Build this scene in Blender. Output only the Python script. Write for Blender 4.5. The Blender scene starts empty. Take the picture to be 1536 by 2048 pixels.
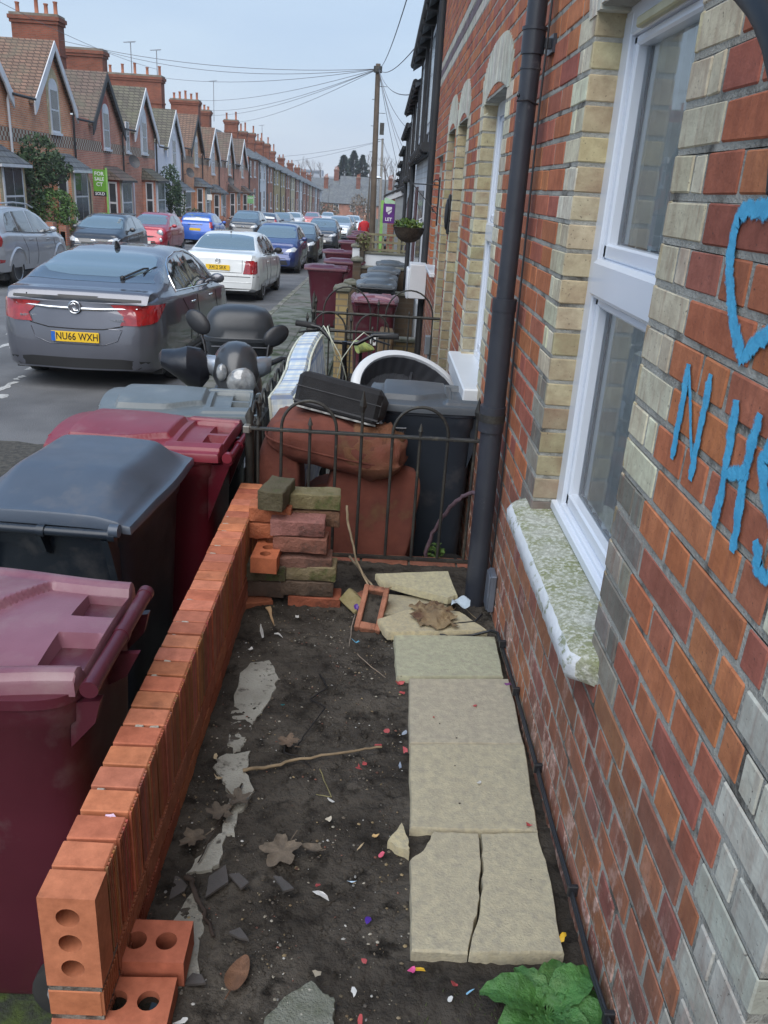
import bpy, bmesh, math, random
from mathutils import Vector, Matrix, Euler, noise
from mathutils.bvhtree import BVHTree
R = math.radians
S = bpy.context.scene
COL = S.collection
rnd = random.Random(7)
# ---------------------------------------------------------------- camera
cam = bpy.data.cameras.new('camera'); camo = bpy.data.objects.new('camera', cam); COL.objects.link(camo)
yaw, pit, rol = .0233453, .374333, .0640555
F_ = Vector((math.sin(yaw)*math.cos(pit), math.cos(yaw)*math.cos(pit), -math.sin(pit)))
R_ = Vector((math.cos(yaw), -math.sin(yaw), 0)); U_ = R_.cross(F_)
R2 = R_*math.cos(rol)+U_*math.sin(rol); U2 = -R_*math.sin(rol)+U_*math.cos(rol)
camo.matrix_world = Matrix(((R2.x, U2.x, -F_.x, 0), (R2.y, U2.y, -F_.y, 0), (R2.z, U2.z, -F_.z, 0), (0, 0, 0, 1)))
cam.sensor_fit = 'HORIZONTAL'; cam.sensor_width = 36; cam.lens = 1650.07/1536*36
cam.clip_start = .02; cam.clip_end = 3000
S.camera = camo
S.render.resolution_x = 768; S.render.resolution_y = 1024
# ---------------------------------------------------------------- sky, sun, exposure
W = bpy.data.worlds.new('World'); S.world = W; W.use_nodes = True
nt = W.node_tree; nt.nodes.clear()
out = nt.nodes.new('ShaderNodeOutputWorld'); bg = nt.nodes.new('ShaderNodeBackground')
sky = nt.nodes.new('ShaderNodeTexSky'); sky.sky_type = 'NISHITA'; sky.sun_disc = False
SUN_EL, SUN_AZ = 54, 186
sky.sun_elevation = R(SUN_EL); sky.sun_rotation = R(SUN_AZ); sky.air_density = 1.0; sky.dust_density = 3.0; sky.ozone_density = 2.0
mix = nt.nodes.new('ShaderNodeMix'); mix.data_type = 'RGBA'
cl = nt.nodes.new('ShaderNodeTexNoise'); cl.inputs['Scale'].default_value = 2.2; cl.inputs['Detail'].default_value = 4
tc = nt.nodes.new('ShaderNodeTexCoord'); mp = nt.nodes.new('ShaderNodeMapping'); mp.inputs['Scale'].default_value = (1, 1, 3.5)
cr = nt.nodes.new('ShaderNodeValToRGB')
# an even overcast layer: zenith grey-blue, whiter towards the horizon
sep = nt.nodes.new('ShaderNodeSeparateXYZ'); hr = nt.nodes.new('ShaderNodeValToRGB')
hr.color_ramp.elements[0].position = 0.0; hr.color_ramp.elements[0].color = (2.3, 2.52, 2.8, 1)
hr.color_ramp.elements[1].position = .55; hr.color_ramp.elements[1].color = (.92, 1.6, 2.65, 1)
e = hr.color_ramp.elements.new(.12); e.color = (1.8, 2.25, 2.8, 1)
nt.links.new(tc.outputs['Generated'], sep.inputs[0]); nt.links.new(sep.outputs['Z'], hr.inputs[0])
nt.links.new(tc.outputs['Generated'], mp.inputs[0]); nt.links.new(mp.outputs[0], cl.inputs['Vector'])
cm = nt.nodes.new('ShaderNodeMix'); cm.data_type = 'RGBA'; cm.blend_type = 'MULTIPLY'; cm.inputs[0].default_value = 1
cr.color_ramp.elements[0].position = .3; cr.color_ramp.elements[0].color = (.86, .89, .95, 1)
cr.color_ramp.elements[1].position = .7; cr.color_ramp.elements[1].color = (1.12, 1.09, 1.05, 1)
nt.links.new(cl.outputs['Fac'], cr.inputs[0]); nt.links.new(hr.outputs[0], cm.inputs[6]); nt.links.new(cr.outputs[0], cm.inputs[7])
mix.inputs[0].default_value = .94
nt.links.new(sky.outputs[0], mix.inputs[6]); nt.links.new(cm.outputs[2], mix.inputs[7])
nt.links.new(mix.outputs[2], bg.inputs[0]); bg.inputs[1].default_value = .1
nt.links.new(bg.outputs[0], out.inputs[0])
sl = bpy.data.lights.new('sun', 'SUN'); sl.energy = 1.5; sl.angle = R(75); sl.color = (1, .96, .9)
so = bpy.data.objects.new('sun', sl); COL.objects.link(so)
a = R(SUN_AZ); el = R(SUN_EL)
so.rotation_euler = Vector((math.sin(a)*math.cos(el), math.cos(a)*math.cos(el), math.sin(el))).to_track_quat('Z', 'Y').to_euler()
S.view_settings.view_transform = 'Standard'; S.view_settings.look = 'None'; S.view_settings.gamma = 1
S.view_settings.exposure = 1.62
# ---------------------------------------------------------------- materials
def nodes(name):
    m = bpy.data.materials.new(name); m.use_nodes = True; n = m.node_tree
    return m, n, n.nodes['Principled BSDF']
def N(n, t, **k):
    x = n.nodes.new('ShaderNode'+t)
    for a_, v in k.items():
        if a_ in x.inputs: x.inputs[a_].default_value = v
        else: setattr(x, a_, v)
    return x
def mixc(n, f, a_, b_, blend='MIX'):
    x = n.nodes.new('ShaderNodeMix'); x.data_type = 'RGBA'; x.blend_type = blend
    for i, s in ((0, f), (6, a_), (7, b_)):
        if hasattr(s, 'links'): n.links.new(s, x.inputs[i])
        elif i == 0: x.inputs[0].default_value = s
        else: x.inputs[i].default_value = (*s, 1)
    return x.outputs[2]
def ramp(n, s, p0, p1, c0=(0, 0, 0), c1=(1, 1, 1)):
    x = n.nodes.new('ShaderNodeValToRGB'); e = x.color_ramp.elements
    e[0].position = p0; e[1].position = p1; e[0].color = (*c0, 1); e[1].color = (*c1, 1)
    n.links.new(s, x.inputs[0]); return x.outputs[0]
def nz(n, co, sc, det=4, ro=.55):
    x = N(n, 'TexNoise', Scale=sc, Detail=det, Roughness=ro); n.links.new(co, x.inputs['Vector']); return x.outputs['Fac']
def bumpn(n, b, h, st, dist=.01):
    x = N(n, 'Bump', Strength=st, Distance=dist); n.links.new(h, x.inputs['Height']); n.links.new(x.outputs[0], b.inputs['Normal'])
MC = {}
def mat(name, c, c2=None, rough=.6, metal=0, ns=5, bump=0, bs=60, spec=.5, coat=0, vcol=False, dirt=None, dscale=3, dlo=.5, dhi=.65, rv=0):
    """one surface: two tones mixed by noise, optional worn or dirty patches, optional bump"""
    if name in MC: return MC[name]
    m, n, b = nodes(name)
    tc = N(n, 'TexCoord'); co = tc.outputs['Object']
    b.inputs['Roughness'].default_value = rough; b.inputs['Metallic'].default_value = metal
    b.inputs['Specular IOR Level'].default_value = spec; b.inputs['Coat Weight'].default_value = coat; b.inputs['Coat Roughness'].default_value = .04
    f = ramp(n, nz(n, co, ns), .35, .65)
    if c2 is None: c2 = tuple(v*.82 for v in c)
    col = mixc(n, f, c, c2)
    if vcol:
        at = N(n, 'Attribute', attribute_name='Col')
        col = mixc(n, 1.0, col, at.outputs['Color'], 'MULTIPLY')
    if dirt:
        d = ramp(n, nz(n, co, dscale, 8, .65), dlo, dhi)
        col = mixc(n, d, col, dirt)
    n.links.new(col, b.inputs['Base Color'])
    if rv:
        rr = N(n, 'MapRange'); n.links.new(nz(n, co, ns*2.3, 6), rr.inputs[0]); rr.inputs[3].default_value = rough-rv; rr.inputs[4].default_value = rough+rv
        n.links.new(rr.outputs[0], b.inputs['Roughness'])
    if bump: bumpn(n, b, nz(n, co, bs, 6, .6), bump)
    MC[name] = m; return m
def glass(name, tint=(.012, .015, .017), rough=.03):
    if name in MC: return MC[name]
    m, n, b = nodes(name); b.inputs['Base Color'].default_value = (*tint, 1); b.inputs['Roughness'].default_value = rough
    b.inputs['Specular IOR Level'].default_value = .9; b.inputs['Coat Weight'].default_value = .5; b.inputs['Coat Roughness'].default_value = .02
    MC[name] = m; return m
def bricks(name, c1, c2, mo, bw=.225, rh=.077, ms=.011, dirt=None, band=None):
    """procedural brick courses on walls facing x or y, object coordinates"""
    if name in MC: return MC[name]
    m, n, b = nodes(name); tc = N(n, 'TexCoord'); sp = N(n, 'SeparateXYZ'); n.links.new(tc.outputs['Object'], sp.inputs[0])
    ad = N(n, 'Math', operation='ADD'); n.links.new(sp.outputs[0], ad.inputs[0]); n.links.new(sp.outputs[1], ad.inputs[1])
    cb = N(n, 'CombineXYZ'); n.links.new(ad.outputs[0], cb.inputs[0]); n.links.new(sp.outputs[2], cb.inputs[1])
    br = N(n, 'TexBrick', Scale=1.0); br.inputs['Brick Width'].default_value = bw; br.inputs['Row Height'].default_value = rh
    br.inputs['Mortar Size'].default_value = ms; br.inputs['Mortar Smooth'].default_value = .2; br.inputs['Bias'].default_value = -.1
    br.inputs['Color1'].default_value = (*c1, 1); br.inputs['Color2'].default_value = (*c2, 1); br.inputs['Mortar'].default_value = (*mo, 1)
    n.links.new(cb.outputs[0], br.inputs['Vector'])
    col = br.outputs['Color']
    f = ramp(n, nz(n, tc.outputs['Object'], 1.3, 6), .3, .7, (.72, .72, .72), (1.12, 1.1, 1.08))
    col = mixc(n, 1.0, col, f, 'MULTIPLY')
    if band:
        z0, z1, cbn = band
        g = N(n, 'Math', operation='GREATER_THAN'); g.inputs[1].default_value = z0; n.links.new(sp.outputs[2], g.inputs[0])
        l = N(n, 'Math', operation='LESS_THAN'); l.inputs[1].default_value = z1; n.links.new(sp.outputs[2], l.inputs[0])
        mu = N(n, 'Math', operation='MULTIPLY'); n.links.new(g.outputs[0], mu.inputs[0]); n.links.new(l.outputs[0], mu.inputs[1])
        ck = N(n, 'TexChecker', Scale=6.5); ck.inputs['Color1'].default_value = (*cbn, 1); ck.inputs['Color2'].default_value = (.2, .09, .06, 1)
        n.links.new(cb.outputs[0], ck.inputs['Vector'])
        col = mixc(n, mu.outputs[0], col, ck.outputs['Color'])
    n.links.new(col, b.inputs['Base Color']); b.inputs['Roughness'].default_value = .85; b.inputs['Specular IOR Level'].default_value = .25
    bumpn(n, b, br.outputs['Fac'], -.4)
    MC[name] = m; return m
# ---------------------------------------------------------------- mesh builder
CH_V = []; CH_F = []
def _chamfer():
    idx = {}
    for sx in (-1, 1):
        for sy in (-1, 1):
            for sz in (-1, 1):
                for ax in range(3): idx[(sx, sy, sz, ax)] = len(CH_V); CH_V.append((sx, sy, sz, ax))
    fs = []
    for ax in range(3):
        o1, o2 = [i for i in range(3) if i != ax]
        for s in (-1, 1):
            q = []
            for a_, b_ in ((-1, -1), (1, -1), (1, 1), (-1, 1)):
                k = [0, 0, 0]; k[ax] = s; k[o1] = a_; k[o2] = b_; q.append(idx[(*k, ax)])
            fs.append(q)
        for a_ in (-1, 1):      # edges parallel to ax
            for b_ in (-1, 1):
                def K(t): k = [0, 0, 0]; k[ax] = t; k[o1] = a_; k[o2] = b_; return k
                fs.append([idx[(*K(-1), o1)], idx[(*K(1), o1)], idx[(*K(1), o2)], idx[(*K(-1), o2)]])
    for sx in (-1, 1):
        for sy in (-1, 1):
            for sz in (-1, 1): fs.append([idx[(sx, sy, sz, i)] for i in range(3)])
    for q in fs:                # orient outwards
        p = [Vector([CH_V[i][k]*(1. if k == CH_V[i][3] else .9) for k in range(3)]) for i in q]
        nn = (p[1]-p[0]).cross(p[2]-p[0])
        if nn.dot(sum(p, Vector())) < 0: q.reverse()
        CH_F.append(q)
_chamfer()
def TR(loc=(0, 0, 0), rot=(0, 0, 0), sc=(1, 1, 1)):
    return Matrix.LocRotScale(Vector(loc), Euler(rot), Vector(sc))
class MB:
    def __init__(s): s.v = []; s.f = []; s.m = []; s.c = []; s.T = Matrix()
    def add(s, vs, fs, m=0, c=None, T=None):
        o = len(s.v); M_ = s.T @ T if T is not None else s.T
        s.v += [tuple(M_ @ Vector(p)) for p in vs]
        for q in fs: s.f.append([o+i for i in q]); s.m.append(m); s.c.append(c)
        return s
    def box(s, x0, x1, y0, y1, z0, z1, m=0, c=None, T=None, ch=0, jit=0):
        hx, hy, hz = (x1-x0)/2, (y1-y0)/2, (z1-z0)/2; cx, cy, cz = (x1+x0)/2, (y1+y0)/2, (z1+z0)/2
        if ch:
            h = (hx, hy, hz); vs = []
            for sx, sy, sz, ax in CH_V:
                sg = (sx, sy, sz); p = [sg[k]*(h[k] if k == ax else max(h[k]-ch, h[k]*.3)) for k in range(3)]
                vs.append(p)
            if jit:
                for sgn in {(a_, b_, c_) for a_ in (-1, 1) for b_ in (-1, 1) for c_ in (-1, 1)}:
                    d = [rnd.uniform(-jit, jit)*(.25 if k_ == 0 else 1) for k_ in range(3)]
                    for i, cv in enumerate(CH_V):
                        if cv[:3] == sgn: vs[i] = [vs[i][k]+d[k]+rnd.uniform(-jit, jit)*(.1 if k == 0 else .4) for k in range(3)]
            s.add([(p[0]+cx, p[1]+cy, p[2]+cz) for p in vs], CH_F, m, c, T)
        else:
            vs = [(x, y, z) for x in (x0, x1) for y in (y0, y1) for z in (z0, z1)]
            s.add(vs, [(0, 1, 3, 2), (4, 6, 7, 5), (0, 4, 5, 1), (2, 3, 7, 6), (0, 2, 6, 4), (1, 5, 7, 3)], m, c, T)
        return s
    def quad(s, a_, b_, c_, d_, m=0, c=None, T=None): return s.add([a_, b_, c_, d_], [(0, 1, 2, 3)], m, c, T)
    def loft(s, rings, m=0, c=None, cap=True, close=True, T=None):
        n = len(rings[0]); vs = [p for r in rings for p in r]; fs = []
        for i in range(len(rings)-1):
            for j in range(n if close else n-1):
                k = (j+1) % n; fs.append((i*n+j, i*n+k, (i+1)*n+k, (i+1)*n+j))
        if cap: fs.append(tuple(range(n-1, -1, -1))); fs.append(tuple((len(rings)-1)*n+i for i in range(n)))
        return s.add(vs, fs, m, c, T)
    def tube(s, pts, r, n=8, m=0, c=None, cap=True, T=None):
        pts = [Vector(p) for p in pts]; rs = r if isinstance(r, (list, tuple)) else [r]*len(pts); rings = []
        up = None
        for i, p in enumerate(pts):
            d = (pts[min(i+1, len(pts)-1)]-pts[max(i-1, 0)]).normalized()
            if up is None: up = Vector((0, 0, 1)) if abs(d.z) < .9 else Vector((1, 0, 0))
            a_ = d.cross(up).normalized(); b_ = a_.cross(d).normalized(); up = b_
            rings.append([p+(a_*math.cos(t)+b_*math.sin(t))*rs[i] for t in [2*math.pi*k/n for k in range(n)]])
        return s.loft(rings, m, c, cap, T=T)
    def cyl(s, p0, p1, r0, r1=None, n=16, m=0, c=None, T=None): return s.tube([p0, p1], [r0, r0 if r1 is None else r1], n, m, c, T=T)
    def lathe(s, prof, n=20, m=0, c=None, T=None, cap=True, sx=1, sy=1):
        return s.loft([[(r*math.cos(2*math.pi*k/n)*sx, r*math.sin(2*math.pi*k/n)*sy, z) for k in range(n)] for r, z in prof], m, c, cap, T=T)
    def prism(s, poly, t0, t1, axis='x', m=0, c=None, T=None):
        """2-D outline extruded along an axis; poly given in the two other axes"""
        f = {'x': lambda p, t: (t, p[0], p[1]), 'y': lambda p, t: (p[0], t, p[1]), 'z': lambda p, t: (p[0], p[1], t)}[axis]
        n = len(poly); vs = [f(p, t0) for p in poly]+[f(p, t1) for p in poly]
        fs = [tuple(range(n)), tuple(range(2*n-1, n-1, -1))]+[(i, i+n, (i+1) % n+n, (i+1) % n) for i in range(n)]
        return s.add(vs, fs, m, c, T)
    def sphere(s, c0, r, n=12, m=0, c=None, T=None):
        k = n//2; rx, ry, rz = r if isinstance(r, (tuple, list)) else (r, r, r)
        rings = [[(c0[0]+rx*math.sin(math.pi*i/k)*math.cos(2*math.pi*j/n), c0[1]+ry*math.sin(math.pi*i/k)*math.sin(2*math.pi*j/n), c0[2]-rz*math.cos(math.pi*i/k)) for j in range(n)] for i in range(k+1)]
        rings[0] = [tuple(Vector(rings[0][0])+Vector((1e-4*math.cos(j), 1e-4*math.sin(j), 0))) for j in range(n)]
        rings[-1] = [tuple(Vector(rings[-1][0])+Vector((1e-4*math.cos(j), 1e-4*math.sin(j), 0))) for j in range(n)]
        return s.loft(rings, m, c, True, T=T)
    def build(s, name, mats, parent=None, smooth=35, loc=None, sub=0, bevel=0, fixn=True):
        me = bpy.data.meshes.new(name); me.from_pydata(s.v, [], s.f)
        if not isinstance(mats, (list, tuple)): mats = [mats]
        for q in mats: me.materials.append(q)
        me.polygons.foreach_set('material_index', s.m)
        if any(c is not None for c in s.c):
            at = me.color_attributes.new('Col', 'FLOAT_COLOR', 'CORNER'); buf = []
            for q, c in zip(s.f, s.c): buf += list((*(c or (1, 1, 1)), 1))*len(q)
            at.data.foreach_set('color', buf)
        if fixn:
            bm = bmesh.new(); bm.from_mesh(me); bmesh.ops.recalc_face_normals(bm, faces=bm.faces); bm.to_mesh(me); bm.free()
        if smooth:
            me.polygons.foreach_set('use_smooth', [True]*len(me.polygons)); me.set_sharp_from_angle(angle=R(smooth))
        me.update()
        o = bpy.data.objects.new(name, me); COL.objects.link(o)
        if parent: o.parent = parent
        if loc: o.location = loc
        if bevel: b = o.modifiers.new('bevel', 'BEVEL'); b.width = bevel; b.segments = 2; b.limit_method = 'ANGLE'; b.angle_limit = R(40)
        if sub: q = o.modifiers.new('sub', 'SUBSURF'); q.levels = sub; q.render_levels = sub
        return o
def tag(o, label=None, cat=None, group=None, kind=None):
    if label: o['label'] = label
    if cat: o['category'] = cat
    if group: o['group'] = group
    if kind: o['kind'] = kind
    return o
def thing(name, label, cat, loc=(0, 0, 0), rot=(0, 0, 0), group=None, sc=1):
    o = bpy.data.objects.new(name, None); COL.objects.link(o); o.empty_display_size = .1
    o.location = loc; o.rotation_euler = rot; o.scale = (sc, sc, sc)
    return tag(o, label, cat, group)
def copy_tree(o, parent=None):
    c = o.copy(); COL.objects.link(c); c.parent = parent
    for ch in list(o.children): copy_tree(ch, c)
    return c
def dup(o, label, loc, rz=None, group=None):
    c = copy_tree(o); c.location = loc
    if rz is not None: c.rotation_euler.z = rz
    c['label'] = label
    if group: c['group'] = group
    return c
def GP(y): return -2.08-.024*(y-2)         # pavement level
def GR(y): return GP(y)-.08                # road level
def GS(y): return -1.575-.034*(y-2)        # raised front garden level
SL = math.atan(.024)
def vary(c, d=.12, h=.04):
    k = 1+rnd.uniform(-d, d); return tuple(max(0, v*k*(1+rnd.uniform(-h, h))) for v in c)
def text(name, s, size, m, parent, loc, rot, ext=.001, sx=1, spacing=1, bold=0, align='CENTER'):
    cu = bpy.data.curves.new(name, 'FONT'); cu.body = s; cu.size = size; cu.extrude = ext; cu.offset = bold
    cu.align_x = align; cu.align_y = 'CENTER'; cu.space_character = spacing; cu.resolution_u = 3
    t = bpy.data.objects.new('t', cu); COL.objects.link(t)
    dg = bpy.context.evaluated_depsgraph_get(); me = bpy.data.meshes.new_from_object(t.evaluated_get(dg))
    bpy.data.objects.remove(t); bpy.data.curves.remove(cu)
    me.materials.clear(); me.materials.append(m)
    o = bpy.data.objects.new(name, me); COL.objects.link(o); o.parent = parent; o.location = loc; o.rotation_euler = rot; o.scale = (sx, 1, 1)
    return o
# ================================================================ the setting
M_tar = mat('asphalt', (.135, .137, .142), (.085, .087, .092), .82, ns=1.1, bump=.9, bs=75, dirt=(.12, .12, .115), dscale=55, dlo=.62, dhi=.7, spec=.35)
M_pav = mat('pavement_slabs', (.12, .125, .11), (.065, .07, .055), .8, ns=1.6, bump=.5, bs=40, dirt=(.04, .055, .022), dscale=2.2, dlo=.48, dhi=.62, spec=.35)
M_kerb = mat('kerb_stone', (.2, .195, .17), (.11, .11, .09), .85, ns=3, bump=.5, bs=50, dirt=(.05, .07, .03), dscale=5)
M_soil = mat('soil', (.092, .08, .066), (.042, .036, .03), .92, ns=5, bump=1, bs=80, dirt=(.018, .015, .012), dscale=16, dlo=.5, dhi=.66, spec=.2)
M_conc = mat('old_concrete', (.40, .39, .34), (.27, .26, .22), .9, ns=7, bump=.6, bs=130, dirt=(.07, .06, .05), dscale=22, dlo=.56, dhi=.66)
M_moss = mat('moss_ground', (.035, .04, .028), (.022, .025, .022), .95, ns=4, bump=.8, bs=80, dirt=(.055, .085, .012), dscale=7, dlo=.45, dhi=.65)
M_white = mat('white_paint', (.72, .74, .76), (.66, .68, .7), .35, ns=3)
M_upvc = mat('white_upvc', (.74, .78, .84), (.70, .74, .81), .22, ns=2, spec=.55)
M_iron = mat('wrought_iron', (.035, .035, .034), (.06, .058, .05), .55, metal=.3, ns=14, bump=.3, bs=120, dirt=(.11, .1, .075), dscale=18, dlo=.58, dhi=.66)
M_blackp = mat('black_plastic', (.016, .017, .02), (.024, .025, .029), .42, ns=6, rv=.08)
M_glass = glass('window_glass')
def strip(name, x0, x1, y0, y1, f, off, m, ny=60, nx=2, disp=0, kind='structure', yf=None):
    b = MB(); vs = []; fs = []
    for j in range(ny+1):
        t = j/ny; y = y0+(y1-y0)*(t**2.2 if yf else t)
        for i in range(nx+1):
            x = x0+(x1-x0)*i/nx; z = f(y)+off
            if disp: z += disp*(noise.noise(Vector((x*3, y*3, 0)))+.5*noise.noise(Vector((x*11, y*11, 3)))+.45*noise.noise(Vector((x*37, y*37, 5))))
            vs.append((x, y, z))
    for j in range(ny):
        for i in range(nx):
            k = j*(nx+1)+i; fs.append((k, k+1, k+nx+2, k+nx+1))
    b.add(vs, fs); return tag(b.build(name, m, smooth=60, fixn=False), kind=kind)
strip('road', -10.3, -2.15, -8, 200, GR, 0, M_tar, 80, 10, yf=1)
strip('pavement', -2.03, -.58, -8, 198, GP, 0, M_pav, 60, 2, yf=1)
strip('far_pavement', -12.4, -10.42, -8, 198, GP, 0, M_pav, 60, 2, yf=1)
strip('front_yards', -.58, .8, 3.6, 198, GP, -.05, mat('yard_paving', (.16, .15, .13), (.08, .085, .06), .9, ns=1.5, bump=.5, bs=30, dirt=(.04, .055, .02), dscale=3), 60, 2, yf=1)
strip('far_yards', -16, -12.4, -8, 198, GP, -.01, M_conc, 60, 2, yf=1)
g = MB(); g.quad((-900, -60, -9.4), (900, -60, -9.4), (900, 1600, -12), (-900, 1600, -12))
tag(g.build('ground', mat('distant_ground', (.06, .07, .045), ns=.02), fixn=False), kind='structure')
def kerb(name, x0, x1):
    b = MB(); y = -6.
    while y < 120:
        L = .91; c = vary((1, 1, 1), .15)
        z = GP(y+L/2)
        b.box(x0, x1, y+.004, y+L-.004, z-.3, z+.004, c=c, ch=.012); y += L
    return tag(b.build(name, mat('kerb_vc', (.2, .195, .17), (.12, .12, .1), .85, ns=5, bump=.5, bs=50, vcol=True, dirt=(.05, .065, .03), dscale=5)), kind='structure')
kerb('kerb', -2.15, -2.03); kerb('far_kerb', -10.42, -10.3)
# slab joints and covers of the near pavement
b = MB(); y = -4
for y in [k*.62 for k in range(-3, 60)]:
    for x0, x1 in ((-2.02, -1.32), (-1.3, -.6)):
        z = GP(y+.3)
        b.add([(x0, y, GP(y)+.006), (x1, y, GP(y)+.006), (x1, y+.6, GP(y+.6)+.006), (x0, y+.6, GP(y+.6)+.006)], [(0, 1, 2, 3)], c=vary((1, 1, 1), .14))
tag(b.build('paving_slabs', mat('slab_vc', (.155, .16, .14), (.09, .095, .078), .78, ns=3, bump=.6, bs=45, vcol=True, dirt=(.04, .055, .02), dscale=3, dlo=.5, dhi=.62, spec=.4), fixn=False, smooth=0), kind='structure')
# worn lane paint, a broken white line
b = MB()
for x0, y0, L, w in ((-5.25, 11.3, 1.3, .1), (-5.6, 12.6, .9, .1), (-4.15, 8.9, .5, .08), (-4.2, 9.5, .25, .06), (-4.0, 8.55, .2, .1), (-4.3, 10.1, .35, .05), (-6.2, 16, .8, .07)):
    n = 9; L_ = [(x0+rnd.uniform(-.02, .02), y0+L*i/n) for i in range(n+1)]; R__ = [(x0+w+rnd.uniform(-.03, .03), y0+L*i/n) for i in range(n+1)]
    p = L_+R__[::-1]; b.add([(q[0], q[1], GR(q[1])+.004) for q in p], [tuple(range(len(p)))])
tag(b.build('road_marking', mat('worn_road_paint', (.5, .5, .48), (.2, .2, .2), .8, ns=40), fixn=False, smooth=0), kind='structure')
b = MB()
n = 26; pts = []
for i in range(n):
    t = 2*math.pi*i/n; r = 1+rnd.uniform(-.2, .2); pts.append((-3.0+.85*r*math.cos(t), 6.5+.5*r*math.sin(t)))
b.add([(p[0], p[1], GR(p[1])+.004) for p in pts], [tuple(range(n))])
tag(b.build('tarmac_patch', mat('broken_tarmac', (.03, .03, .028), (.075, .07, .06), .95, ns=22, bump=1, bs=45), fixn=False, smooth=0), kind='structure')
# ---- our raised front garden
strip('garden_soil', -.47, .56, .2, 3.5, GS, -.004, M_soil, 520, 170, disp=.015)
strip('near_path', -1.6, -.47, -2, 1.9, GP, .02, M_moss, 90, 30, disp=.006)
b = MB(); b.box(-.46, .56, -.5, 3.62, -2.4, -1.72)
tag(b.build('garden_bank', M_soil), kind='structure')
def blob(name, pts, off, m, t=.006, jit=.006):
    q = []
    for i, p in enumerate(pts):
        p2 = pts[(i+1) % len(pts)]
        for k in range(4):
            f = k/4; q.append((p[0]+(p2[0]-p[0])*f+rnd.uniform(-jit, jit), p[1]+(p2[1]-p[1])*f+rnd.uniform(-jit, jit)))
    b = MB(); n = len(q)
    cx = sum(p[0] for p in q)/n; cy = sum(p[1] for p in q)/n
    top = [(p[0], p[1], GS(p[1])+off) for p in q]; low = [(cx+(p[0]-cx)*1.08, cy+(p[1]-cy)*1.05, GS(p[1])-.02) for p in q]
    b.add(top+low, [tuple(range(n))]+[(i, i+n, (i+1) % n+n, (i+1) % n) for i in range(n)])
    return b.build(name, m, smooth=0)
for P in ([(-.404, 2.431), (-.380, 2.519), (-.313, 2.550), (-.271, 2.438), (-.273, 2.364), (-.293, 2.241), (-.315, 2.142), (-.322, 2.038), (-.348, 2.011), (-.378, 2.059), (-.390, 2.190)],
          [(-.387, 1.984), (-.304, 2.015), (-.301, 1.921), (-.270, 1.836), (-.292, 1.743), (-.290, 1.667), (-.320, 1.656), (-.328, 1.811), (-.352, 1.873), (-.399, 1.936)],
          [(-.357, 1.618), (-.317, 1.675), (-.310, 1.570), (-.328, 1.536), (-.380, 1.525), (-.366, 1.575)],
          [(-.391, 1.354), (-.356, 1.471), (-.327, 1.414), (-.302, 1.359), (-.315, 1.332), (-.289, 1.233), (-.326, 1.213), (-.360, 1.316)]):
    tag(blob('concrete_footing', P, .002, M_conc), kind='structure')
b = blob('concrete_slab', [(-.142, 1.136), (-.108, 1.184), (-.061, 1.225), (-.028, 1.194), (-.009, 1.184), (-.010, 1.142), (-.008, 1.098), (-.146, 1.092)], .025, mat('pebbly_concrete', (.22, .23, .19), (.15, .16, .12), .95, ns=40, bump=.9, bs=160, dirt=(.5, .47, .4), dscale=90, dlo=.62, dhi=.66), jit=.004)
tag(b, 'broken piece of pebbly concrete half buried at the bottom of the garden', 'concrete slab')
# ================================================================ our terrace house
def masonry():
    m, n, b = nodes('masonry'); tc = N(n, 'TexCoord'); co = tc.outputs['Object']; sp = N(n, 'SeparateXYZ'); n.links.new(co, sp.inputs[0])
    at = N(n, 'Attribute', attribute_name='Col')
    col = mixc(n, 1.0, at.outputs['Color'], ramp(n, nz(n, co, 16, 8, .65), .3, .7, (.74, .70, .68), (1.2, 1.24, 1.24)), 'MULTIPLY')
    st = N(n, 'Mapping'); st.inputs['Scale'].default_value = (1, 9, 1.3); n.links.new(co, st.inputs[0])
    col = mixc(n, ramp(n, nz(n, st.outputs[0], 6, 5), .5, .78, (0, 0, 0), (.5, .5, .5)), col, (.22, .075, .05))
    col = mixc(n, ramp(n, nz(n, co, 120, 3), .66, .72, (0, 0, 0), (.7, .7, .7)), col, (.06, .045, .04))
    # ageing: damp grime and spalling low on the wall
    lo = N(n, 'MapRange'); n.links.new(sp.outputs[2], lo.inputs[0]); lo.inputs[1].default_value = -.8; lo.inputs[2].default_value = -1.62; lo.clamp = True
    g = ramp(n, nz(n, co, 5, 8, .7), .35, .62)
    mu = N(n, 'Math', operation='MULTIPLY'); n.links.new(lo.outputs[0], mu.inputs[0]); n.links.new(g, mu.inputs[1])
    m2 = N(n, 'Math', operation='MULTIPLY'); n.links.new(mu.outputs[0], m2.inputs[0]); m2.inputs[1].default_value = .75
    col = mixc(n, m2.outputs[0], col, (.13, .1, .085))
    lo2 = N(n, 'MapRange'); n.links.new(sp.outputs[2], lo2.inputs[0]); lo2.inputs[1].default_value = -1.0; lo2.inputs[2].default_value = -1.5
    st2 = N(n, 'Mapping'); st2.inputs['Scale'].default_value = (1, 1, .45); n.links.new(co, st2.inputs[0])
    fl = ramp(n, nz(n, st2.outputs[0], 13, 9, .75), .52, .58); m3 = N(n, 'Math', operation='MULTIPLY'); n.links.new(lo2.outputs[0], m3.inputs[0]); n.links.new(fl, m3.inputs[1])
    col = mixc(n, m3.outputs[0], col, mixc(n, ramp(n, nz(n, co, 60, 3), .45, .6), (.6, .4, .34), (.3, .2, .15)))
    n.links.new(col, b.inputs['Base Color']); b.inputs['Roughness'].default_value = .82; b.inputs['Specular IOR Level'].default_value = .3
    bumpn(n, b, nz(n, co, 70, 8, .65), .45, .006); return m
M_mas = masonry()
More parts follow.
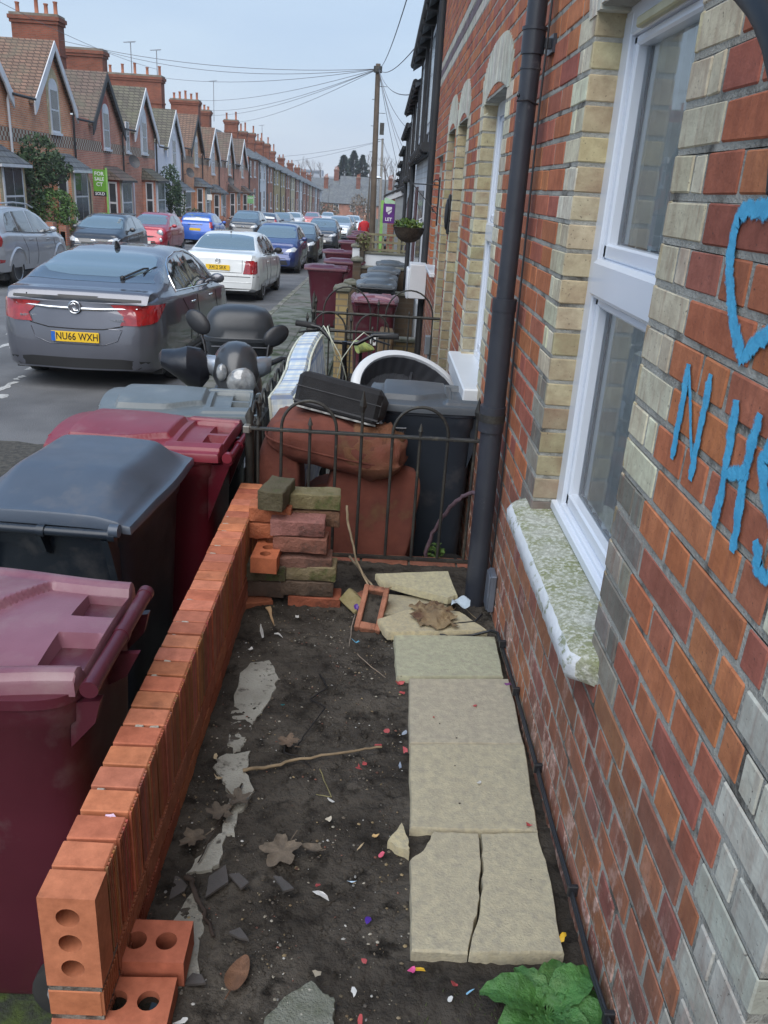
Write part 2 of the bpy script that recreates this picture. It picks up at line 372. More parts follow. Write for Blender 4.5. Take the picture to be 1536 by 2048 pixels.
M_mort = mat('mortar', (.46, .45, .40), (.34, .33, .29), .95, ns=10, bump=.9, bs=110, dirt=(.1, .09, .075), dscale=9, dlo=.52, dhi=.66)
RED = [(.46, .165, .08), (.44, .15, .075), (.40, .135, .08), (.34, .11, .07), (.49, .185, .085), (.36, .12, .085), (.42, .15, .09), (.47, .17, .075)]
YEL = [(.62, .57, .42), (.55, .5, .36), (.66, .62, .48), (.58, .52, .38)]
REV = [(.5, .42, .26), (.44, .37, .23), (.54, .46, .3)]
XW = .535; CO = .077; ZJ = .1635
W1 = (1.66, 2.50, -.94, .455, .08); W2 = (4.21, 5.13, -.94, .455, .08); D1 = (6.1, 6.85, -2.4, .455, .16); D2 = (7.12, 7.85, -2.4, .455, .16); W3 = (8.35, 9.3, -.75, .36, .03)
OPEN = [W1, W2, D1, D2]
def qcol(y, z, door=False):
    if door and z < -.5: c = rnd.choice([(.52, .51, .45), (.46, .45, .40), (.56, .54, .46)])
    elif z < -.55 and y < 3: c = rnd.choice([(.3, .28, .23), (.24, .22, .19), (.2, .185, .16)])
    else: c = rnd.choice(YEL)
    return vary(c, .08)
def house_wall(name, parent, ya, yb, ops, z0, z1, endq0=False, endq1=False):
    b = MB(); k0 = math.floor((z0-ZJ)/CO); k1 = math.ceil((z1-ZJ)/CO)
    for k in range(k0, k1):
        zc0 = ZJ+k*CO+.011+rnd.uniform(-.001, .001); zc1 = zc0+.0635
        zm = (zc0+zc1)/2; par = k % 2
        segs = []; y = ya; q = endq0
        for o in sorted(ops):
            top = o[3]+(.0 if o is W3 else .0)
            if o[2]-.01 < zm < top:
                segs.append((y, o[0], q, o is not W3)); y = o[1]; q = o is not W3
        segs.append((y, yb, q, endq1))
        for s0, s1, q0, q1 in segs:
            items = []
            def put(a_, b__, kind):
                if b__-a_ > .018: items.append((a_, b__, kind))
            u0, u1 = s0, s1
            if q0:
                if par: put(u0, u0+.2, 'Y'); u0 += .211
                else: put(u0, u0+.1, 'Y'); put(u0+.108, u0+.16, 'Y'); u0 += .171
            if q1 and u1-u0 > .2:
                if par: put(u1-.2, u1, 'Y'); u1 -= .211
                else: put(u1-.1, u1, 'Y'); put(u1-.16, u1-.108, 'Y'); u1 -= .171
            per = .3375; off = (.1688 if par else 0)
            t = math.floor((u0-off)/per)*per+off; hold = None
            while t < u1:
                for a_, L in ((t, .212), (t+.226, .098)):
                    p0, p1 = max(a_, u0), min(a_+L, u1)
                    if p1-p0 < .01: continue
                    if p1-p0 < .06:
                        if items and items[-1][2] == 'R': items[-1] = (items[-1][0], p1, 'R'); continue
                        u0 = p0; hold = p0; continue
                    if hold is not None: p0 = hold; hold = None
                    put(p0, p1, 'R')
                t += per
            for a_, b__, kd in items:
                z = zm
                if kd == 'Y': c = qcol((a_+b__)/2, z, s0 < .8 and a_ < 1.1)
                else:
                    c = vary(rnd.choice(RED), .1)
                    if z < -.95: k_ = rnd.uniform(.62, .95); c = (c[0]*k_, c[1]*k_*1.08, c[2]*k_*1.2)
                if 1.03 < z < 1.27 and ya > 3: c = vary((.5, .48, .42) if not (1.1 < z < 1.19) else (.17, .13, .15), .1)
                near = a_ < 5.5
                b.box(XW-rnd.uniform(-.0008, .0010), XW+.035 if not (kd == 'Y') else XW+.078, a_, b__, zc0, zc1, 0, c, ch=.0028 if near else 0, jit=.0016 if near else 0)
            # reveal faces of each opening edge
            b.box(XW+.0026, XW+.26, s0+.0015, s1-.0015, zc0-.0128, zc1+.0018, 1)
    # reveal stones and arches
    for o in ops:
        if o is W3: continue
        for k in range(k0, k1):
            zc0 = ZJ+k*CO+.011; zm = zc0+.03
            if o[2] < zm < o[3]:
                for yy, d in ((o[0], -.02), (o[1], .02)):
                    c = vary(rnd.choice(REV), .1)
                    if zm < -.6: c = tuple(v*.75 for v in c)
                    a_, b__ = sorted((yy, yy+d))
                    if yy == o[0]: b__ += .0022
                    else: a_ -= .0022
                    b.box(XW+.0005, XW+.24, a_, b__, zc0, zc0+.066, 0, c, ch=.003 if o[0] < 5 else 0, jit=.001 if o[0] < 5 else 0)
        w = o[1]-o[0]; rise = .065; n = max(8, round(w/.042)); yc = (o[0]+o[1])/2
        for i in range(-2, n+2):
            y0 = o[0]+w*i/n+.002; y1 = o[0]+w*(i+1)/n-.002; ym = (y0+y1)/2; t = (ym-yc)/(w/2)
            zb = o[3]+rise*max(0, 1-t*t) if abs(t) < 1 else o[3]; zt = o[3]+.27-.09*abs(t)**3
            lean = t*.05
            c = vary((.6, .59, .5), .12); cb = vary((.44, .4, .3), .1)
            b.add([(XW-.003, y0, zb), (XW-.003, y1, zb), (XW-.003, y1+lean, zt), (XW-.003, y0+lean, zt), (XW+.2, y0, zb), (XW+.2, y1, zb), (XW+.2, y1+lean, zt), (XW+.2, y0+lean, zt)],
                  [(0, 1, 2, 3), (4, 7, 6, 5), (0, 4, 5, 1), (2, 6, 7, 3), (0, 3, 7, 4), (1, 5, 6, 2)], 0, c)
        b.box(XW+.0015, XW+.19, o[0]-.02, o[1]+.02, o[3]+rise-.005, o[3]+.24, 1)
    return b.build(name, [M_mas, M_mort], parent, smooth=25)
hA = thing('brick_house', 'near red brick house wall with blue painted heart and letters beside a white framed window', 'house')
hB = thing('brick_house', 'next door red brick house wall beyond the grey downpipe, with a white framed arched window', 'house')
hC = thing('brick_house', 'third red brick house along, last before the white painted house', 'house')
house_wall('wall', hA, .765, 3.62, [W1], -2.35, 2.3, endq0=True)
house_wall('wall', hB, 3.6205, 6.985, [W2, D1], -2.7, 2.3)
house_wall('wall', hC, 6.986, 9.75, [D2, W3], -2.7, 2.3)
M_bk2 = bricks('house_brick_upper', (.4, .11, .055), (.33, .085, .05), (.24, .225, .19))
for p, a_, b__ in ((hA, -2.5, 3.62), (hB, 3.622, 6.985), (hC, 6.987, 9.75)):
    q = MB(); q.box(XW+.004, 1.0, a_, b__, 2.3, 3.9); q.build('upper_wall', M_bk2, p)
    q = MB(); q.add([(XW-.3, a_, 3.85), (XW-.3, b__, 3.85), (4.5, b__, 6.6), (4.5, a_, 6.6), (XW-.3, a_, 3.78), (XW-.3, b__, 3.78), (4.5, b__, 6.5), (4.5, a_, 6.5)], [(0, 1, 2, 3), (7, 6, 5, 4), (0, 4, 5, 1), (2, 6, 7, 3), (0, 3, 7, 4), (1, 5, 6, 2)])
    q.build('roof', mat('slate_roof', (.09, .095, .105), (.06, .062, .07), .6, ns=3, bump=.4, bs=20), p)
q = MB(); q.box(XW+.004, 1.0, -2.5, -.2, -2.4, 2.3); q.box(XW+.2, 1.0, -.2, .765, .6, 2.3); q.build('side_wall', M_bk2, hA)
q = MB(); q.box(.86, .9, -.2, .766, -2.4, .6); q.build('front_door', mat('dark_blue_door', (.03, .04, .06), rough=.4), hA)
# gas-tight backs so that no sky shows through the windows
q = MB(); q.box(1.6, 1.62, .9, 3.5, -1.7, 2.2); q.box(1.6, 1.62, 3.7, 9.7, -2.4, 2.2); q.box(.8, 1.6, .9, 9.7, -1.66, -1.6)
q.build('interior', mat('room_interior', (.25, .23, .2), (.18, .16, .14), .9, ns=1), hA)
# painted heart and letters
GRAF = [[(1.185, .008), (1.220, .006), (1.279, .001), (1.310, -.008), (1.316, -.025), (1.314, -.057), (1.304, -.086), (1.274, -.127), (1.254, -.153), (1.230, -.172), (1.210, -.186), (1.191, -.205)],
 [(1.191, -.205), (1.179, -.184), (1.157, -.168), (1.134, -.157), (1.107, -.138), (1.08, -.1), (1.07, -.05), (1.09, -.005), (1.13, .012), (1.16, .004), (1.185, -.02)],
 [(1.391, -.247), (1.386, -.299), (1.385, -.361), (1.384, -.414)], [(1.384, -.256), (1.354, -.300), (1.318, -.359), (1.29, -.395)], [(1.291, -.243), (1.291, -.309), (1.288, -.367), (1.287, -.42)],
 [(1.183, -.258), (1.173, -.316), (1.164, -.392), (1.165, -.452)], [(1.100, -.257), (1.103, -.310), (1.104, -.362), (1.091, -.418), (1.089, -.460)], [(1.162, -.365), (1.126, -.352), (1.103, -.338)],
 [(.955, -.29), (.985, -.268), (1.02, -.268), (1.05, -.285), (1.06, -.316), (1.04, -.352), (1.0, -.372), (.965, -.39), (.955, -.42), (.98, -.447), (1.005, -.447), (1.03, -.415)]]
mg = mat('sky_blue_paint', (.06, .38, .63), (.09, .47, .74), .6, ns=18, bump=.3, bs=60, dirt=(.07, .3, .5), dscale=30, dlo=.6, dhi=.7)
for gname, idx in (('painted_heart', (0, 1)), ('painted_letter', (2, 3, 4)), ('painted_letter', (5, 6, 7)), ('painted_letter', (8,))):
    b = MB(); GC = []
    for gi in idx:
        st = GRAF[gi]
        w0 = .021 if gi < 2 else .0185
        if gi == 3: w0 = .009
        P = []
        for i in range(len(st)-1):
            for k in range(8): f = k/8; P.append((st[i][0]*(1-f)+st[i+1][0]*f, st[i][1]*(1-f)+st[i+1][1]*f))
        P.append(st[-1]); L_ = []; Q_ = []
        for i, p in enumerate(P):
            d = Vector(P[min(i+1, len(P)-1)])-Vector(P[max(i-1, 0)]); d.normalize(); nn = Vector((-d.y, d.x))
            w = w0*(.8+.45*abs(noise.noise(Vector((i*.21, gi*3.3, 0))))); w2 = w0*(.8+.45*abs(noise.noise(Vector((i*.19, gi*5.3, 9)))))
            if i < 2 or i > len(P)-3: w *= .72; w2 *= .72
            L_.append((XW-.0035-gi*.00012, p[0]+nn.x*w, p[1]+nn.y*w)); Q_.append((XW-.0035-gi*.00012, p[0]-nn.x*w2, p[1]-nn.y*w2))
        n = len(L_); C_ = [tuple((Vector(p)+Vector(q))/2) for p, q in zip(L_, Q_)]
        for i in range(n-1):
            for E_ in (L_, Q_): b.add([E_[i], E_[i+1], C_[i+1], C_[i]], [(0, 1, 2, 3)]); GC.append(((0,)*3, (0,)*3, (1,)*3, (1,)*3))
    go = b.build(gname, mg, hA, fixn=False, smooth=0)
    at = go.data.color_attributes.new('Col', 'FLOAT_COLOR', 'CORNER'); at.data.foreach_set('color', [v for q in GC for c in q for v in (*c, 1)])
n = mg.node_tree; bs_ = n.nodes['Principled BSDF']; at = N(n, 'Attribute', attribute_name='Col'); tc = N(n, 'TexCoord'); ad = N(n, 'Math', operation='MULTIPLY_ADD'); n.links.new(nz(n, tc.outputs['Object'], 70, 6, .7), ad.inputs[0]); ad.inputs[1].default_value = 1.1
sx_ = N(n, 'SeparateColor'); n.links.new(at.outputs['Color'], sx_.inputs[0]); n.links.new(sx_.outputs[0], ad.inputs[2]); tr = N(n, 'BsdfTransparent'); mx = N(n, 'MixShader')
th = N(n, 'Math', operation='MULTIPLY_ADD'); n.links.new(nz(n, tc.outputs['Object'], 24, 5, .7), th.inputs[0]); th.inputs[1].default_value = .9; th.inputs[2].default_value = -.62; a2 = N(n, 'Math', operation='ADD'); n.links.new(ad.outputs[0], a2.inputs[0]); n.links.new(th.outputs[0], a2.inputs[1]); n.links.new(ramp(n, a2.outputs[0], .5, .78), mx.inputs[0]); n.links.new(tr.outputs[0], mx.inputs[1]); n.links.new(bs_.outputs[0], mx.inputs[2]); n.links.new(mx.outputs[0], n.nodes['Material Output'].inputs[0])
# ---- windows
def sash(parent, o, xf, zt, arch=True, detail=True):
    """white plastic window filling opening o; xf = x of its outer face"""
    y0, y1, z0, z1, _ = o
    w = thing('window', None, None); w.parent = parent; del_ = [w.pop(k) for k in list(w.keys())]
    f = MB(); fw = .075; zm = -.205
    top = zt
    f.box(xf, xf+.06, y0-.01, y0+fw*.8, z0, top, ch=.004); f.box(xf, xf+.06, y1-fw, y1+.01, z0, top, ch=.004)
    f.box(xf+.001, xf+.06, y0, y1, top-.055, top+.2, ch=.004)          # head
    f.box(xf+.001, xf+.06, y0, y1, z0-.005, z0+.05, ch=.004)
    for a_, c_ in ((zm-.05, zm+.055),): f.box(xf-.012, xf+.05, y0+fw*.75, y1-fw+.004, a_, c_, ch=.012)
    for za, zb in ((z0+.05, zm-.05), (zm+.055, top-.055)):            # sash profiles round each pane
        s = .032
        f.box(xf+.012, xf+.055, y1-fw-s, y1-fw+.002, za, zb, ch=.006); f.box(xf+.012, xf+.055, y0+fw*.8, y0+fw*.8+s, za, zb, ch=.006)
        f.box(xf+.012, xf+.055, y0+fw*.8, y1-fw, za, za+s*1.3, ch=.006); f.box(xf+.012, xf+.055, y0+fw*.8, y1-fw, zb-s*.8, zb, ch=.006)
    fr = f.build('frame', M_upvc, w)
    if detail:
        t = MB(); t.box(xf+.0495, xf+.056, y1-fw-.038, y1-fw-.031, z0+.08, zm-.05); t.box(xf+.0495, xf+.056, y1-fw-.038, y1-fw-.031, zm+.06, top-.08)
        t.box(xf+.0495, xf+.056, y0+fw, y1-fw-.03, z0+.088, z0+.095); t.box(xf+.0495, xf+.056, y0+fw, y1-fw-.03, zm+.093, zm+.1)
        t.build('gasket', M_blackp, w)
        v = MB(); v.box(xf-.018, xf+.002, 1.95, 2.32, .40, .425, ch=.004); v.build('trickle_vent', mat('yellowed_plastic', (.5, .46, .28), (.42, .38, .22), .5, ns=12), w)
    p = MB(); p.quad((xf+.04, y0+fw, z0+.06), (xf+.04, y0+fw, top-.06), (xf+.04, y1-fw, top-.06), (xf+.04, y1-fw, z0+.06))
    m, n, bb = nodes('pane_glass') if 'pane_glass' not in MC else (MC['pane_glass'], None, None)
    if n:
        MC['pane_glass'] = m; tr = N(n, 'BsdfTransparent'); tr.inputs[0].default_value = (.95, .97, .97, 1); gl = N(n, 'BsdfGlossy'); gl.inputs['Roughness'].default_value = .015
        fr_ = N(n, 'Fresnel'); fr_.inputs[0].default_value = 1.7; mx = N(n, 'MixShader')
        n.links.new(fr_.outputs[0], mx.inputs[0]); n.links.new(tr.outputs[0], mx.inputs[1]); n.links.new(gl.outputs[0], mx.inputs[2])
        n.links.new(mx.outputs[0], n.nodes['Material Output'].inputs[0])
    p.build('pane', m, w, fixn=False)
    c = MB(); n_ = 46                                                  # net curtain hung behind
    for i in range(n_):
        ya = y0+(y1-y0)*i/n_; yb = y0+(y1-y0)*(i+1)/n_
        xa = xf+.06+.012*math.sin(i*1.9)+.006*math.sin(i*.7); xb = xf+.06+.012*math.sin((i+1)*1.9)+.006*math.sin((i+1)*.7)
        c.quad((xa, ya, z0), (xb, yb, z0), (xb, yb, top), (xa, ya, top))
    c.build('net_curtain', mat('net_curtain', (.85, .86, .83), (.74, .75, .73), .9, ns=12), w, fixn=False)
    return w
w1 = sash(hA, W1, .612, .455); w2 = sash(hB, W2, .612, .455, detail=False)
q = MB(); q.box(.6, .66, W3[0]-.01, W3[1]+.01, W3[2], W3[3]); fr3 = q.build('window', M_upvc, hC)
q = MB(); q.box(.598, .602, W3[0]+.07, W3[1]-.07, W3[2]+.08, -.2); q.box(.598, .602, W3[0]+.07, W3[1]-.07, -.12, W3[3]-.08); q.build('pane', M_glass, fr3)
# stone sill of the near window, and white sills next door
M_sill = mat('lichened_stone', (.42, .42, .34), (.25, .27, .12), .95, ns=11, bump=.9, bs=120, dirt=(.66, .66, .58), dscale=80, dlo=.46, dhi=.62)
def sill(parent, y0, y1, z, xo, m, mf, th=.085, near=False):
    b = MB(); n = 40; sec = [(XW+.105, z+.004), (xo+.03, z-.006), (xo+.012, z-.014), (xo, z-.032), (xo+.004, z-.07), (xo+.02, z-th), (XW+.02, z-th-.004)]
    rings = []
    for i in range(n+1):
        t = i/n; y = y0+(y1-y0)*t; e_ = min(t, 1-t)*n; k = 1 if e_ >= 2 else (.6 if e_ < 1 else .88)
        rings.append([(XW+.1-(XW+.1-p[0])*k+(rnd.uniform(-.0015, .0015) if near else 0), y, z+(p[1]-z)*(k if i not in (0, n) else .9)+(rnd.uniform(-.001, .001) if near else 0)) for p in sec])
    b.loft(rings, 0)
    for i, f in enumerate(b.f):
        zs = [b.v[j][2] for j in f]; xs = [b.v[j][0] for j in f]
        if min(xs) < xo+.02 and max(zs) < z-.012: b.m[i] = 1
        if max(abs(b.v[j][1]-y0) for j in f) < .03 and len(f) > 4: b.m[i] = 1
    return b.build('sill', [m, mf], parent, smooth=50)
M_sillp = mat('flaking_white_paint', (.68, .70, .72), (.6, .62, .63), .6, ns=6, bump=.4, bs=60, dirt=(.24, .26, .16), dscale=16, dlo=.56, dhi=.63)
sill(w1, 1.575, 2.62, -.94, .468, M_sill, M_sillp, near=True)
q = MB(); q.box(.596, .625, 1.66, 2.5, -.934, -.905, ch=.003); q.build('sub_sill', M_upvc, w1)
q = MB(); q.box(.46, .64, 4.14, 5.2, -1.0, -.93, ch=.008); q.box(.47, .60, 4.16, 5.18, -1.05, -1.0); q.build('sill', M_white, w2)
q = MB(); q.box(.49, .60, W3[0]-.04, W3[1]+.04, W3[2]-.04, W3[2], ch=.006); q.build('sill', M_white, fr3)
for o, hh in ((D1, hB), (D2, hC)):
    q = MB(); q.box(.80, .85, o[0]-.02, o[1]+.02, -2.3, .6); d = q.build('door', mat('varnished_door', (.12, .05, .03), rough=.4), hh)
    q = MB(); q.sphere((.785, o[0]+.1, -1.0), .03); q.build('handle', mat('brass', (.6, .45, .2), metal=1, rough=.3), d)
q = MB(); q.box(.515, .536, 6.93, 7.02, -.32, -.02, ch=.008); q.sphere((.51, 6.975, -.17), (.02, .05, .12)); q.build('door_knocker_plate', M_blackp, hB)
# black rainwater pipe between the houses
M_pipe = mat('grey_painted_pipe', (.03, .034, .045), (.045, .05, .063), .38, ns=5, rv=.1, bump=.1, bs=25, dirt=(.1, .1, .11), dscale=14, dlo=.63, dhi=.7)
dp = thing('drainpipe', 'dark grey rainwater downpipe standing on the wall between the two brick houses', 'drainpipe')
b = MB(); PX, PY = .468, 3.12
b.cyl((PX, PY, -.37), (PX, PY, 3.8), .033, n=24); b.build('upper_pipe', M_pipe, dp, smooth=50)
b = MB(); b.cyl((PX+.012, PY-.0, -1.68), (PX, PY, -.36), .043, n=24); b.cyl((PX, PY, -.86), (PX, PY, -.76), .05, n=24); b.cyl((PX, PY, -.4), (PX, PY, -.355), .045, n=24); b.build('lower_pipe', M_pipe, dp, smooth=50)
for z in (.44, 2.2):
    b = MB(); b.cyl((PX, PY, z), (PX, PY, z+.075), .0385, n=24); b.cyl((PX, PY, z+.07), (PX, PY, z+.08), .042, n=24); b.cyl((PX, PY, z-.045), (PX, PY, z-.04), .036, n=24)
    b.box(PX, XW, PY-.012, PY+.012, z+.02, z+.05); b.box(XW-.01, XW+.004, PY-.05, PY+.05, z+.005, z+.06); b.build('bracket', M_pipe, dp, smooth=50)
b = MB(); b.cyl((PX, PY, -.82), (PX, PY, -.79), .052, n=24); b.build('bracket', M_iron, dp, smooth=50)
b = MB(); b.tube([(PX+.04, PY-.03, 2.9), (PX+.045, PY-.03, 1.2), (PX+.04, PY-.028, .3), (PX+.05, PY-.03, -.5), (XW-.006, PY-.05, -1.1), (XW-.01, PY-.06, -1.45)], .004, 6)
tag(b.build('black_cable', M_blackp, smooth=60), 'thin black cable running down behind the grey downpipe', 'cable')
b = MB(); b.tube([(PX-.034, PY-.045, .31), (PX-.04, PY-.04, .295), (PX, PY-.04, .30), (PX+.035, PY-.02, .29)], .003, 6); b.sphere((PX-.037, PY-.045, .312), .006)
tag(b.build('cable_tie', M_blackp, smooth=60), 'black cable tie round the top of the grey downpipe', 'cable tie')
# cable stapled along the foot of the wall
cb = thing('wall_cable', 'black cable clipped along the foot of the near brick wall above the paving flags', 'cable')
P = [(.524, 1.06, -1.46), (.52, 1.226, -1.475), (.522, 1.367, -1.48), (.524, 1.499, -1.485), (.522, 1.669, -1.49), (.524, 1.869, -1.495), (.526, 2.135, -1.51), (.527, 2.368, -1.52), (.525, 2.62, -1.535), (.52, 2.72, -1.53), (.5, 2.76, -1.545), (.43, 2.77, -1.575), (.34, 2.75, -1.575), (.28, 2.765, -1.565), (.35, 2.82, -1.56), (.45, 2.85, -1.56), (.49, 2.95, -1.58)]
P2 = []
for i in range(len(P)-1):
    for k in range(4): f = k/4; P2.append(tuple(P[i][j]*(1-f)+P[i+1][j]*f for j in range(3)))
P2.append(P[-1])
b = MB(); b.tube(P2, .0045, 7); b.tube([(p[0]-.002, p[1]+.01, p[2]-.009) for p in P2[:-12]], .004, 7); b.build('cable', M_blackp, cb, smooth=60)
for y in (1.13, 1.45, 1.9, 2.3, 2.62):
    q = MB(); q.box(.512, XW, y-.006, y+.006, -1.5-.034*(y-1.9)-.01, -1.5-.034*(y-1.9)+.02, ch=.002); q.build('clip', M_blackp, cb)
b = MB(); b.box(.508, .532, 2.93, 3.02, -1.56, -1.40, ch=.004); b.box(.5, .51, 2.935, 3.015, -1.555, -1.405, ch=.004)
tag(b.build('socket_cover', mat('grey_metal', (.2, .23, .28), (.15, .17, .21), .4, metal=.4, ns=8)), 'small grey metal cover box low on the brick wall next to the downpipe', 'cover box')
# curved iron bracket over the doorway, top right
b = MB(); pts = [(.42, 1.7, .36), (.42, 1.5, .345), (.42, 1.36, .318), (.42, 1.27, .294), (.42, 1.2, .270), (.42, 1.15, .2485), (.42, 1.10, .224), (.42, 1.06, .200), (.42, 1.02, .17), (.42, .98, .13), (.42, .95, .085), (.42, .93, .02)]
b.tube(pts, .018, 12)
tag(b.build('door_hood_bracket', mat('black_gloss_iron', (.006, .006, .007), rough=.5), smooth=60), 'curved black iron bracket arching in front of the wall at the top right corner', 'bracket')
# ================================================================ new low brick wall
NB = [(.50, .18, .09), (.47, .16, .085), (.43, .14, .075), (.52, .20, .10), (.40, .13, .075), (.47, .17, .10)]
def newbrick():
    m, n, b = nodes('new_brick'); tc = N(n, 'TexCoord'); co = tc.outputs['Object']
    at = N(n, 'Attribute', attribute_name='Col')
    col = mixc(n, 1.0, at.outputs['Color'], ramp(n, nz(n, co, 26, 8, .65), .32, .68, (.74, .70, .68), (1.14, 1.14, 1.14)), 'MULTIPLY')
    col = mixc(n, ramp(n, nz(n, co, 9, 9, .7), .62, .7, (0, 0, 0), (.6, .6, .6)), col, (.2, .08, .045))
    n.links.new(col, b.inputs['Base Color']); b.inputs['Roughness'].default_value = .75; b.inputs['Specular IOR Level'].default_value = .3
    bumpn(n, b, nz(n, co, 160, 4, .6), .25, .003); return m
M_nb = newbrick(); M_nm = mat('new_mortar', (.30, .28, .24), (.05, .035, .025), .95, ns=26, bump=.8, bs=140)
M_hole = mat('brick_hole', (.2, .07, .035), (.12, .045, .025), .9, ns=30)
def nw_x(y): t = (y-1.10)/2.44; return -.541-.034*t          # left face x
def nw_z(y): return -1.196-.0365*(y-1.10)                    # top
lw = thing('garden_wall', 'new low orange brick garden wall capped with bricks on end, beside the wheelie bins', 'garden wall')
b = MB(); nb_ = 32; pitch = 2.44/nb_
for i in range(nb_):
    if i == 0: continue
    y0 = 1.10+i*pitch; y1 = y0+pitch-.0125; c = vary(rnd.choice(NB), .16); zt = nw_z(y0)+rnd.uniform(-.0015, .0015); x0 = nw_x(y0)+rnd.uniform(-.0015, .0015); x1 = x0+.1025
    if rnd.random() < .6:
        for _ in range(rnd.randint(1, 3)): mx_ = x0+rnd.choice([.004, .004, .012, .05])+rnd.uniform(0, .02); b.box(mx_, mx_+rnd.uniform(.006, .022), y1-.001, y1+.0105, zt-.014, zt-rnd.uniform(.001, .006), 2, ch=.002, jit=.001)
    # ribbed garden face: fine vertical grooves
    b.box(x0, x1-.004, y0, y1, zt-.215, zt, 0, c, ch=.0025, jit=.0007)
    for g_ in range(6):
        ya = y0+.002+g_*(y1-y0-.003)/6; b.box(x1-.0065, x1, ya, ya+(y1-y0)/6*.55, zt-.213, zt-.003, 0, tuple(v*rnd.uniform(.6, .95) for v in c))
for k in range(3):                                            # courses of stretchers beneath
    y = 1.10 - (0 if k % 2 else .0)
    ys = 1.10; first = .1 if k == 0 else .215
    while ys < 3.52:
        L = min(first, 3.54-ys); first = .215; c = vary(rnd.choice(NB), .08); x0 = nw_x(ys); z1 = nw_z(ys)-.215-.012-k*.0745; z0 = z1-.063
        b.box(x0, x0+.1025-.004, ys, ys+L-.009, z0, z1, 0, c, ch=.002)
        ng = max(2, int(L/.0115))
        for g_ in range(ng):
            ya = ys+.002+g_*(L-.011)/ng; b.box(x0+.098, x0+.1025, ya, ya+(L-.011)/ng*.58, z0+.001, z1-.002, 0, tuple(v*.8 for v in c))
        ys += L
    b2 = None
n = 24
for i in range(n):
    ya = 1.10+2.43*i/n; yb = 1.10+2.43*(i+1)/n; x0 = nw_x((ya+yb)/2); zt = nw_z(yb)
    b.box(x0+.010, x0+.090, ya+.004 if i == 0 else ya, yb, zt-.75, zt-.032-(.215 if i == 0 else 0), 1)
    if i == 0: b.box(x0+.010, x0+.090, ya+.07, yb, zt-.23, zt-.032, 1)
b.box(nw_x(1.1)+.002, nw_x(1.1)+.10, 1.1015, 1.2, nw_z(1.1)-.2265, nw_z(1.1)-.2145, 1); b.box(nw_x(1.1)+.002, nw_x(1.1)+.10, 1.1015, 1.2, nw_z(1.1)-.3015, nw_z(1.1)-.2895, 1)
b.build('wall', [M_nb, M_nm, mat('mortar_smear', (.5, .47, .4), (.36, .33, .27), .95, ns=40, bump=.6, bs=120)], lw, smooth=25)
def holes(b, pts, r, axis, depth, c=(.45, .14, .06)):
    pass
def perf_brick(name, x, y, z, rz, label, col, n_holes=3, upright=False, parent=None, group=None, tilt=(0, 0)):
    """perforated facing brick with real holes: boolean-free ring construction on its bed face"""
    L, Wd, H = .215, .1025, .065
    t = thing(name, label, 'brick', (x, y, z), (tilt[0], tilt[1], rz), group) if parent is None else None
    b = MB(); hs = [-.062, 0, .062][:n_holes] if n_holes == 3 else [-.05, .05]; r = .0215
    # top and bottom faces with round holes: cells around each hole
    edges = [-L/2]+[(hs[i]+hs[i+1])/2 for i in range(len(hs)-1)]+[L/2]; ns = 20
    for ci, hx in enumerate(hs):
        x0, x1 = edges[ci], edges[ci+1]
        ring = [(hx+r*math.cos(2*math.pi*k/ns), r*math.sin(2*math.pi*k/ns)) for k in range(ns)]
        outer = []
        for px, py in ring:
            dx, dy = px-hx, py; s = min(((x1-hx) if dx > 0 else (hx-x0))/max(abs(dx), 1e-6), (Wd/2)/max(abs(dy), 1e-6)); outer.append((hx+dx*s, dy*s))
        # add the cell corners
        for cxy in ((x0, -Wd/2), (x1, -Wd/2), (x1, Wd/2), (x0, Wd/2)):
            j = min(range(ns), key=lambda k: (outer[k][0]-cxy[0])**2+(outer[k][1]-cxy[1])**2); outer[j] = cxy
        for z_, mm in ((0, 0), (H, 0)):
            b.add([(p[0], p[1], z_) for p in ring]+[(p[0], p[1], z_) for p in outer], [(k, (k+1) % ns, (k+1) % ns+ns, k+ns) for k in range(ns)], mm, col)
        b.add([(p[0], p[1], 0) for p in ring]+[(p[0], p[1], H) for p in ring], [(k, (k+1) % ns, (k+1) % ns+ns, k+ns) for k in range(ns)], 0, tuple(v*.8 for v in col))
    for p, q in (((-L/2, -Wd/2), (L/2, -Wd/2)), ((L/2, -Wd/2), (L/2, Wd/2)), ((L/2, Wd/2), (-L/2, Wd/2)), ((-L/2, Wd/2), (-L/2, -Wd/2))):
        b.quad((*p, 0), (*q, 0), (*q, H), (*p, H), 0, col)
    if parent is None:
        o = b.build('brick_body', [M_nb], t, smooth=25, fixn=False); return t
    return b
# front end brick of the wall, standing on end with its three holes towards the camera
pb = perf_brick('x', 0, 0, 0, 0, '', vary(NB[0], .02), parent=lw)
T_ = Matrix.Translation((nw_x(1.1)+.051, 1.1660, nw_z(1.1)-.1075)) @ Euler((R(90), R(90), 0)).to_matrix().to_4x4()
pb.v = [tuple(T_ @ Vector(p)) for p in pb.v]
pb.box(nw_x(1.1)+.004, nw_x(1.1)+.098, 1.075, 1.0965, nw_z(1.1)-.21, nw_z(1.1)-.005, 1) if False else None
pb.build('end_brick', [M_nb], lw, fixn=False, smooth=25)
q = MB(); q.box(nw_x(1.1)+.01, nw_x(1.1)+.09, 1.075, 1.09, nw_z(1.1)-.2, nw_z(1.1)-.01); 
gB = 'loose perforated bricks at the near end of the low wall'
perf_brick('perforated_brick', -.432, 1.143, -1.562, R(2), 'nearest loose orange perforated brick, its holes full of rainwater, under the wall end', vary(NB[2], .03), group=gB)
perf_brick('perforated_brick', -.425, 1.262, -1.54, R(1), 'loose orange perforated brick just behind the water filled one beside the low wall', vary(NB[4], .03), group=gB)
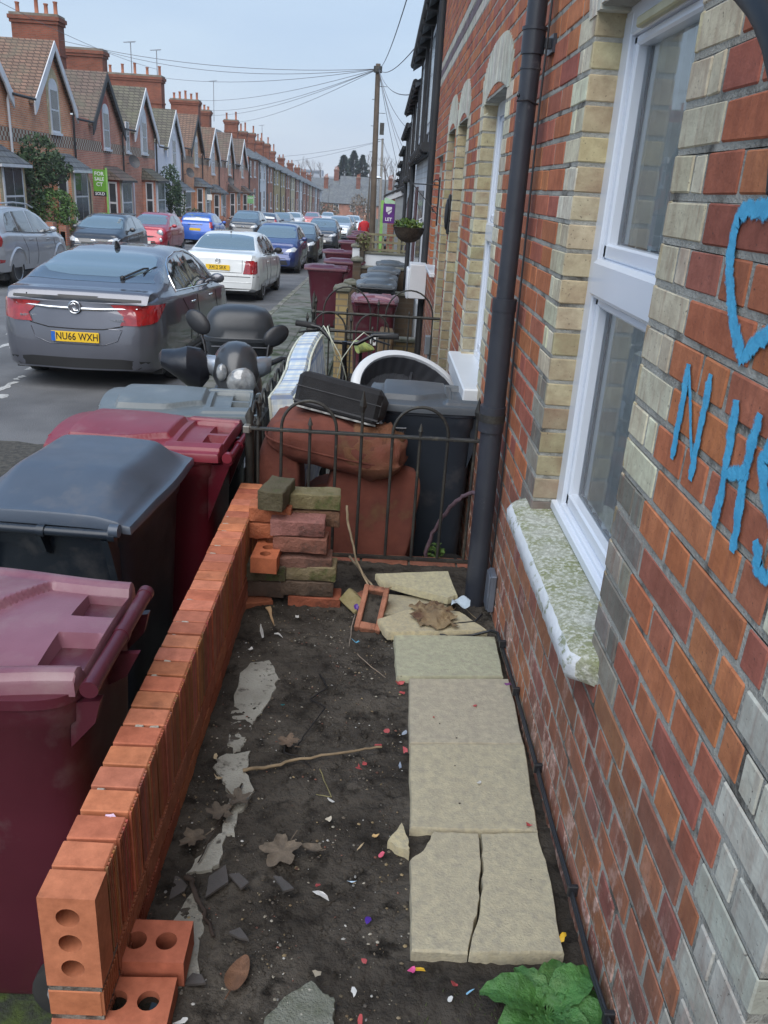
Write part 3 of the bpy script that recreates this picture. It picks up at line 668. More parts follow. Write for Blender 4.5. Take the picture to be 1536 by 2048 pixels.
b = MB(); b.box(-.541, -.325, 1.09, 1.31, -1.85, -1.565, ch=.004, c=(.4, .13, .06)); o = b.build('brick_footing', M_nb, lw)
b = MB(); b.cyl((-.432, 1.143, -1.552), (-.432, 1.143, -1.515), .021, n=20); b.cyl((-.370, 1.145, -1.552), (-.370, 1.145, -1.513), .021, n=20)
tag(b.build('rain_water', mat('dark_water', (.01, .012, .01), rough=.03)), kind='structure')
# ================================================================ flags, rubble and litter of the near garden
M_flag = mat('yellow_stone_flag', (.50, .455, .325), (.41, .37, .275), .85, ns=36, bump=.4, bs=170, dirt=(.33, .30, .23), dscale=60, dlo=.44, dhi=.74, vcol=True)
def plate(name, pts, zf, th, m, label, cat, group=None, c=(1, 1, 1), jit=.003, tilt=(0, 0), sub=5):
    """irregular flat slab: outline in the ground plane, top at zf(x, y), rounded arris"""
    q = []
    for i, p in enumerate(pts):
        p2 = pts[(i+1) % len(pts)]
        for k in range(sub):
            f = k/sub; j = jit if k else jit*.3; q.append((p[0]+(p2[0]-p[0])*f+rnd.uniform(-j, j), p[1]+(p2[1]-p[1])*f+rnd.uniform(-j, j)))
    n = len(q); cx = sum(p[0] for p in q)/n; cy = sum(p[1] for p in q)/n; rings = []
    for sc, dz in ((.93, 0), (1-.004/.2, 0), (1, -.005), (1, -th)):
        rings.append([(cx+(p[0]-cx)*sc, cy+(p[1]-cy)*sc, zf(cx+(p[0]-cx)*sc, cy+(p[1]-cy)*sc)+dz) for p in q])
    b = MB(); b.loft(rings, 0, c)
    return tag(b.build(name, m, smooth=40), label, cat, group)
gF = 'paving flags laid along the foot of the house wall'
FL = [([(.131, 2.739), (.519, 2.762), (.511, 2.472), (.136, 2.435)], (.92, 1.0, .95), 'greenish grey paving flag, farthest whole one, under the looped black cable'),
      ([(.179, 2.426), (.528, 2.457), (.519, 2.079), (.170, 2.055)], (.95, .93, .95), 'greyer paving flag with a red fleck in its middle, second from the cable loop'),
      ([(.170, 2.048), (.521, 2.079), (.495, 1.697), (.159, 1.687)], (1.0, .98, .93), 'yellowish paving flag with a dark scuff, just beyond the cracked one')]
for P, c, lab in FL: plate('paving_flag', P, lambda x, y: GS(y)+.03, .04, M_flag, lab, 'paving flag', gF, c)
plate('paving_flag', [(.221, 1.678), (.336, 1.680), (.328, 1.550), (.303, 1.410), (.271, 1.307), (.149, 1.307), (.155, 1.572), (.188, 1.608)], lambda x, y: GS(y)+.03, .045, M_flag, 'left half of the nearest cracked paving flag, with a broken corner', 'paving flag', gF, (1, .98, .94))
plate('paving_flag', [(.342, 1.681), (.493, 1.695), (.495, 1.527), (.483, 1.318), (.342, 1.311), (.275, 1.307), (.307, 1.410), (.334, 1.550)], lambda x, y: GS(y)+.03, .045, M_flag, 'right half of the nearest cracked paving flag, beside the leafy green weed', 'paving flag', gF, (1.02, 1.0, .95))
plate('stone_fragment', [(.138, 1.706), (.155, 1.634), (.154, 1.599), (.101, 1.640)], lambda x, y: GS(y)+.028+.1*(x-.13), .03, M_flag, 'pointed pale stone fragment by the broken corner of the cracked flag', 'stone fragment', c=(1.1, 1.05, .9))
gR = 'broken pieces of paving flag below the iron railing'
plate('broken_flag', [(.054, 3.170), (.369, 3.227), (.395, 3.029), (.352, 3.001), (.076, 3.112)], lambda x, y: GS(y)+.075+.1*(y-3.05), .03, M_flag, 'long broken flag piece leaning on the low red brick course, farthest from the soil', 'broken flag', gR, (1.05, 1.05, .92))
plate('broken_flag', [(.060, 3.10), (.348, 3.062), (.379, 3.051), (.320, 2.943), (.078, 2.901)], lambda x, y: GS(y)+.03, .03, M_flag, 'broken flag piece with twigs on it, middle one of the three', 'broken flag', gR, (.9, .88, .82))
plate('broken_flag', [(.068, 2.829), (.219, 2.956), (.399, 2.932), (.492, 2.782), (.106, 2.726)], lambda x, y: GS(y)+.045, .035, M_flag, 'broken flag piece with a muddy cloth on it, nearest of the three', 'broken flag', gR, (1.1, 1.05, .92))
# muddy cloth and scrap of paper
b = MB(); n = 18
vs = [((.285+(.16*(i/n-.5))*(1+.2*math.sin(j)), 2.865+.2*(j/n-.5)*(1+.15*math.cos(i*.6)), GS(2.86)+.055+.03*abs(noise.noise(Vector((i*.35, j*.35, 1))))+.025*math.exp(-((i-11)**2+(j-8)**2)/14))) for j in range(n+1) for i in range(n+1)]
b.add(vs, [(j*(n+1)+i, j*(n+1)+i+1, (j+1)*(n+1)+i+1, (j+1)*(n+1)+i) for j in range(n) for i in range(n) if not ((i < 3 and j < 4) or (i > 14 and j > 13) or (i < 2 and j > 14))])
tag(b.build('muddy_cloth', mat('muddy_cloth', (.3, .22, .12), (.2, .14, .08), .95, ns=14, bump=.5, bs=120, dirt=(.1, .05, .03), dscale=12), smooth=80), 'crumpled muddy brown cloth lying on a broken flag', 'cloth')
b = MB(); n = 8
vs = [(.36+.075*i/n+.01*j/n, 2.93+.07*j/n, GS(2.95)+.072+.012*math.sin(i*.8+j*.5)) for j in range(n+1) for i in range(n+1)]
b.add(vs, [(j*(n+1)+i, j*(n+1)+i+1, (j+1)*(n+1)+i+1, (j+1)*(n+1)+i) for j in range(n) for i in range(n)])
tag(b.build('plastic_scrap', mat('pale_plastic', (.5, .56, .6), (.4, .46, .5), .3, ns=30), smooth=80), 'pale clear plastic scrap beside the foot of the downpipe', 'litter')
# ---- stack of reclaimed bricks
M_old = mat('old_brick', (1, 1, 1), (.72, .7, .68), .92, ns=16, bump=.9, bs=70, vcol=True, dirt=(.035, .03, .025), dscale=11, dlo=.56, dhi=.72)
M_oldm = mat('mossy_old_brick', (1, 1, 1), (.7, .7, .6), .95, ns=16, bump=.9, bs=70, vcol=True, dirt=(.07, .09, .025), dscale=13, dlo=.53, dhi=.68)
def old_brick(x, y, z, rz, label, c, L=.215, Wd=.10, H=.065, m=None, tilt=(0, 0), frog=False, group='reclaimed bricks stacked against the end of the low wall'):
    t = thing('brick', label, 'brick', (x, y, z), (R(tilt[0]), R(tilt[1]), R(rz)), group)
    b = MB(); nx, ny = 9, 5; h = (L/2, Wd/2, H/2); rings = []
    sec = lambda k, e: [(k*math.copysign(1, 1), 0)]
    # rounded, slightly lumpy block
    steps = [-1, -.96, -.6, -.2, .2, .6, .96, 1]
    for s_ in steps:
        k = .93 if abs(s_) == 1 else 1; r_ = []
        for px, pz in ((-1, -.9), (-1, 0), (-1, .9), (-.93, 1), (-.4, 1), (.4, 1), (.93, 1), (1, .9), (1, 0), (1, -.9), (.93, -1), (.4, -1), (-.4, -1), (-.93, -1)):
            nn = .0022*noise.noise(Vector((s_*5+x*9, px*4+y*7, pz*4+z*11)))*2
            r_.append((h[0]*s_+rnd.uniform(-.001, .001), (h[1]*px+nn)*k, (h[2]*pz+nn)*k+h[2]))
        rings.append(r_)
    b.loft(rings, 0, c)
    if frog: b.box(-.075, .075, -.03, .03, H-.0005, H+.001, 0, tuple(v*.4 for v in c))
    b.build('brick_body', m or M_old, t, smooth=40); return t
yS = 3.08
rows = [(-.192, -1.640, 0, (.36, .11, .06), 'red brick at the very bottom of the brick stack, resting on soil', None, 0),
        (-.225, -1.572, 1, (.13, .09, .065), 'dark brown brick second from the bottom of the brick stack', None, 0),
        (-.215, -1.502, -1, (.25, .2, .12), 'brick with pale mossy lime on its top edge, low in the stack', M_oldm, 0),
        (-.235, -1.447, 2, (.2, .1, .075), 'thin dark red half brick wedged in the middle of the stack', None, 1),
        (-.255, -1.38, -2, (.28, .12, .085), 'rough red brick fourth from the top of the stack', None, 0),
        (-.268, -1.309, 1, (.3, .13, .11), 'rough purplish red brick with a yellow lime top', None, 0)]
for x, z, rz, c, lab, m, thin in rows: old_brick(x, yS-.02, z, rz, lab, c, m=m, H=.045 if thin else .065)
old_brick(-.215, yS+.09, -1.235, 3, 'wide mossy brick on top of the stack towards the railing', (.2, .17, .09), m=M_oldm)
old_brick(-.215, yS+.10, -1.31, 3, 'brown brick just under the wide mossy top one', (.24, .13, .08))
old_brick(-.36, yS+.02, -1.205, 80, 'green mossy brick pointing at the camera on top of the stack, beside the wall', (.1, .085, .05), m=M_oldm, L=.19, H=.08)
old_brick(-.385, yS+.04, -1.28, 2, 'orange brick second from top, between the new wall and the stack', (.46, .15, .07), L=.17)
old_brick(-.385, yS+.04, -1.352, 2, 'orange brick third from top, between the new wall and the stack', (.44, .14, .065), L=.17)
perf_brick('perforated_brick', -.385, yS-.05, -1.435, R(88), 'orange perforated brick in the side of the brick stack', (.45, .14, .065), group='reclaimed bricks stacked against the end of the low wall')
old_brick(-.39, yS-.03, -1.51, 1, 'dark mossy brick below the perforated one in the stack', (.11, .09, .06), m=M_oldm, L=.16, H=.07)
old_brick(-.39, yS-.02, -1.585, -2, 'damp dark brick second from bottom on the wall side of the stack', (.13, .09, .07), L=.15, H=.07)
old_brick(-.43, yS-.06, -1.665, 20, 'red brick end half buried at the wall side of the stack', (.36, .12, .06), L=.12, H=.075)
old_brick(-.02, yS-.03, -1.655, 62, 'lime covered brick leaning against the right side of the stack', (.3, .25, .13), tilt=(24, 38), m=M_oldm, group=None)
t = thing('frogged_brick', 'orange brick lying on its back with a deep hollow, right of the stack', 'brick', (.045, 2.93, -1.605), (R(26), R(4), R(-8)))
b = MB(); c = (.42, .18, .11)
b.box(-.051, .051, -.107, .107, 0, .035, 0, c, ch=.004)
for x0, x1, y0, y1 in ((-.051, -.03, -.107, .107), (.03, .051, -.107, .107), (-.0305, .0305, -.107, -.075), (-.0305, .0305, .08, .107)): b.box(x0, x1, y0, y1, .034, .068, 0, c, ch=.003)
b.build('brick_body', M_old, t); q = MB(); q.box(-.03, .03, -.075, .08, .034, .042); q.build('soil_fill', M_soil, t)
old_brick(.03, 3.10, -1.66, 75, 'terracotta brick standing behind the hollow one', (.34, .12, .07), tilt=(0, 20), group=None)
plate('cardboard_wedge', [(-.38, 2.93), (-.36, 2.94), (-.325, 2.78)], lambda x, y: GS(y)+.02, .006, mat('tan_card', (.5, .33, .18), rough=.9), 'pointed tan card wedge in front of the stacked bricks', 'litter')
b = MB(); b.sphere((0, 0, 0), (.022, .03, .02)); o = b.build('purple_wrapper', mat('purple_foil', (.08, .02, .25), rough=.35)); o.location = (-.012, 2.98, GS(2.98)+.02); tag(o, 'purple wrapper tucked between the leaning bricks', 'litter')
# ---- low brick course under the railing
b = MB(); x = -.46
while x < .52:
    L = min(.225, .53-x); b.box(x+.004, x+L-.006, 3.50, 3.60, -1.74, -1.632, 0, vary((.27, .1, .065), .12), ch=.004, jit=.001); x += L
x = -.46
b.box(-.47, .53, 3.506, 3.594, -2.3, -1.64, 1)
for k in range(4):
    for j in range(5): b.box(-.46+j*.2, -.27+j*.2, 3.497, 3.603, -1.82-k*.08, -1.75-k*.08, 0, vary((.2, .08, .05), .15))
tag(b.build('plinth_wall', [M_old, mat('dark_mortar', (.09, .085, .07), (.05, .045, .04), .95, ns=12)]), 'low red brick plinth under the iron railing across the garden end', 'wall')
# ---- sticks, twigs, leaves
def stick(name, pts, r, c, lab, cat='stick', r1=None):
    P = []
    for i in range(len(pts)-1):
        for k in range(5): f = k/5; P.append(tuple(pts[i][j]*(1-f)+pts[i+1][j]*f+rnd.uniform(-r, r)*.5 for j in range(3)))
    P.append(pts[-1]); n = len(P); b = MB(); b.tube(P, [r+((r1 or r*.5)-r)*i/n for i in range(n)], 6)
    return tag(b.build(name, mat('stick_%d%d%d' % tuple(int(v*100) for v in c), c, tuple(v*.6 for v in c), .8, ns=20), smooth=60), lab, cat)
def g3(x, y, h=.012): return (x, y, GS(y)+h)
stick('stick', [g3(-.307, 1.913), g3(-.22, 1.94), g3(-.151, 1.964, .018), g3(.0, 2.01, .022), g3(.086, 2.051)], .0055, (.3, .22, .13), 'long straw coloured stick lying across the soil in mid garden')
stick('stick', [(-.085, 3.44, -1.33), (-.075, 3.4, -1.42), (-.03, 3.28, -1.52), (.03, 3.15, -1.58), (.1, 3.03, -1.6), (.155, 2.96, -1.6), (.165, 2.93, -1.62)], .006, (.42, .32, .2), 'thin peeled branch leaning up against the iron railing')
stick('stick', [(-.06, 3.38, -1.55), (.02, 3.2, -1.575), (.09, 3.06, -1.585)], .006, (.42, .33, .22), 'shorter peeled stick crossing the leaning branch')
stick('stick', [g3(-.375, 1.50, .02), g3(-.35, 1.46, .022), g3(-.323, 1.41, .02), g3(-.281, 1.335)], .0075, (.045, .03, .022), 'dark wet stick beside the low wall and concrete footing')
stick('twig', [g3(-.091, 1.930), g3(-.052, 1.813), g3(-.094, 1.821)], .002, (.25, .22, .1), 'thin bent greenish twig right of the long straw stick')
stick('twig', [g3(-.30, 1.85), g3(-.33, 1.7, .02), g3(-.36, 1.55)], .003, (.05, .035, .025), 'dark twig running along the concrete strip near the wall')
stick('twig', [g3(-.02, 2.92), g3(-.03, 2.8, .02), g3(-.035, 2.66)], .003, (.3, .25, .2), 'pale twig standing out from under the leaning bricks')
stick('twig', [g3(.0, 2.6), g3(.04, 2.5, .03), g3(.1, 2.45)], .002, (.3, .24, .18), 'fine pale twig next to the greenish flag')
stick('twig', [(.07, 3.08, -1.56), (.2, 3.12, -1.54), (.38, 3.05, -1.56), (.47, 2.95, -1.6)], .0025, (.35, .27, .17), 'dry stalk lying over the broken flags')
stick('root', [g3(-.128, 2.449), g3(-.096, 2.355, .02), g3(-.149, 2.289), g3(-.096, 2.236, .02), g3(-.148, 2.095), g3(-.171, 2.018)], .0035, (.012, .01, .01), 'black wiry root curling over the soil', 'root')
stick('root', [g3(-.2, 2.07), g3(-.2, 1.99, .02), g3(-.15, 1.98), g3(-.12, 1.94)], .003, (.012, .01, .01), 'short black root beside the crumpled dead leaf', 'root')
stick('vine', [(.50, 3.2, -1.72), (.49, 3.3, -1.55), (.50, 3.5, -1.4), (.51, 3.3, -1.25)], .006, (.1, .05, .05), 'reddish brown climbing stem behind the downpipe foot', 'vine')
stick('hose', [(.30, 3.66, -1.66), (.315, 3.64, -1.55), (.36, 3.6, -1.42), (.41, 3.56, -1.33), (.46, 3.5, -1.26), (.50, 3.44, -1.235), (.51, 3.3, -1.22)], .010, (.14, .09, .11), 'purplish rope looping from the railing plinth up behind the downpipe', 'rope', .009)
def leaf(x, y, s, rz, c, lab, shape='oval', h=.012):
    t = MB(); n = 46; P = []
    for i in range(n):
        a_ = 2*math.pi*i/n
        if shape == 'maple': r = s*(.62+.5*abs(math.cos(2.5*a_))**1.2)*(1+rnd.uniform(-.14, .1)); P.append((r*math.sin(a_), r*math.cos(a_)))
        else: P.append((s*.5*math.sin(a_)*(1-.25*math.cos(a_)), s*math.cos(a_)))
    vs = [(0, 0, .004)]
    for k in (.5, 1): vs += [(p[0]*k, p[1]*k, .012*k*k*(.6+.8*noise.noise(Vector((p[0]*30, p[1]*30, x*9))))+.006*abs(p[0])/s) for p in P]
    fs = [(0, 1+i, 1+(i+1) % n) for i in range(n)]+[(1+i, 1+n+i, 1+n+(i+1) % n, 1+(i+1) % n) for i in range(n)]
    t.add(vs, fs); t.tube([(0, -s*.9, .004), (0, -s*1.5, .012)], .0015, 5)
    o = t.build('dead_leaf', mat('leaf_%d' % int(c[0]*1000), c, tuple(v*.6 for v in c), .7, ns=40, bump=.4, bs=90), smooth=70)
    o.location = (x, y, GS(y)+h); o.rotation_euler = (R(rnd.uniform(-8, 8)), R(rnd.uniform(-8, 8)), rz); return tag(o, lab, 'leaf', 'dead leaves on the soil')
leaf(-.165, 1.595, .047, 2.6, (.16, .125, .09), 'large grey brown maple leaf in the middle of the soil', 'maple')
leaf(-.212, 1.243, .043, -.25, (.2, .1, .055), 'smooth oval brown leaf near the front of the garden')
leaf(-.195, 2.035, .03, 1, (.15, .1, .065), 'crumpled brown leaf just beyond the long straw stick', 'maple', .02)
leaf(-.34, 1.72, .035, .5, (.14, .11, .08), 'curled brown leaf on the concrete strip, farther one', 'maple', .015)
leaf(-.385, 1.62, .033, 2, (.16, .13, .09), 'curled brown leaf against the low wall', 'maple', .015)
leaf(-.30, 1.78, .033, 4, (.12, .095, .07), 'dark torn leaf lying over the concrete strip', 'maple', .012)
leaf(-.09, 1.61, .025, 1.4, (.14, .11, .075), 'rolled brown leaf right of the large maple leaf')
M_sl = mat('slate_piece', (.085, .075, .07), (.06, .055, .05), .6, ns=12, bump=.3, bs=70)
gS = 'broken slate pieces on the soil near the low wall'
for P, lab in (([(-.322, 1.448), (-.326, 1.514), (-.292, 1.550), (-.276, 1.493)], 'largest broken slate piece, beside the dark wet stick'), ([(-.405, 1.445), (-.409, 1.525), (-.370, 1.487), (-.374, 1.472)], 'slate piece touching the low wall'),
               ([(-.280, 1.517), (-.256, 1.521), (-.226, 1.488), (-.243, 1.470)], 'slate piece right of the largest one'), ([(-.172, 1.506), (-.153, 1.503), (-.119, 1.464), (-.142, 1.455)], 'wedge shaped slate piece below the maple leaf'),
               ([(-.250, 1.346), (-.227, 1.358), (-.201, 1.322), (-.225, 1.33)], 'small slate piece above the oval brown leaf'), ([(-.323, 1.216), (-.307, 1.245), (-.288, 1.240), (-.274, 1.220)], 'slate piece beside the loose perforated bricks')):
    plate('slate_piece', P, lambda x, y: GS(y)+.016+.12*(x+.25), .006, M_sl, lab, 'slate piece', gS, jit=.001, sub=3)
# litter one can point at
def chip(name, x, y, s, c, lab, el=1.6, rz=None, h=.012, rough=.5, group='bits of coloured litter on the soil'):
    s *= .72; n = 8; P = []; rz = rnd.uniform(0, 6.28) if rz is None else rz
    for i in range(n):
        a_ = 2*math.pi*i/n; r = s*rnd.uniform(.35, 1.2); P.append((r*el*math.cos(a_), r*math.sin(a_)))
    b = MB(); cv = rnd.uniform(-12, 25); b.loft([[(p[0], p[1], cv*p[0]*p[0]*2) for p in P], [(p[0], p[1], .0012+cv*p[0]*p[0]*2) for p in P]])
    o = b.build(name, mat('lit_%02d%02d%02d' % tuple(int(v*99) for v in c), c, tuple(v*.85 for v in c), rough, ns=50), smooth=0); o.location = (x, y, GS(y)+h); o.rotation_euler = (R(rnd.uniform(-18, 18)), R(rnd.uniform(-18, 18)), rz)
    return tag(o, lab, 'litter', group)
Wt, Rd, Pk, Bl, Pu, Ye, Gr = (.62, .62, .6), (.42, .07, .07), (.7, .1, .3), (.12, .4, .6), (.09, .03, .35), (.75, .45, .03), (.3, .34, .4)
chip('paper_scrap', -.055, 1.467, .015, Wt, 'white paper scrap below the wedge shaped slate', 1.8, -.4)
chip('paper_scrap', -.055, 1.80, .011, Wt, 'white torn scrap at the end of the bent twig', 2.4, -.7)
chip('paper_scrap', -.36, 2.70, .012, Wt, 'long white torn strip near the low wall, far end', 3.6, 1.9, .016)
chip('paper_scrap', -.305, 2.72, .011, Wt, 'white strip lying sideways beyond the concrete patch', 3.2, .1, .016)
chip('paper_scrap', -.39, 2.60, .014, Wt, 'crumpled white scrap against the low wall', 1.2)
chip('paper_scrap', -.25, 2.87, .012, Wt, 'white scraps in front of the brick stack', 2)
chip('paper_scrap', .03, 1.215, .010, Wt, 'upright white tag near the front right of the soil', 1.9, 1.5)
chip('paper_scrap', -.30, 1.135, .012, Wt, 'white sliver near the loose bricks at the front', 2.2, .5)
chip('paper_scrap', .185, 1.71, .011, Wt, 'white scraps in the gap between two flags', 1.7)
chip('paper_scrap', .36, 1.875, .009, Wt, 'white curl lying on the third flag', 1.6, 1, .034)
chip('paper_scrap', .228, 1.205, .010, Wt, 'small printed white label beside the leafy weed', 1.2, .6)
chip('blue_scrap', -.01, 2.69, .013, Bl, 'light blue scrap in front of the hollow brick', 1.7, .2)
chip('blue_straw', .27, 1.225, .0035, (.25, .5, .7), 'light blue straw end beside the weed', 4.5, .5)
chip('pen_cap', .015, 1.51, .0028, (.5, .65, .8), 'blue and white plastic tube on the soil, right of centre', 5, .05)
chip('grey_pebble', .155, 2.13, .013, Gr, 'light grey square chip beside the flags, farther one', 1.1)
chip('grey_pebble', .14, 1.965, .012, (.22, .26, .33), 'blue grey chip beside the flags, nearer one', 1.5)
for x, y, s, lab in ((.15, 2.415, .016, 'red scrap at the joint of the first two flags'), (.155, 2.36, .012, 'smaller red scrap below the flag joint'), (.10, 2.13, .014, 'round red scrap left of the second flag'), (.075, 2.06, .012, 'red scraps in a pair by the soil edge'), (.155, 2.04, .014, 'red scrap touching the third flag'),
                     (.035, 1.97, .012, 'red petal like scrap near the end of the long stick'), (.02, 1.945, .014, 'red scrap just nearer than the petal like one'), (-.065, 1.495, .009, 'small red scrap on the bare soil right of the slates'), (.05, 1.29, .009, 'red crumb at the front of the garden'), (.24, 1.24, .012, 'red wrapper piece beside the weed'), (.045, 1.155, .013, 'dull red scrap at the front edge')):
    chip('red_scrap', x, y, s, vary(Rd, .2), lab, 1.4)
chip('red_scrap', .39, 2.27, .010, Rd, 'red fleck lying on the second flag', 1.3, .2, .034); chip('red_scrap', .25, 2.19, .006, (.4, .08, .06), 'tiny red fleck on the second flag', 1.2, .2, .034)
chip('red_scrap', .47, 1.71, .009, Rd, 'red flower like bit on the corner of the third flag', 1.5, 0, .036)
chip('pink_scrap', .085, 1.60, .011, (.7, .12, .18), 'pinkish red torn scrap left of the stone fragment', 1.8, 1.2)
chip('pink_scrap', .152, 1.27, .013, Pk, 'bright pink scrap at the corner of the cracked flag', 1.3, 1)
chip('yellow_scrap', .17, 1.275, .012, Ye, 'yellow scrap under the cracked flag edge', 2, 0)
chip('yellow_scrap', .49, 1.36, .012, Ye, 'yellow folded bit against the house wall by the weed', 1.6, 1, .03)
chip('yellow_scrap', -.18, 1.1, .010, Ye, 'yellow curled wrapper at the front edge of the soil', 1.6, 1)
chip('purple_scrap', .055, 1.40, .012, Pu, 'deep purple scrap on the soil left of the cracked flag', 1.7, 1.4)
chip('purple_scrap', .52, 2.42, .013, (.25, .08, .25), 'purple foil scrap against the wall beside the second flag', 1.4, .4, .03)
chip('tan_chip', .07, 1.67, .012, (.6, .4, .18), 'orange tan triangular chip above the stone fragment', 1.4)
chip('tan_chip', .03, 1.625, .005, (.5, .38, .22), 'splinter of tan wood below the triangular chip', 5, 1)
chip('stone_cube', -.052, 1.725, .014, (.5, .45, .36), 'small square stone chip in mid soil', 1.1)
chip('stone_cube', -.05, 1.25, .014, (.35, .31, .24), 'rough little stone cube by the pebbly slab', 1.1, None, .016)
chip('plastic_strip', -.105, 1.12, .006, (.015, .02, .04), 'dark blue plastic strip by the pebbly slab', 6, 1.3)
chip('wood_chip', -.395, 1.96, .011, (.5, .4, .25), 'pale square wood chip next to the low wall', 1.4); chip('wood_chip', -.37, 1.87, .011, (.5, .4, .25), 'pale wood chips at the low wall below the square one', 2)
chip('teal_scrap', -.235, 2.25, .010, (.0, .15, .17), 'dark teal scrap at the edge of the concrete patch', 1.8)
chip('pink_petal', -.50, 1.33, .0085, (.7, .5, .65), 'pale pink strip lying on top of the low wall', 3, -.3, 0).location = (-.475, 1.315, nw_z(1.315)+.001)
# uncountable crumbs: pebbles, shell bits and leaf crumbs
b = MB(); r2 = random.Random(3)
PAL = [(.42, .38, .3), (.5, .46, .38), (.35, .28, .18), (.28, .2, .11), (.2, .17, .14), (.22, .18, .13), (.4, .3, .16), (.75, .74, .7), (.14, .12, .1), (.3, .12, .08)]
for i in range(5200):
    x = r2.uniform(-.44, .155) if i % 12 else r2.uniform(-.44, .54); y = .9+(3.0-.9)*r2.random()
    if x > .15 and 1.3 < y < 2.76 and r2.random() < .8: continue
    if noise.noise(Vector((x*9, y*9, 4)))+.35*r2.uniform(-1, 1) < -.05: continue
    s = .0009+.0050*r2.random()**4
    on = x > .15 and 1.3 < y < 2.76
    z = GS(y)+(.031 if on else -.001+.012*(noise.noise(Vector((x*3, y*3, 0)))+.5*noise.noise(Vector((x*11, y*11, 3)))))
    c = r2.choice(PAL); k = r2.uniform(.25, .8)
    if on: c = (.05, .04, .03); s *= .7
    a_ = r2.uniform(0, 6.28); e_ = r2.uniform(.5, 1); n = 5
    P = [(x+s*math.cos(a_)*math.cos(t)-s*e_*math.sin(a_)*math.sin(t), y+s*math.sin(a_)*math.cos(t)+s*e_*math.cos(a_)*math.sin(t)) for t in [2*math.pi*j/n for j in range(n)]]
    b.add([(p[0], p[1], z) for p in P]+[(x, y, z+s*.7)], [(j, (j+1) % n, n) for j in range(n)], 0, tuple(v*k for v in c))
tag(b.build('pebbles', mat('pebble', (1, 1, 1), (.85, .85, .85), .7, vcol=True), smooth=0, fixn=False), kind='stuff')
b = MB()
for i in range(6500):            # soil crumbs
    x = r2.uniform(-.45, .17) if i % 9 else r2.uniform(.15, .55); y = .9+2.3*r2.random(); s = .0025+.009*r2.random()**3
    if x > .12 and 1.29 < y < 2.77 and not (x > .525): continue
    z = GS(y)-.004+.013*(noise.noise(Vector((x*3, y*3, 0)))+.5*noise.noise(Vector((x*11, y*11, 3))))
    vs = [(x+s*dx*r2.uniform(.7, 1.2), y+s*dy*r2.uniform(.7, 1.2), z+s*dz*r2.uniform(.5, .9)) for dx, dy, dz in ((1, 0, 0), (-1, 0, 0), (0, 1, 0), (0, -1, 0), (0, 0, 1))]
    b.add(vs, [(0, 2, 4), (2, 1, 4), (1, 3, 4), (3, 0, 4)])
tag(b.build('soil_crumbs', M_soil, smooth=80, fixn=False), kind='stuff')
# crumbs of dirt and moss in the gap by the wall
# ---- leafy weed
pl = thing('weed', 'large leafy green weed growing at the foot of the brick wall, bottom right', 'plant', (.425, 1.185, GS(1.185)))
M_lf = mat('weed_leaf', (.07, .2, .045), (.045, .13, .03), .45, ns=26, bump=.9, bs=55, spec=.5, dirt=(.12, .24, .07), dscale=14, dlo=.55, dhi=.7)
r3 = random.Random(11)
for i in range(17):
    az = i*2.399+.3; L = .085+.06*r3.random() if i < 11 else .06; w = L*.36; elv = .25+.9*(i/17)
    vs = []; nu, nv = 10, 6
    for u in range(nu+1):
        t = u/nu; ww = w*math.sin(math.pi*min(1, (t*.92+.06)))**.75*(1-.25*t)
        cx = L*t*math.cos(elv*(1-t*.75)); cz = L*.75*math.sin(elv)*t*(1-.55*t)*1.6
        for v in range(-nv//2, nv//2+1):
            s_ = v/(nv/2); q = .006*math.sin(t*26+abs(s_)*3)*(.3+abs(s_))
            vs.append((.012+cx, s_*ww, .015+cz+abs(s_)*ww*.35+q*.6-.02*t*t))
    b = MB(); k = nv+1
    b.add(vs, [(u*k+v, u*k+v+1, (u+1)*k+v+1, (u+1)*k+v) for u in range(nu) for v in range(nv)], T=Euler((0, 0, az)).to_matrix().to_4x4())
    b.tube([tuple(Euler((0, 0, az)).to_matrix() @ Vector(p)) for p in ((0, 0, 0), (.015+L*.3, 0, .018+.3*L*math.sin(elv)))], .0025, 5)
    b.build('leaf', M_lf, pl, smooth=80, fixn=False)
b = MB()
for i in range(500):            # mossy tufts at the front edge
    x, y = r2.uniform(-.33, -.12), r2.uniform(1.06, 1.13)
    if i % 3 == 0: x, y = r2.uniform(.15, .5), r2.uniform(1.1, 1.27)
    z = GS(y); s = .004; b.add([(x-.001, y, z), (x+.001, y, z), (x+r2.uniform(-s, s), y+r2.uniform(-s, s), z+.004+.008*r2.random())], [(0, 1, 2)])
tag(b.build('moss_tufts', mat('moss', (.09, .13, .02), (.05, .08, .02), .9), smooth=0, fixn=False), kind='stuff')
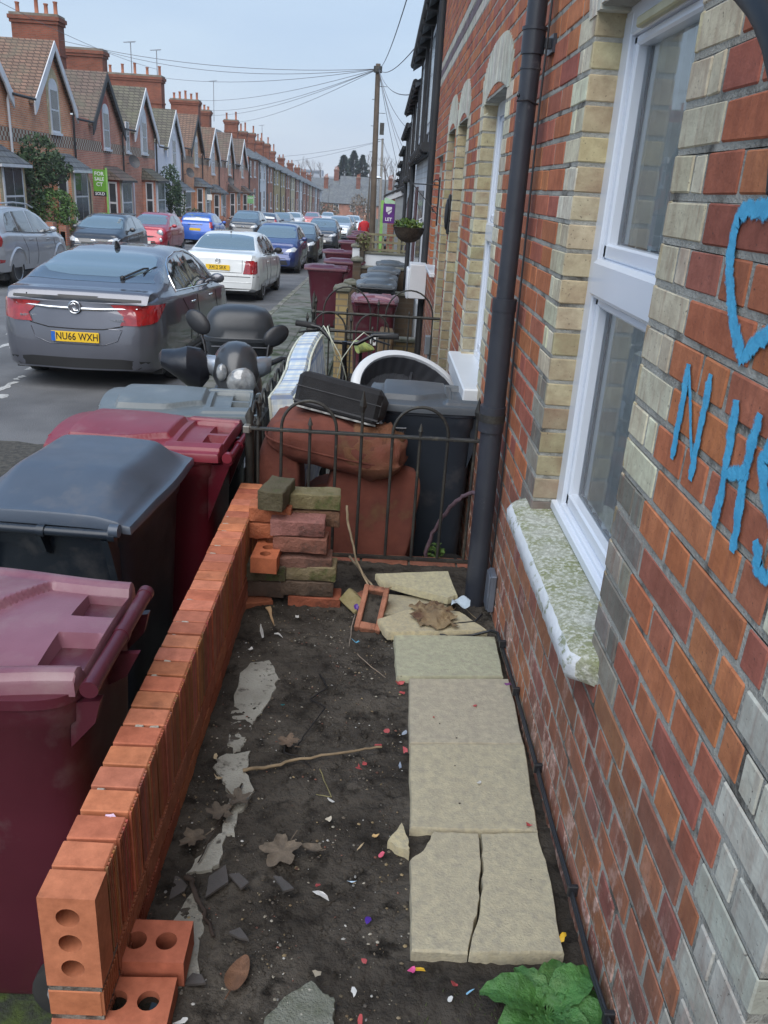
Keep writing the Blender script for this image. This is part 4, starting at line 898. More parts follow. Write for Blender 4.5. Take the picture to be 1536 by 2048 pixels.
# ================================================================ iron railings
def hoop_rail(name, p0, p1, zf, h, label, n, parts_hoop=True, group=None, th=.0065, fin=True, low=True):
    """p0,p1 plan ends; alternating hoops and spear bars; zf(t) base level"""
    t = thing(name, label, 'railing', (0, 0, 0), group=group)
    d = Vector((p1[0]-p0[0], p1[1]-p0[1])); L = d.length
    P = lambda u, z: (p0[0]+d.x*u, p0[1]+d.y*u, zf(u)+z)
    sp = 1/n
    for k in range(n):
        u0 = (k+.12)*sp; u1 = (k+.88)*sp; r = (u1-u0)*L/2; um = (u0+u1)/2; b = MB()
        pts = [P(u0, 0), P(u0, h)]+[P(um-(um-u0)*math.cos(a_), h+r*1.1*math.sin(a_)) for a_ in [math.pi*i/14 for i in range(1, 14)]]+[P(u1, h), P(u1, 0)]
        b.tube(pts, th, 8); b.build('hoop', M_iron, t, smooth=60)
        b = MB(); b.cyl(P(um, 0), P(um, h+.03), th, n=8)
        q = Vector(P(um, h+.03)); b.cyl(q, q+Vector((0, 0, .02)), th*1.6, .001, n=8); b.build('bar', M_iron, t, smooth=60)
        b = MB(); ue = k*sp+.0*sp
        if k > 0 or fin:
            b.cyl(P(ue, 0), P(ue, h+.07), th, n=8); q = Vector(P(ue, h+.06)); b.cyl(q, q+Vector((0, 0, .025)), .004, .014, n=6); b.cyl(q+Vector((0, 0, .025)), q+Vector((0, 0, .07)), .014, .001, n=6); b.build('bar', M_iron, t, smooth=60)
    for z_ in ([h-.0, .04] if low else [h]):
        b = MB(); a_, c_ = Vector(P(0, z_)), Vector(P(1, z_)); b.tube([a_+Vector((0, 0, 0)), c_], .0115, 4); b.build('rail', M_iron, t, smooth=0)
    return t
t = thing('iron_railing', 'black hooped iron railing across the near garden end in front of the dumped sofa', 'railing')
zr, zb = -1.03, -1.63; Y0 = 3.55
for k, (xa, xb_) in enumerate(((-.396, -.151), (.1, .347))):
    b = MB(); xm = (xa+xb_)/2; r = (xb_-xa)/2
    b.tube([(xa, Y0, zb), (xa, Y0, zr+.01)]+[(xm-r*math.cos(a_), Y0, zr+.01+r*1.05*math.sin(a_)) for a_ in [math.pi*i/18 for i in range(1, 18)]]+[(xb_, Y0, zr+.01), (xb_, Y0, zb)], .0072, 10)
    b.build('hoop', M_iron, t, smooth=60)
for x, top in ((-.269, .03), (-.038, .1), (.223, .03), (.471, .1), (-.50, .02)):
    b = MB(); b.cyl((x, Y0, zb), (x, Y0, zr+top), .0072, n=10)
    if top > .05: b.cyl((x, Y0, zr+top-.01), (x, Y0, zr+top+.03), .005, .017, n=4); b.cyl((x, Y0, zr+top+.03), (x, Y0, zr+top+.1), .017, .001, n=4)
    else: b.cyl((x, Y0, zr+top), (x, Y0, zr+top+.035), .012, .002, n=8)
    b.build('bar', M_iron, t, smooth=60)
b = MB(); b.box(-.545, .53, Y0-.014, Y0+.014, zr-.006, zr+.006, ch=.002); b.build('rail', M_iron, t); b = MB(); b.box(-.47, .5, Y0-.01, Y0+.01, zb+.0, zb+.012); b.build('rail', M_iron, t)
b = MB(); b.box(-.565, -.535, Y0-.02, Y0+.03, zr-.02, zr+.012, ch=.003); b.cyl((-.56, Y0, zr-.005), (-.53, Y0, zr-.005), .014, n=6); b.build('clamp', mat('galvanised', (.3, .29, .26), (.2, .19, .17), .5, metal=.6, ns=20), t)
hoop_rail('iron_railing', (-.545, 3.62), (-.545, 6.85), lambda u: -1.66-.13*u*.9, .58, 'long hooped iron railing running along the pavement past the dumped mattress', 11)
hoop_rail('iron_railing', (-.5, 6.88), (.52, 6.90), lambda u: -1.72, .74, 'hooped iron railing across the far end of the dumped furniture garden', 2, low=False)
hoop_rail('iron_gate', (-.53, 6.42), (.14, 6.45), lambda u: -1.72, .67, 'short iron gate in front of the hooped railing behind the bicycle', 2, low=False)
b = MB(); b.lathe([(.016, 0), (.016, .82), (.026, .84), (.012, .86), (.024, .89), (.012, .92), (.016, .95), (.002, 1.0)], 10, T=TR((-.52, 6.9, -1.82))); tag(b.build('gate_post', M_iron, smooth=50), 'slim black iron post with turned finial at the corner of the railing', 'post')
b = MB(); b.lathe([(.02, 0), (.02, .62), (.028, .64), (.014, .66), (.022, .69), (.002, .73)], 10, T=TR((-.545, 3.6, -1.68))); tag(b.build('gate_post', M_iron, smooth=50), 'black iron corner post where the two nearest railings meet', 'post')
# ================================================================ wheelie bins
def sq(u, v, k=.28):
    return u*math.sqrt(1-k*v*v/2), v*math.sqrt(1-k*u*u/2)
def ss(a_, b_, x): t = max(0, min(1, (x-a_)/(b_-a_))); return t*t*(3-2*t)
def make_bin(label, loc, rz, body, lid, style='panel', W_=.58, D_=.72, H_=1.0, group=None, detail=True, tilt=0):
    t = thing('wheelie_bin', label, 'wheelie bin', loc, (0, 0, rz), group)
    hw, hd = W_/2, D_/2; b = MB(); rings = []
    def ring(w, d, z, dy=0, n=36):
        r = []
        for k in range(n):
            a_ = 2*math.pi*k/n; c, s = math.cos(a_), math.sin(a_); e = .32
            r.append((w*math.copysign(abs(c)**e, c), dy+d*math.copysign(abs(s)**e, s), z))
        return r
    for z, kw, kd, dy in ((.03, .74, .66, .04), (.06, .78, .70, .035), (.3, .82, .75, .03), (.6, .86, .82, .02), (H_-.1, .9, .88, .01), (H_-.085, .93, .91, .01), (H_-.03, .955, .925, .005), (H_-.025, .985, .955, 0), (H_, .985, .955, 0)):
        rings.append(ring(hw*kw, hd*kd, z, dy))
    b.loft(rings)
    b.build('body', body, t, smooth=45)
    b = MB()
    for s_ in (-1, 1):            # moulded ribs under the handle and side panels
        b.prism([(hd*.86, H_-.04), (hd+(.045 if style != 'flat' else .015), H_-.03), (hd+(.02 if style != 'flat' else 0), H_-.09), (hd*.84, H_-(.3 if style != 'flat' else .16))], s_*hw*.72-.012, s_*hw*.72+.012, 'x')
    b.prism([(hd*.86, H_-.04), (hd+.045, H_-.03), (hd+.01, H_-.1), (hd*.84, H_-.14)], -.008, .008, 'x')
    b.box(-.006, .006, hd*.70, hd*.87, .3, H_-.1); b.build('handle_ribs', body, t, smooth=30)
    b = MB(); y = hd+(.035 if style != 'flat' else .0); zh = H_-(.012 if style != 'flat' else -.012); b.tube([(-hw*.8, y, zh), (hw*.8, y, zh)], .0155 if style != 'flat' else .019, 12)
    for x in (-hw*.8, -.01, hw*.8): b.cyl((x-.012, y, zh), (x+.012, y, zh), .021, n=14)
    b.build('handle', body, t, smooth=50)
    for s_ in (-1, 1):
        b = MB(); xw = s_*hw*.62; b.lathe([(.03, -.025), (.075, -.028), (.1, -.02), (.1, .02), (.075, .028), (.03, .025)], 20, T=Matrix.Translation((xw+s_*.06, hd*.72, .1)) @ Euler((0, R(90), 0)).to_matrix().to_4x4())
        w_ = b.build('wheel', M_rub, t, smooth=40)
        if detail: b = MB(); b.lathe([(.002, 0), (.055, .003), (.06, -.004)], 16, T=Matrix.Translation((xw+s_*.089, hd*.72, .1)) @ Euler((0, R(90*s_), 0)).to_matrix().to_4x4()); b.build('hub', mat('bin_hub', (.3, .31, .32), rough=.5), w_, smooth=40)
    if style == 'flat' and detail:          # embossed arch and scuffs on the side
        b = MB(); xs_ = -hw*.895; b.tube([(xs_, y_, z_) for y_, z_ in ((-.12, .2), (-.135, .55), (-.12, .70), (-.07, .755), (.08, .76), (.14, .72), (.15, .6), (.13, .2))], .0025, 5); b.build('embossed_arch', body, t, smooth=60)
    # lid as a moulded height field with a turned-down rim
    nu, nv = (84, 92) if detail else (16, 18)
    def h(u, v):
        au = abs(u)
        if style == 'dome':
            z = .095*(1-ss(.55, 1.0, au)*.85)*(1-ss(.30, 1.0, v)*.82)*(1-ss(-.6, -1.03, v)*.8)+.014*(1-au*au)
            z += .008*ss(.93, .85, au)*ss(-.2, .3, v)
        elif style == 'flat':
            z = .028+.03*(1-au*au)*ss(-1, -.3, v)+.012*ss(.80, .9, au)
            z -= .022*ss(.10+.35*au, .14+.35*au, v)*ss(.80, .77, au)
            rec = ss(.18, .205, au)*ss(.74, .715, au)*ss(.70, .725, v)*ss(.985, .965, v); z -= .06*rec
            z -= .012*ss(.95, .99, au)
        else:
            z = .022+.028*(1-au*au)
            pan = ss(.76-.22*ss(-.2, .4, v), .715-.22*ss(-.2, .4, v), au)*ss(-.8, -.755, v)*ss(.39, .33, v); z += .024*pan
            z -= .02*ss(.45, .49, v)*ss(.63, .6, au)*ss(.985, .96, v)
            rec = ss(.72, .75, v)*ss(.965, .945, v)*ss(.60, .575, au)*ss(.05, .075, au); z -= .035*rec
            z += .012*ss(.66, .7, au)*ss(.92, .88, au)*ss(.3, .4, v)
        return z
    b = MB(); vs = []
    ly = hd+(.018 if style != 'flat' else -.016); off = -.01; tp = .17 if style == 'flat' else .05
    for j in range(nv+1):
        for i in range(nu+1):
            u = -1+2*i/nu; v = -1+2*j/nv; x, y = sq(u, v, .22 if v < 0 else .1)
            vs.append((x*(hw+.008)*(1-tp*ss(-.3, 1, v)), off+y*ly, H_+h(u, v)+.004))
    b.add(vs, [(j*(nu+1)+i, j*(nu+1)+i+1, (j+1)*(nu+1)+i+1, (j+1)*(nu+1)+i) for j in range(nv) for i in range(nu)])
    ed = [(i, 0) for i in range(nu+1)]+[(nu, j) for j in range(1, nv+1)]+[(i, nv) for i in range(nu-1, -1, -1)]+[(0, j) for j in range(nv-1, 0, -1)]
    top = [vs[j*(nu+1)+i] for i, j in ed]; n = len(top)
    r1 = [(p[0]*1.012, off+(p[1]-off)*1.010, p[2]-.007) for p in top]; r2_ = [(p[0]*1.018, off+(p[1]-off)*1.014, (p[2]+H_)/2-.022) for p in top]; r3_ = [(p[0]*.97, off+(p[1]-off)*.97, H_-.012) for p in top]
    b.loft([top, r1, r2_, r3_], cap=False)
    if style == 'panel' or style == 'dome':
        for s_ in (-1, 1): b.cyl((s_*hw*.78, hd+.035, H_+.005), (s_*hw*.88, hd+.035, H_+.005), .022, n=12)
    lo = b.build('lid', lid, t, smooth=38, fixn=False)
    if detail and style != 'dome':
        for s_ in (-1, 1):
            q = MB(); yy = -hd-.005; q.tube([(s_*hw*.5-.05, yy+.02, H_+.012), (s_*hw*.5-.05, yy-.012, H_+.035), (s_*hw*.5+.05, yy-.012, H_+.035), (s_*hw*.5+.05, yy+.02, H_+.012)], .008, 8); q.build('lid_handle', lid, lo, smooth=60)
        if style == 'panel':
            q = MB(); q.lathe([(.05, 0), (.052, .002), (.055, .002), (.056, 0)], 24, sx=1.5, T=TR((0, .02, H_+.0735))); q.build('embossed_oval', lid, lo, smooth=50)
    elif detail:
        q = MB()
        for a_, b_, c_, d_ in ((-.06, .06, -.058, -.055), (-.06, .06, .055, .058), (-.06, -.057, -.058, .058), (.057, .06, -.058, .058)): q.box(a_, b_, c_*.6, d_*.6, 0, .0015)
        o = q.build('embossed_panel', lid, lo); o.location = (-.02, .02, H_+.1093)
    return t
M_rub = mat('rubber', (.018, .018, .019), (.028, .027, .026), .8, ns=12)
def plas(name, c, k=1.25, rough=.36, dust=(.3, .28, .27)):
    return mat(name, c, tuple(v*k for v in c), rough, ns=3, spec=.5, rv=.1, dirt=tuple(c[i]*.55+dust[i]*.3 for i in range(3)), dscale=5, dlo=.55, dhi=.8, bump=.06, bs=200)
P_mar = plas('maroon_plastic', (.07, .012, .022)); P_marl = mat('faded_sky_tinted_maroon', (.25, .11, .145), (.17, .06, .085), .34, ns=2.2, rv=.08, dirt=(.26, .16, .17), dscale=6, dlo=.45, dhi=.75, bump=.08, bs=180)  # pinkish lid tone: fading plus a sky reflection put into the colour
P_red = plas('crimson_plastic', (.11, .008, .018)); P_redl = plas('crimson_lid_plastic', (.17, .02, .032), dust=(.5, .3, .3))
P_nav = plas('dark_navy_plastic', (.012, .018, .028)); P_navl = plas('slate_blue_lid', (.055, .072, .10), rough=.36)
P_blk = plas('black_bin_plastic', (.014, .016, .02)); P_gry = plas('grey_lid_plastic', (.10, .12, .13), dust=(.5, .5, .45)); P_dgr = plas('dark_grey_lid', (.07, .082, .095))
gb = 'wheelie bins standing in a row on the pavement behind the low brick wall'
make_bin('faded maroon wheelie bin nearest the camera beside the low brick wall', (-.955, 1.775, GP(1.78)), R(-90), P_mar, P_marl, 'flat', W_=.56, D_=.74, group=gb)
make_bin('dark navy wheelie bin with a smooth glossy domed lid, second from the camera', (-1.03, 2.86, GP(2.9)+.02), R(177), P_nav, P_navl, 'dome', W_=.60, D_=.74, group=gb)
make_bin('crimson red wheelie bin between the dark domed one and the grey lidded one', (-.985, 3.58, GP(3.6)+.01), R(-92), P_red, P_redl, 'panel', W_=.56, D_=.72, group=gb)
make_bin('black wheelie bin with a light grey lid, farthest of the four by the low wall', (-1.0, 4.25, GP(4.3)), R(-84), P_blk, P_gry, 'panel', W_=.56, D_=.72, group=gb)
bd = make_bin('dark grey wheelie bin in the junk filled garden against the downpipe', (.285, 4.22, -2.0), R(-92), plas('blue_grey_bin_plastic', (.026, .034, .046)), P_dgr, 'panel', W_=.46, D_=.53, H_=.98)
rb = make_bin('maroon wheelie bin with a white number eight sticker, behind the hooped railing', (-.035, 9.8, GP(9.8)+.02), R(180), P_mar, P_marl, 'flat', H_=1.02, W_=.54, D_=.66)
text('house_number', '8', .19, mat('white_sticker', (.8, .8, .78), rough=.6), rb, (-.02, -.0+.30, .62), (R(90), 0, R(180)), .001, bold=.008)
# farther bins, along the pavement edge
gp_ = 'maroon wheelie bins lined up along the far pavement'
F1 = make_bin('maroon bin alone on the pavement, nearest of the far row, wheel at its right', (-.93, 15.1, GP(15.1)), R(-90), P_mar, P_mar, 'panel', detail=False, group=gp_)
for x, y, lab, d in ((-1.02, 20.9, 'second maroon bin of the far pavement row, its lid just above the first', 0), (-.72, 17.2, 'maroon bin tucked half behind the nearest far pavement one, to its right', 0), (-.95, 27.2, 'third maroon bin of the far pavement row, near the white pillar', 0), (-.9, 32.5, 'fourth maroon bin of the far pavement row', 0), (-1.0, 40, 'maroon bin far along the pavement below the red clad person', 0), (-.85, 36, 'maroon bin far along, left of the telegraph pole foot', 0), (-.9, 46, 'farthest maroon bin of the pavement row', 0)):
    dup(F1, lab, (x, y, GP(y)), R(-90+rnd.uniform(-6, 6)))
gd = 'dark wheelie bins in the front gardens along the terrace'
G1 = make_bin('dark bin with grey lid just behind the maroon one with the number', (-.03, 12.4, GP(12.4)), R(180), P_blk, P_dgr, 'panel', detail=False, group=gd)
for x, y, a_, lab in ((.0, 13.6, 180, 'dark bin with a dull lid, second behind the numbered maroon bin'), (.08, 15.3, 178, 'grey lidded bin just in front of the white garden wall, nearer one'), (.22, 17.3, 182, 'dark green grey bin against the white garden wall'), (.16, 27, 180, 'black bin standing behind the wooden trellis'), (.2, 33, 180, 'black bin near the purple letting sign')):
    dup(G1, lab, (x, y, GP(y)), R(a_))
dup(G1, 'charcoal bin on the far side of the street behind the black hatchback', (-11.8, 40.5, GP(40)+.1), R(90), 'bins across the street')
# ================================================================ the dumped furniture
M_sofa = mat('rust_corduroy', (.185, .058, .038), (.125, .038, .027), .95, ns=7, bump=.6, bs=22, dirt=(.15, .08, .04), dscale=4, dlo=.56, dhi=.68)
M_sofb = mat('stained_corduroy', (.17, .095, .04), (.21, .07, .045), .95, ns=4, bump=.8, bs=140)
def cushion(name, c0, dims, rot, m, label=None, cat=None, parent=None, puff=1.0, e=.35, wr=.012, zig=0):
    b = MB(); nu, nv = 48, 24; hx, hy, hz = dims[0]/2, dims[1]/2, dims[2]/2; rings = []
    for j in range(nv+1):
        ph = -math.pi/2+math.pi*j/nv; r = []
        for i in range(nu):
            th = 2*math.pi*i/nu; cp, sp_ = math.cos(ph), math.sin(ph); ct, st = math.cos(th), math.sin(th)
            x = math.copysign(abs(ct)**e, ct)*abs(cp)**(e*1.2); y = math.copysign(abs(st)**e, st)*abs(cp)**(e*1.2); z = math.copysign(abs(sp_)**.8, sp_)*(1-puff*.35*(x*x+y*y)/2)
            w = wr*noise.noise(Vector((x*2.3+c0[0]*5, y*2.3, z*2.3)))+wr*.5*noise.noise(Vector((x*7, y*7+c0[1], z*3)))
            if zig and x > .45: w += zig*math.sin(y*13+z*2)*(x-.45)
            r.append((hx*x*(1+w*3)+1e-5*ct, hy*y*(1+w*3)+1e-5*st, hz*z+w))
        rings.append(r)
    b.loft(rings)
    o = b.build(name, m, parent, smooth=70); o.location = c0; o.rotation_euler = tuple(R(a_) for a_ in rot)
    if label: tag(o, label, cat)
    return o
sf = thing('sofa', 'rust red corduroy sofa parts dumped against the iron railing, arm at the left', 'sofa', (0, 0, 0))
cushion('arm', (-.43, 3.86, -1.45), (.22, .42, .66), (0, 0, 2), M_sofa, parent=sf, e=.28, puff=.5)
cushion('seat_base', (-.05, 4.02, -1.7), (.62, .3, .6), (0, 0, 0), M_sofa, parent=sf, e=.25, puff=.4)
c1 = cushion('back_cushion', (.012, 3.78, -1.49), (.455, .17, .52), (-10, 8, 2), M_sofa, 'rust red corduroy cushion standing on end between sofa arm and dark bin', 'cushion', e=.16, puff=.25)
c2 = thing('sofa_cushion', 'plump stained rust red cushion lying on top of the sofa under the black suitcase', 'cushion', (-.16, 3.80, -1.145), (R(4), R(9), R(-2)))
cushion('cover', (0, 0, 0), (.66, .38, .235), (0, 0, 0), M_sofa, parent=c2, e=.5, puff=1.1, wr=.022)
cushion('stained_end', (.17, -.006, .001), (.325, .372, .228), (0, 0, 0), M_sofb, parent=c2, e=.55, puff=1.1, wr=.04, zig=.03)
b = MB(); b.tube([(.333*math.copysign(abs(math.cos(a_))**.5, math.cos(a_)), .192*math.copysign(abs(math.sin(a_))**.5, math.sin(a_)), .002*math.sin(5*a_)) for a_ in [2*math.pi*i/60 for i in range(61)]], .005, 6); b.build('piping', M_sofa, c2, smooth=60)
# suitcase
st = thing('suitcase', 'black fabric suitcase lying on the stained cushion', 'suitcase', (-.17, 3.87, -1.035), (R(-12), R(10.5), R(-5)))
M_case = mat('black_canvas', (.013, .013, .015), (.02, .02, .022), .85, ns=14, bump=.4, bs=160)
b = MB(); b.box(-.20, .20, -.13, .13, .0, .17, ch=.02); b.build('shell', M_case, st)
b = MB(); b.box(-.203, .203, -.134, -.126, .028, .036); b.box(-.203, .203, -.134, -.126, .10, .104); b.box(.198, .204, -.13, .13, .03, .036); b.build('zip', mat('zip_grey', (.05, .05, .055), rough=.5), st)
b = MB(); b.box(-.2, .2, -.137, -.129, .004, .012); b.build('worn_piping', mat('worn_white_piping', (.45, .45, .43), (.06, .06, .06), .7, ns=30), st)
b = MB(); b.box(.16, .23, -.11, .08, .02, .15, ch=.03); b.build('side_pocket', M_case, st)
# wire crate beside the suitcase
b = MB()
for i in range(13): b.cyl((.015+i*.012, 3.9, -1.17+i*.001), (.02+i*.012, 3.86, -1.08), .0018, n=5)
for k in range(5): b.cyl((.012, 3.9-.008*k, -1.165+.02*k), (.165, 3.9-.008*k, -1.16+.02*k), .0018, n=5)
b.tube([(.01, 3.905, -1.17), (.165, 3.905, -1.165), (.17, 3.858, -1.075), (.014, 3.858, -1.078), (.01, 3.905, -1.17)], .004, 6)
tag(b.build('wire_grille', mat('grey_wire', (.12, .12, .125), metal=.6, rough=.4), smooth=60), 'small grey wire grille wedged between suitcase and dark bin', 'grille')
# mattress: blue and cream gingham
def gingham():
    m, n, b = nodes('gingham_cloth'); tc = N(n, 'TexCoord'); sp = N(n, 'SeparateXYZ'); n.links.new(tc.outputs['Object'], sp.inputs[0])
    def stripes(s_, f, lo, hi):
        a_ = N(n, 'Math', operation='MULTIPLY'); a_.inputs[1].default_value = f; n.links.new(s_, a_.inputs[0])
        c = N(n, 'Math', operation='SINE'); n.links.new(a_.outputs[0], c.inputs[0]); return ramp(n, N2(n, c.outputs[0]), lo, hi)
    def N2(n, s_):
        q = N(n, 'MapRange'); q.inputs[1].default_value = -1; n.links.new(s_, q.inputs[0]); return q.outputs[0]
    col = mixc(n, stripes(sp.outputs[1], 88, .5, .7), (.66, .69, .66), (.46, .55, .64))
    col = mixc(n, stripes(sp.outputs[2], 88, .45, .6), col, mixc(n, .3, col, (.25, .36, .52)))
    col = mixc(n, stripes(sp.outputs[0], 130, .5, .6), col, mixc(n, .25, col, (.28, .4, .6)))
    col = mixc(n, stripes(sp.outputs[1], 30, .96, .985), col, (.25, .33, .5)); col = mixc(n, stripes(sp.outputs[2], 30, .96, .985), col, (.25, .33, .5))
    col = mixc(n, ramp(n, nz(n, tc.outputs['Object'], 5, 6), .5, .75, (0, 0, 0), (.5, .5, .5)), col, (.38, .36, .27))
    n.links.new(col, b.inputs['Base Color']); b.inputs['Roughness'].default_value = .95; bumpn(n, b, nz(n, tc.outputs['Object'], 18, 4), .35, .02); return m
mt = thing('mattress', 'blue and cream gingham cot mattress leaning against the side railing', 'mattress', (-.375, 4.02, -1.67), (R(2), R(-6), R(-3)))
b = MB(); n_ = 22; rings = []
for i in range(n_+1):
    y = 1.22*i/n_; k = .97 if i in (0, n_) else 1; bend = .006*math.sin(y*5)-.012*math.exp(-(y-.66)**2/.02); top = .70-.015*math.sin(y*5)+.05*y-.03*math.exp(-(y-.62)**2/.012)
    rings.append([(x*k+bend, y, z) for x, z in ((-.06, .02), (-.068, .3), (-.064, top-.03), (-.045, top), (.045, top), (.064, top-.03), (.068, .3), (.06, .02))])
b.loft(rings); b.build('cover', gingham(), mt, smooth=50)
for sx in (-1, 1):
    b = MB(); P = [(r_[2 if sx < 0 else 5][0], r_[0][1]-.002, r_[2][2]+.012) for r_ in rings]; P = [(sx*.066, -.004, .05)]+P+[(sx*.066, 1.225, .05)]; b.tube(P, .007, 6); b.build('piping', mat('cream_piping', (.62, .64, .55), (.5, .5, .4), .9, ns=20), mt, smooth=60)
# white oval tub with grey ribbed inside
tb = thing('oval_tub', 'white rimmed oval plastic tub with dark grey ribbed inside behind the dark bin', 'tub', (.235, 5.05, -1.235), (R(48), R(20), R(8)))
b = MB(); rr = []
for k, z in ((1.0, 0), (1.0, .03), (.97, .042), (.88, .045), (.86, .03), (.86, .0)): rr.append([(.40*k*math.cos(a_), .33*k*math.sin(a_), z) for a_ in [2*math.pi*i/56 for i in range(56)]])
b.loft(rr, cap=False); b.build('rim', M_white, tb, smooth=50)
b = MB(); rr = []
for k, z in ((.87, .035), (.82, .0), (.76, -.06), (.7, -.09), (.01, -.1)): rr.append([(.40*k*math.cos(a_)*(1+.012*math.cos(28*a_)*(1 if .6 < k < .85 else 0)), .33*k*math.sin(a_)*(1+.012*math.cos(28*a_)*(1 if .6 < k < .85 else 0)), z) for a_ in [2*math.pi*i/224 for i in range(224)]])
b.loft(rr, cap=False); ins = b.build('inside', mat('dark_grey_tub', (.06, .062, .07), (.045, .047, .055), .45, ns=8), tb, smooth=40)
b = MB()
for i in range(11): x = -.25+.048*i; b.box(x, x+.006, -.24*math.sqrt(max(.05, 1-(x/.33)**2)), .24*math.sqrt(max(.05, 1-(x/.33)**2)), -.1, -.085)
b.box(-.02, -.005, -.26, .26, -.1, -.06); b.build('ribs', MC['dark_grey_tub'], tb)
# ---- bicycle
bk = thing('bicycle', 'black mountain bicycle with a yellow green saddle among the dumped furniture', 'bicycle', (-.14, 5.66, -2.04), (R(0), R(4), R(80)))
M_bf = mat('bike_black', (.012, .012, .014), rough=.35); M_cab = mat('white_cable', (.6, .62, .5), rough=.5)
def wheel(x):
    w = MB(); w.tube([(x+.33*math.cos(a_), 0, .34+.33*math.sin(a_)) for a_ in [2*math.pi*i/40 for i in range(41)]], .022, 8); o = w.build('wheel', M_rub, bk, smooth=60)
    q = MB()
    for i in range(18): a_ = 2*math.pi*i/18; q.cyl((x, 0, .34), (x+.31*math.cos(a_), 0, .34+.31*math.sin(a_)), .0015, n=4)
    q.cyl((x, -.04, .34), (x, .04, .34), .02, n=10); q.build('spokes', mat('chrome', (.6, .6, .62), metal=1, rough=.25), o, smooth=50)
wheel(-.52); wheel(.5)
b = MB()
for p, q, r in (((-.38, 0, .92), (.0, 0, .35), .018), ((-.40, 0, .82), (.15, 0, .78), .016), ((.0, 0, .35), (.17, 0, .88), .016), ((.0, 0, .35), (.5, 0, .34), .01), ((.15, 0, .78), (.5, 0, .34), .01), ((-.38, 0, .92), (-.43, 0, .72), .02)): b.cyl(p, q, r, n=8)
for s_ in (-.05, .05): b.cyl((-.43, s_, .72), (-.52, s_, .34), .012, n=8)
b.build('frame', M_bf, bk, smooth=60)
b = MB(); b.tube([(-.36, -.33, 1.14), (-.37, -.18, 1.13), (-.40, -.08, 1.07), (-.40, .08, 1.07), (-.37, .18, 1.15), (-.36, .33, 1.17)], .013, 8); b.cyl((-.38, 0, .9), (-.41, 0, 1.08), .016, n=8)
hb = b.build('handlebar', M_bf, bk, smooth=60)
for s_, z in ((-1, 1.135), (1, 1.165)):
    b = MB(); b.cyl((-.36, s_*.21, z-.01), (-.36, s_*.34, z), .019, n=10); b.build('grip', M_rub, hb, smooth=60)
    b = MB(); b.tube([(-.37, s_*.17, z-.02), (-.41, s_*.19, z-.03), (-.43, s_*.3, z-.05)], .006, 6); b.build('brake_lever', M_bf, hb, smooth=60)
b = MB()
for a_, c_ in (((-.40, -.16, 1.12), (-.45, .03, .75)), ((-.40, .16, 1.14), (-.42, -.03, .8)), ((-.4, .12, 1.14), (-.3, .02, .85))):
    A, Cc = Vector(a_), Vector(c_); b.tube([A, A+Vector((-.06, (Cc.y-A.y)*.15, .03)), A+Vector((-.10, (Cc.y-A.y)*.4, -.02)), A+Vector((-.09, (Cc.y-A.y)*.8, -.14)), Cc+Vector((-.03, 0, .06)), Cc], .0035, 6)
b.build('cables', M_cab, bk, smooth=60)
b = MB(); b.loft([[(.05+x, y*w, .99+z+.02*math.cos(t)) for t, y, z in ((a_, math.cos(a_), .025*math.sin(a_)) for a_ in [2*math.pi*i/12 for i in range(12)])] for x, w in ((-.04, .02), (.02, .03), (.10, .05), (.17, .085), (.22, .08), (.24, .03))]); b.build('saddle', mat('yellow_saddle', (.5, .58, .16), (.2, .28, .12), .5, ns=25), bk, smooth=60)
b = MB(); b.cyl((.165, 0, .86), (.15, 0, .98), .012, n=8); b.build('seat_post', M_bf, bk, smooth=60)
# ================================================================ scooter
sc = thing('motor_scooter', 'dark grey motor scooter with a top box and handlebar muff parked on the pavement', 'scooter', (-.93, 5.62, GP(5.8)+.07), (0, 0, R(8)))
M_sg = mat('scooter_grey', (.035, .037, .042), (.042, .045, .05), .32, ns=4, coat=.3); M_silv = mat('silver_plastic', (.42, .45, .5), (.3, .33, .37), .25, metal=.6, ns=9)
# local: -y is the front, towards the camera
for y in (-.60, .75):
    b = MB(); b.lathe([(.13, -.04), (.19, -.055), (.235, -.05), (.25, -.02), (.25, .02), (.235, .05), (.19, .055), (.13, .04)], 28, T=Matrix.Translation((0, y, .25)) @ Euler((0, R(90), 0)).to_matrix().to_4x4()); o = b.build('wheel', M_rub, sc, smooth=50)
    b = MB(); b.lathe([(.02, -.05), (.13, -.03), (.14, 0), (.13, .03), (.02, .05)], 20, T=Matrix.Translation((0, y, .25)) @ Euler((0, R(90), 0)).to_matrix().to_4x4()); b.build('rim', mat('pale_rim', (.55, .58, .62), rough=.3, metal=.5), o, smooth=50)
b = MB(); b.loft([[(w*math.cos(a_), y+.03*math.sin(a_), z+h*math.sin(a_)) for a_ in [2*math.pi*i/16 for i in range(16)]] for y, z, w, h in ((-.78, .38, .02, .02), (-.74, .46, .07, .05), (-.62, .52, .095, .05), (-.5, .5, .09, .05), (-.45, .4, .06, .04))]); b.build('mudguard', mat('matt_blue_grey', (.09, .105, .135), rough=.45), sc, smooth=60)
b = MB(); b.loft([[(w*math.copysign(abs(math.cos(a_))**.7, math.cos(a_)), y+d*math.sin(a_), z) for a_ in [2*math.pi*i/20 for i in range(20)]] for y, z, w, d in ((-.33, .3, .2, .05), (-.40, .45, .23, .08), (-.44, .65, .21, .12), (-.42, .8, .17, .12), (-.38, .88, .12, .1))]); b.build('leg_shield', M_sg, sc, smooth=60)
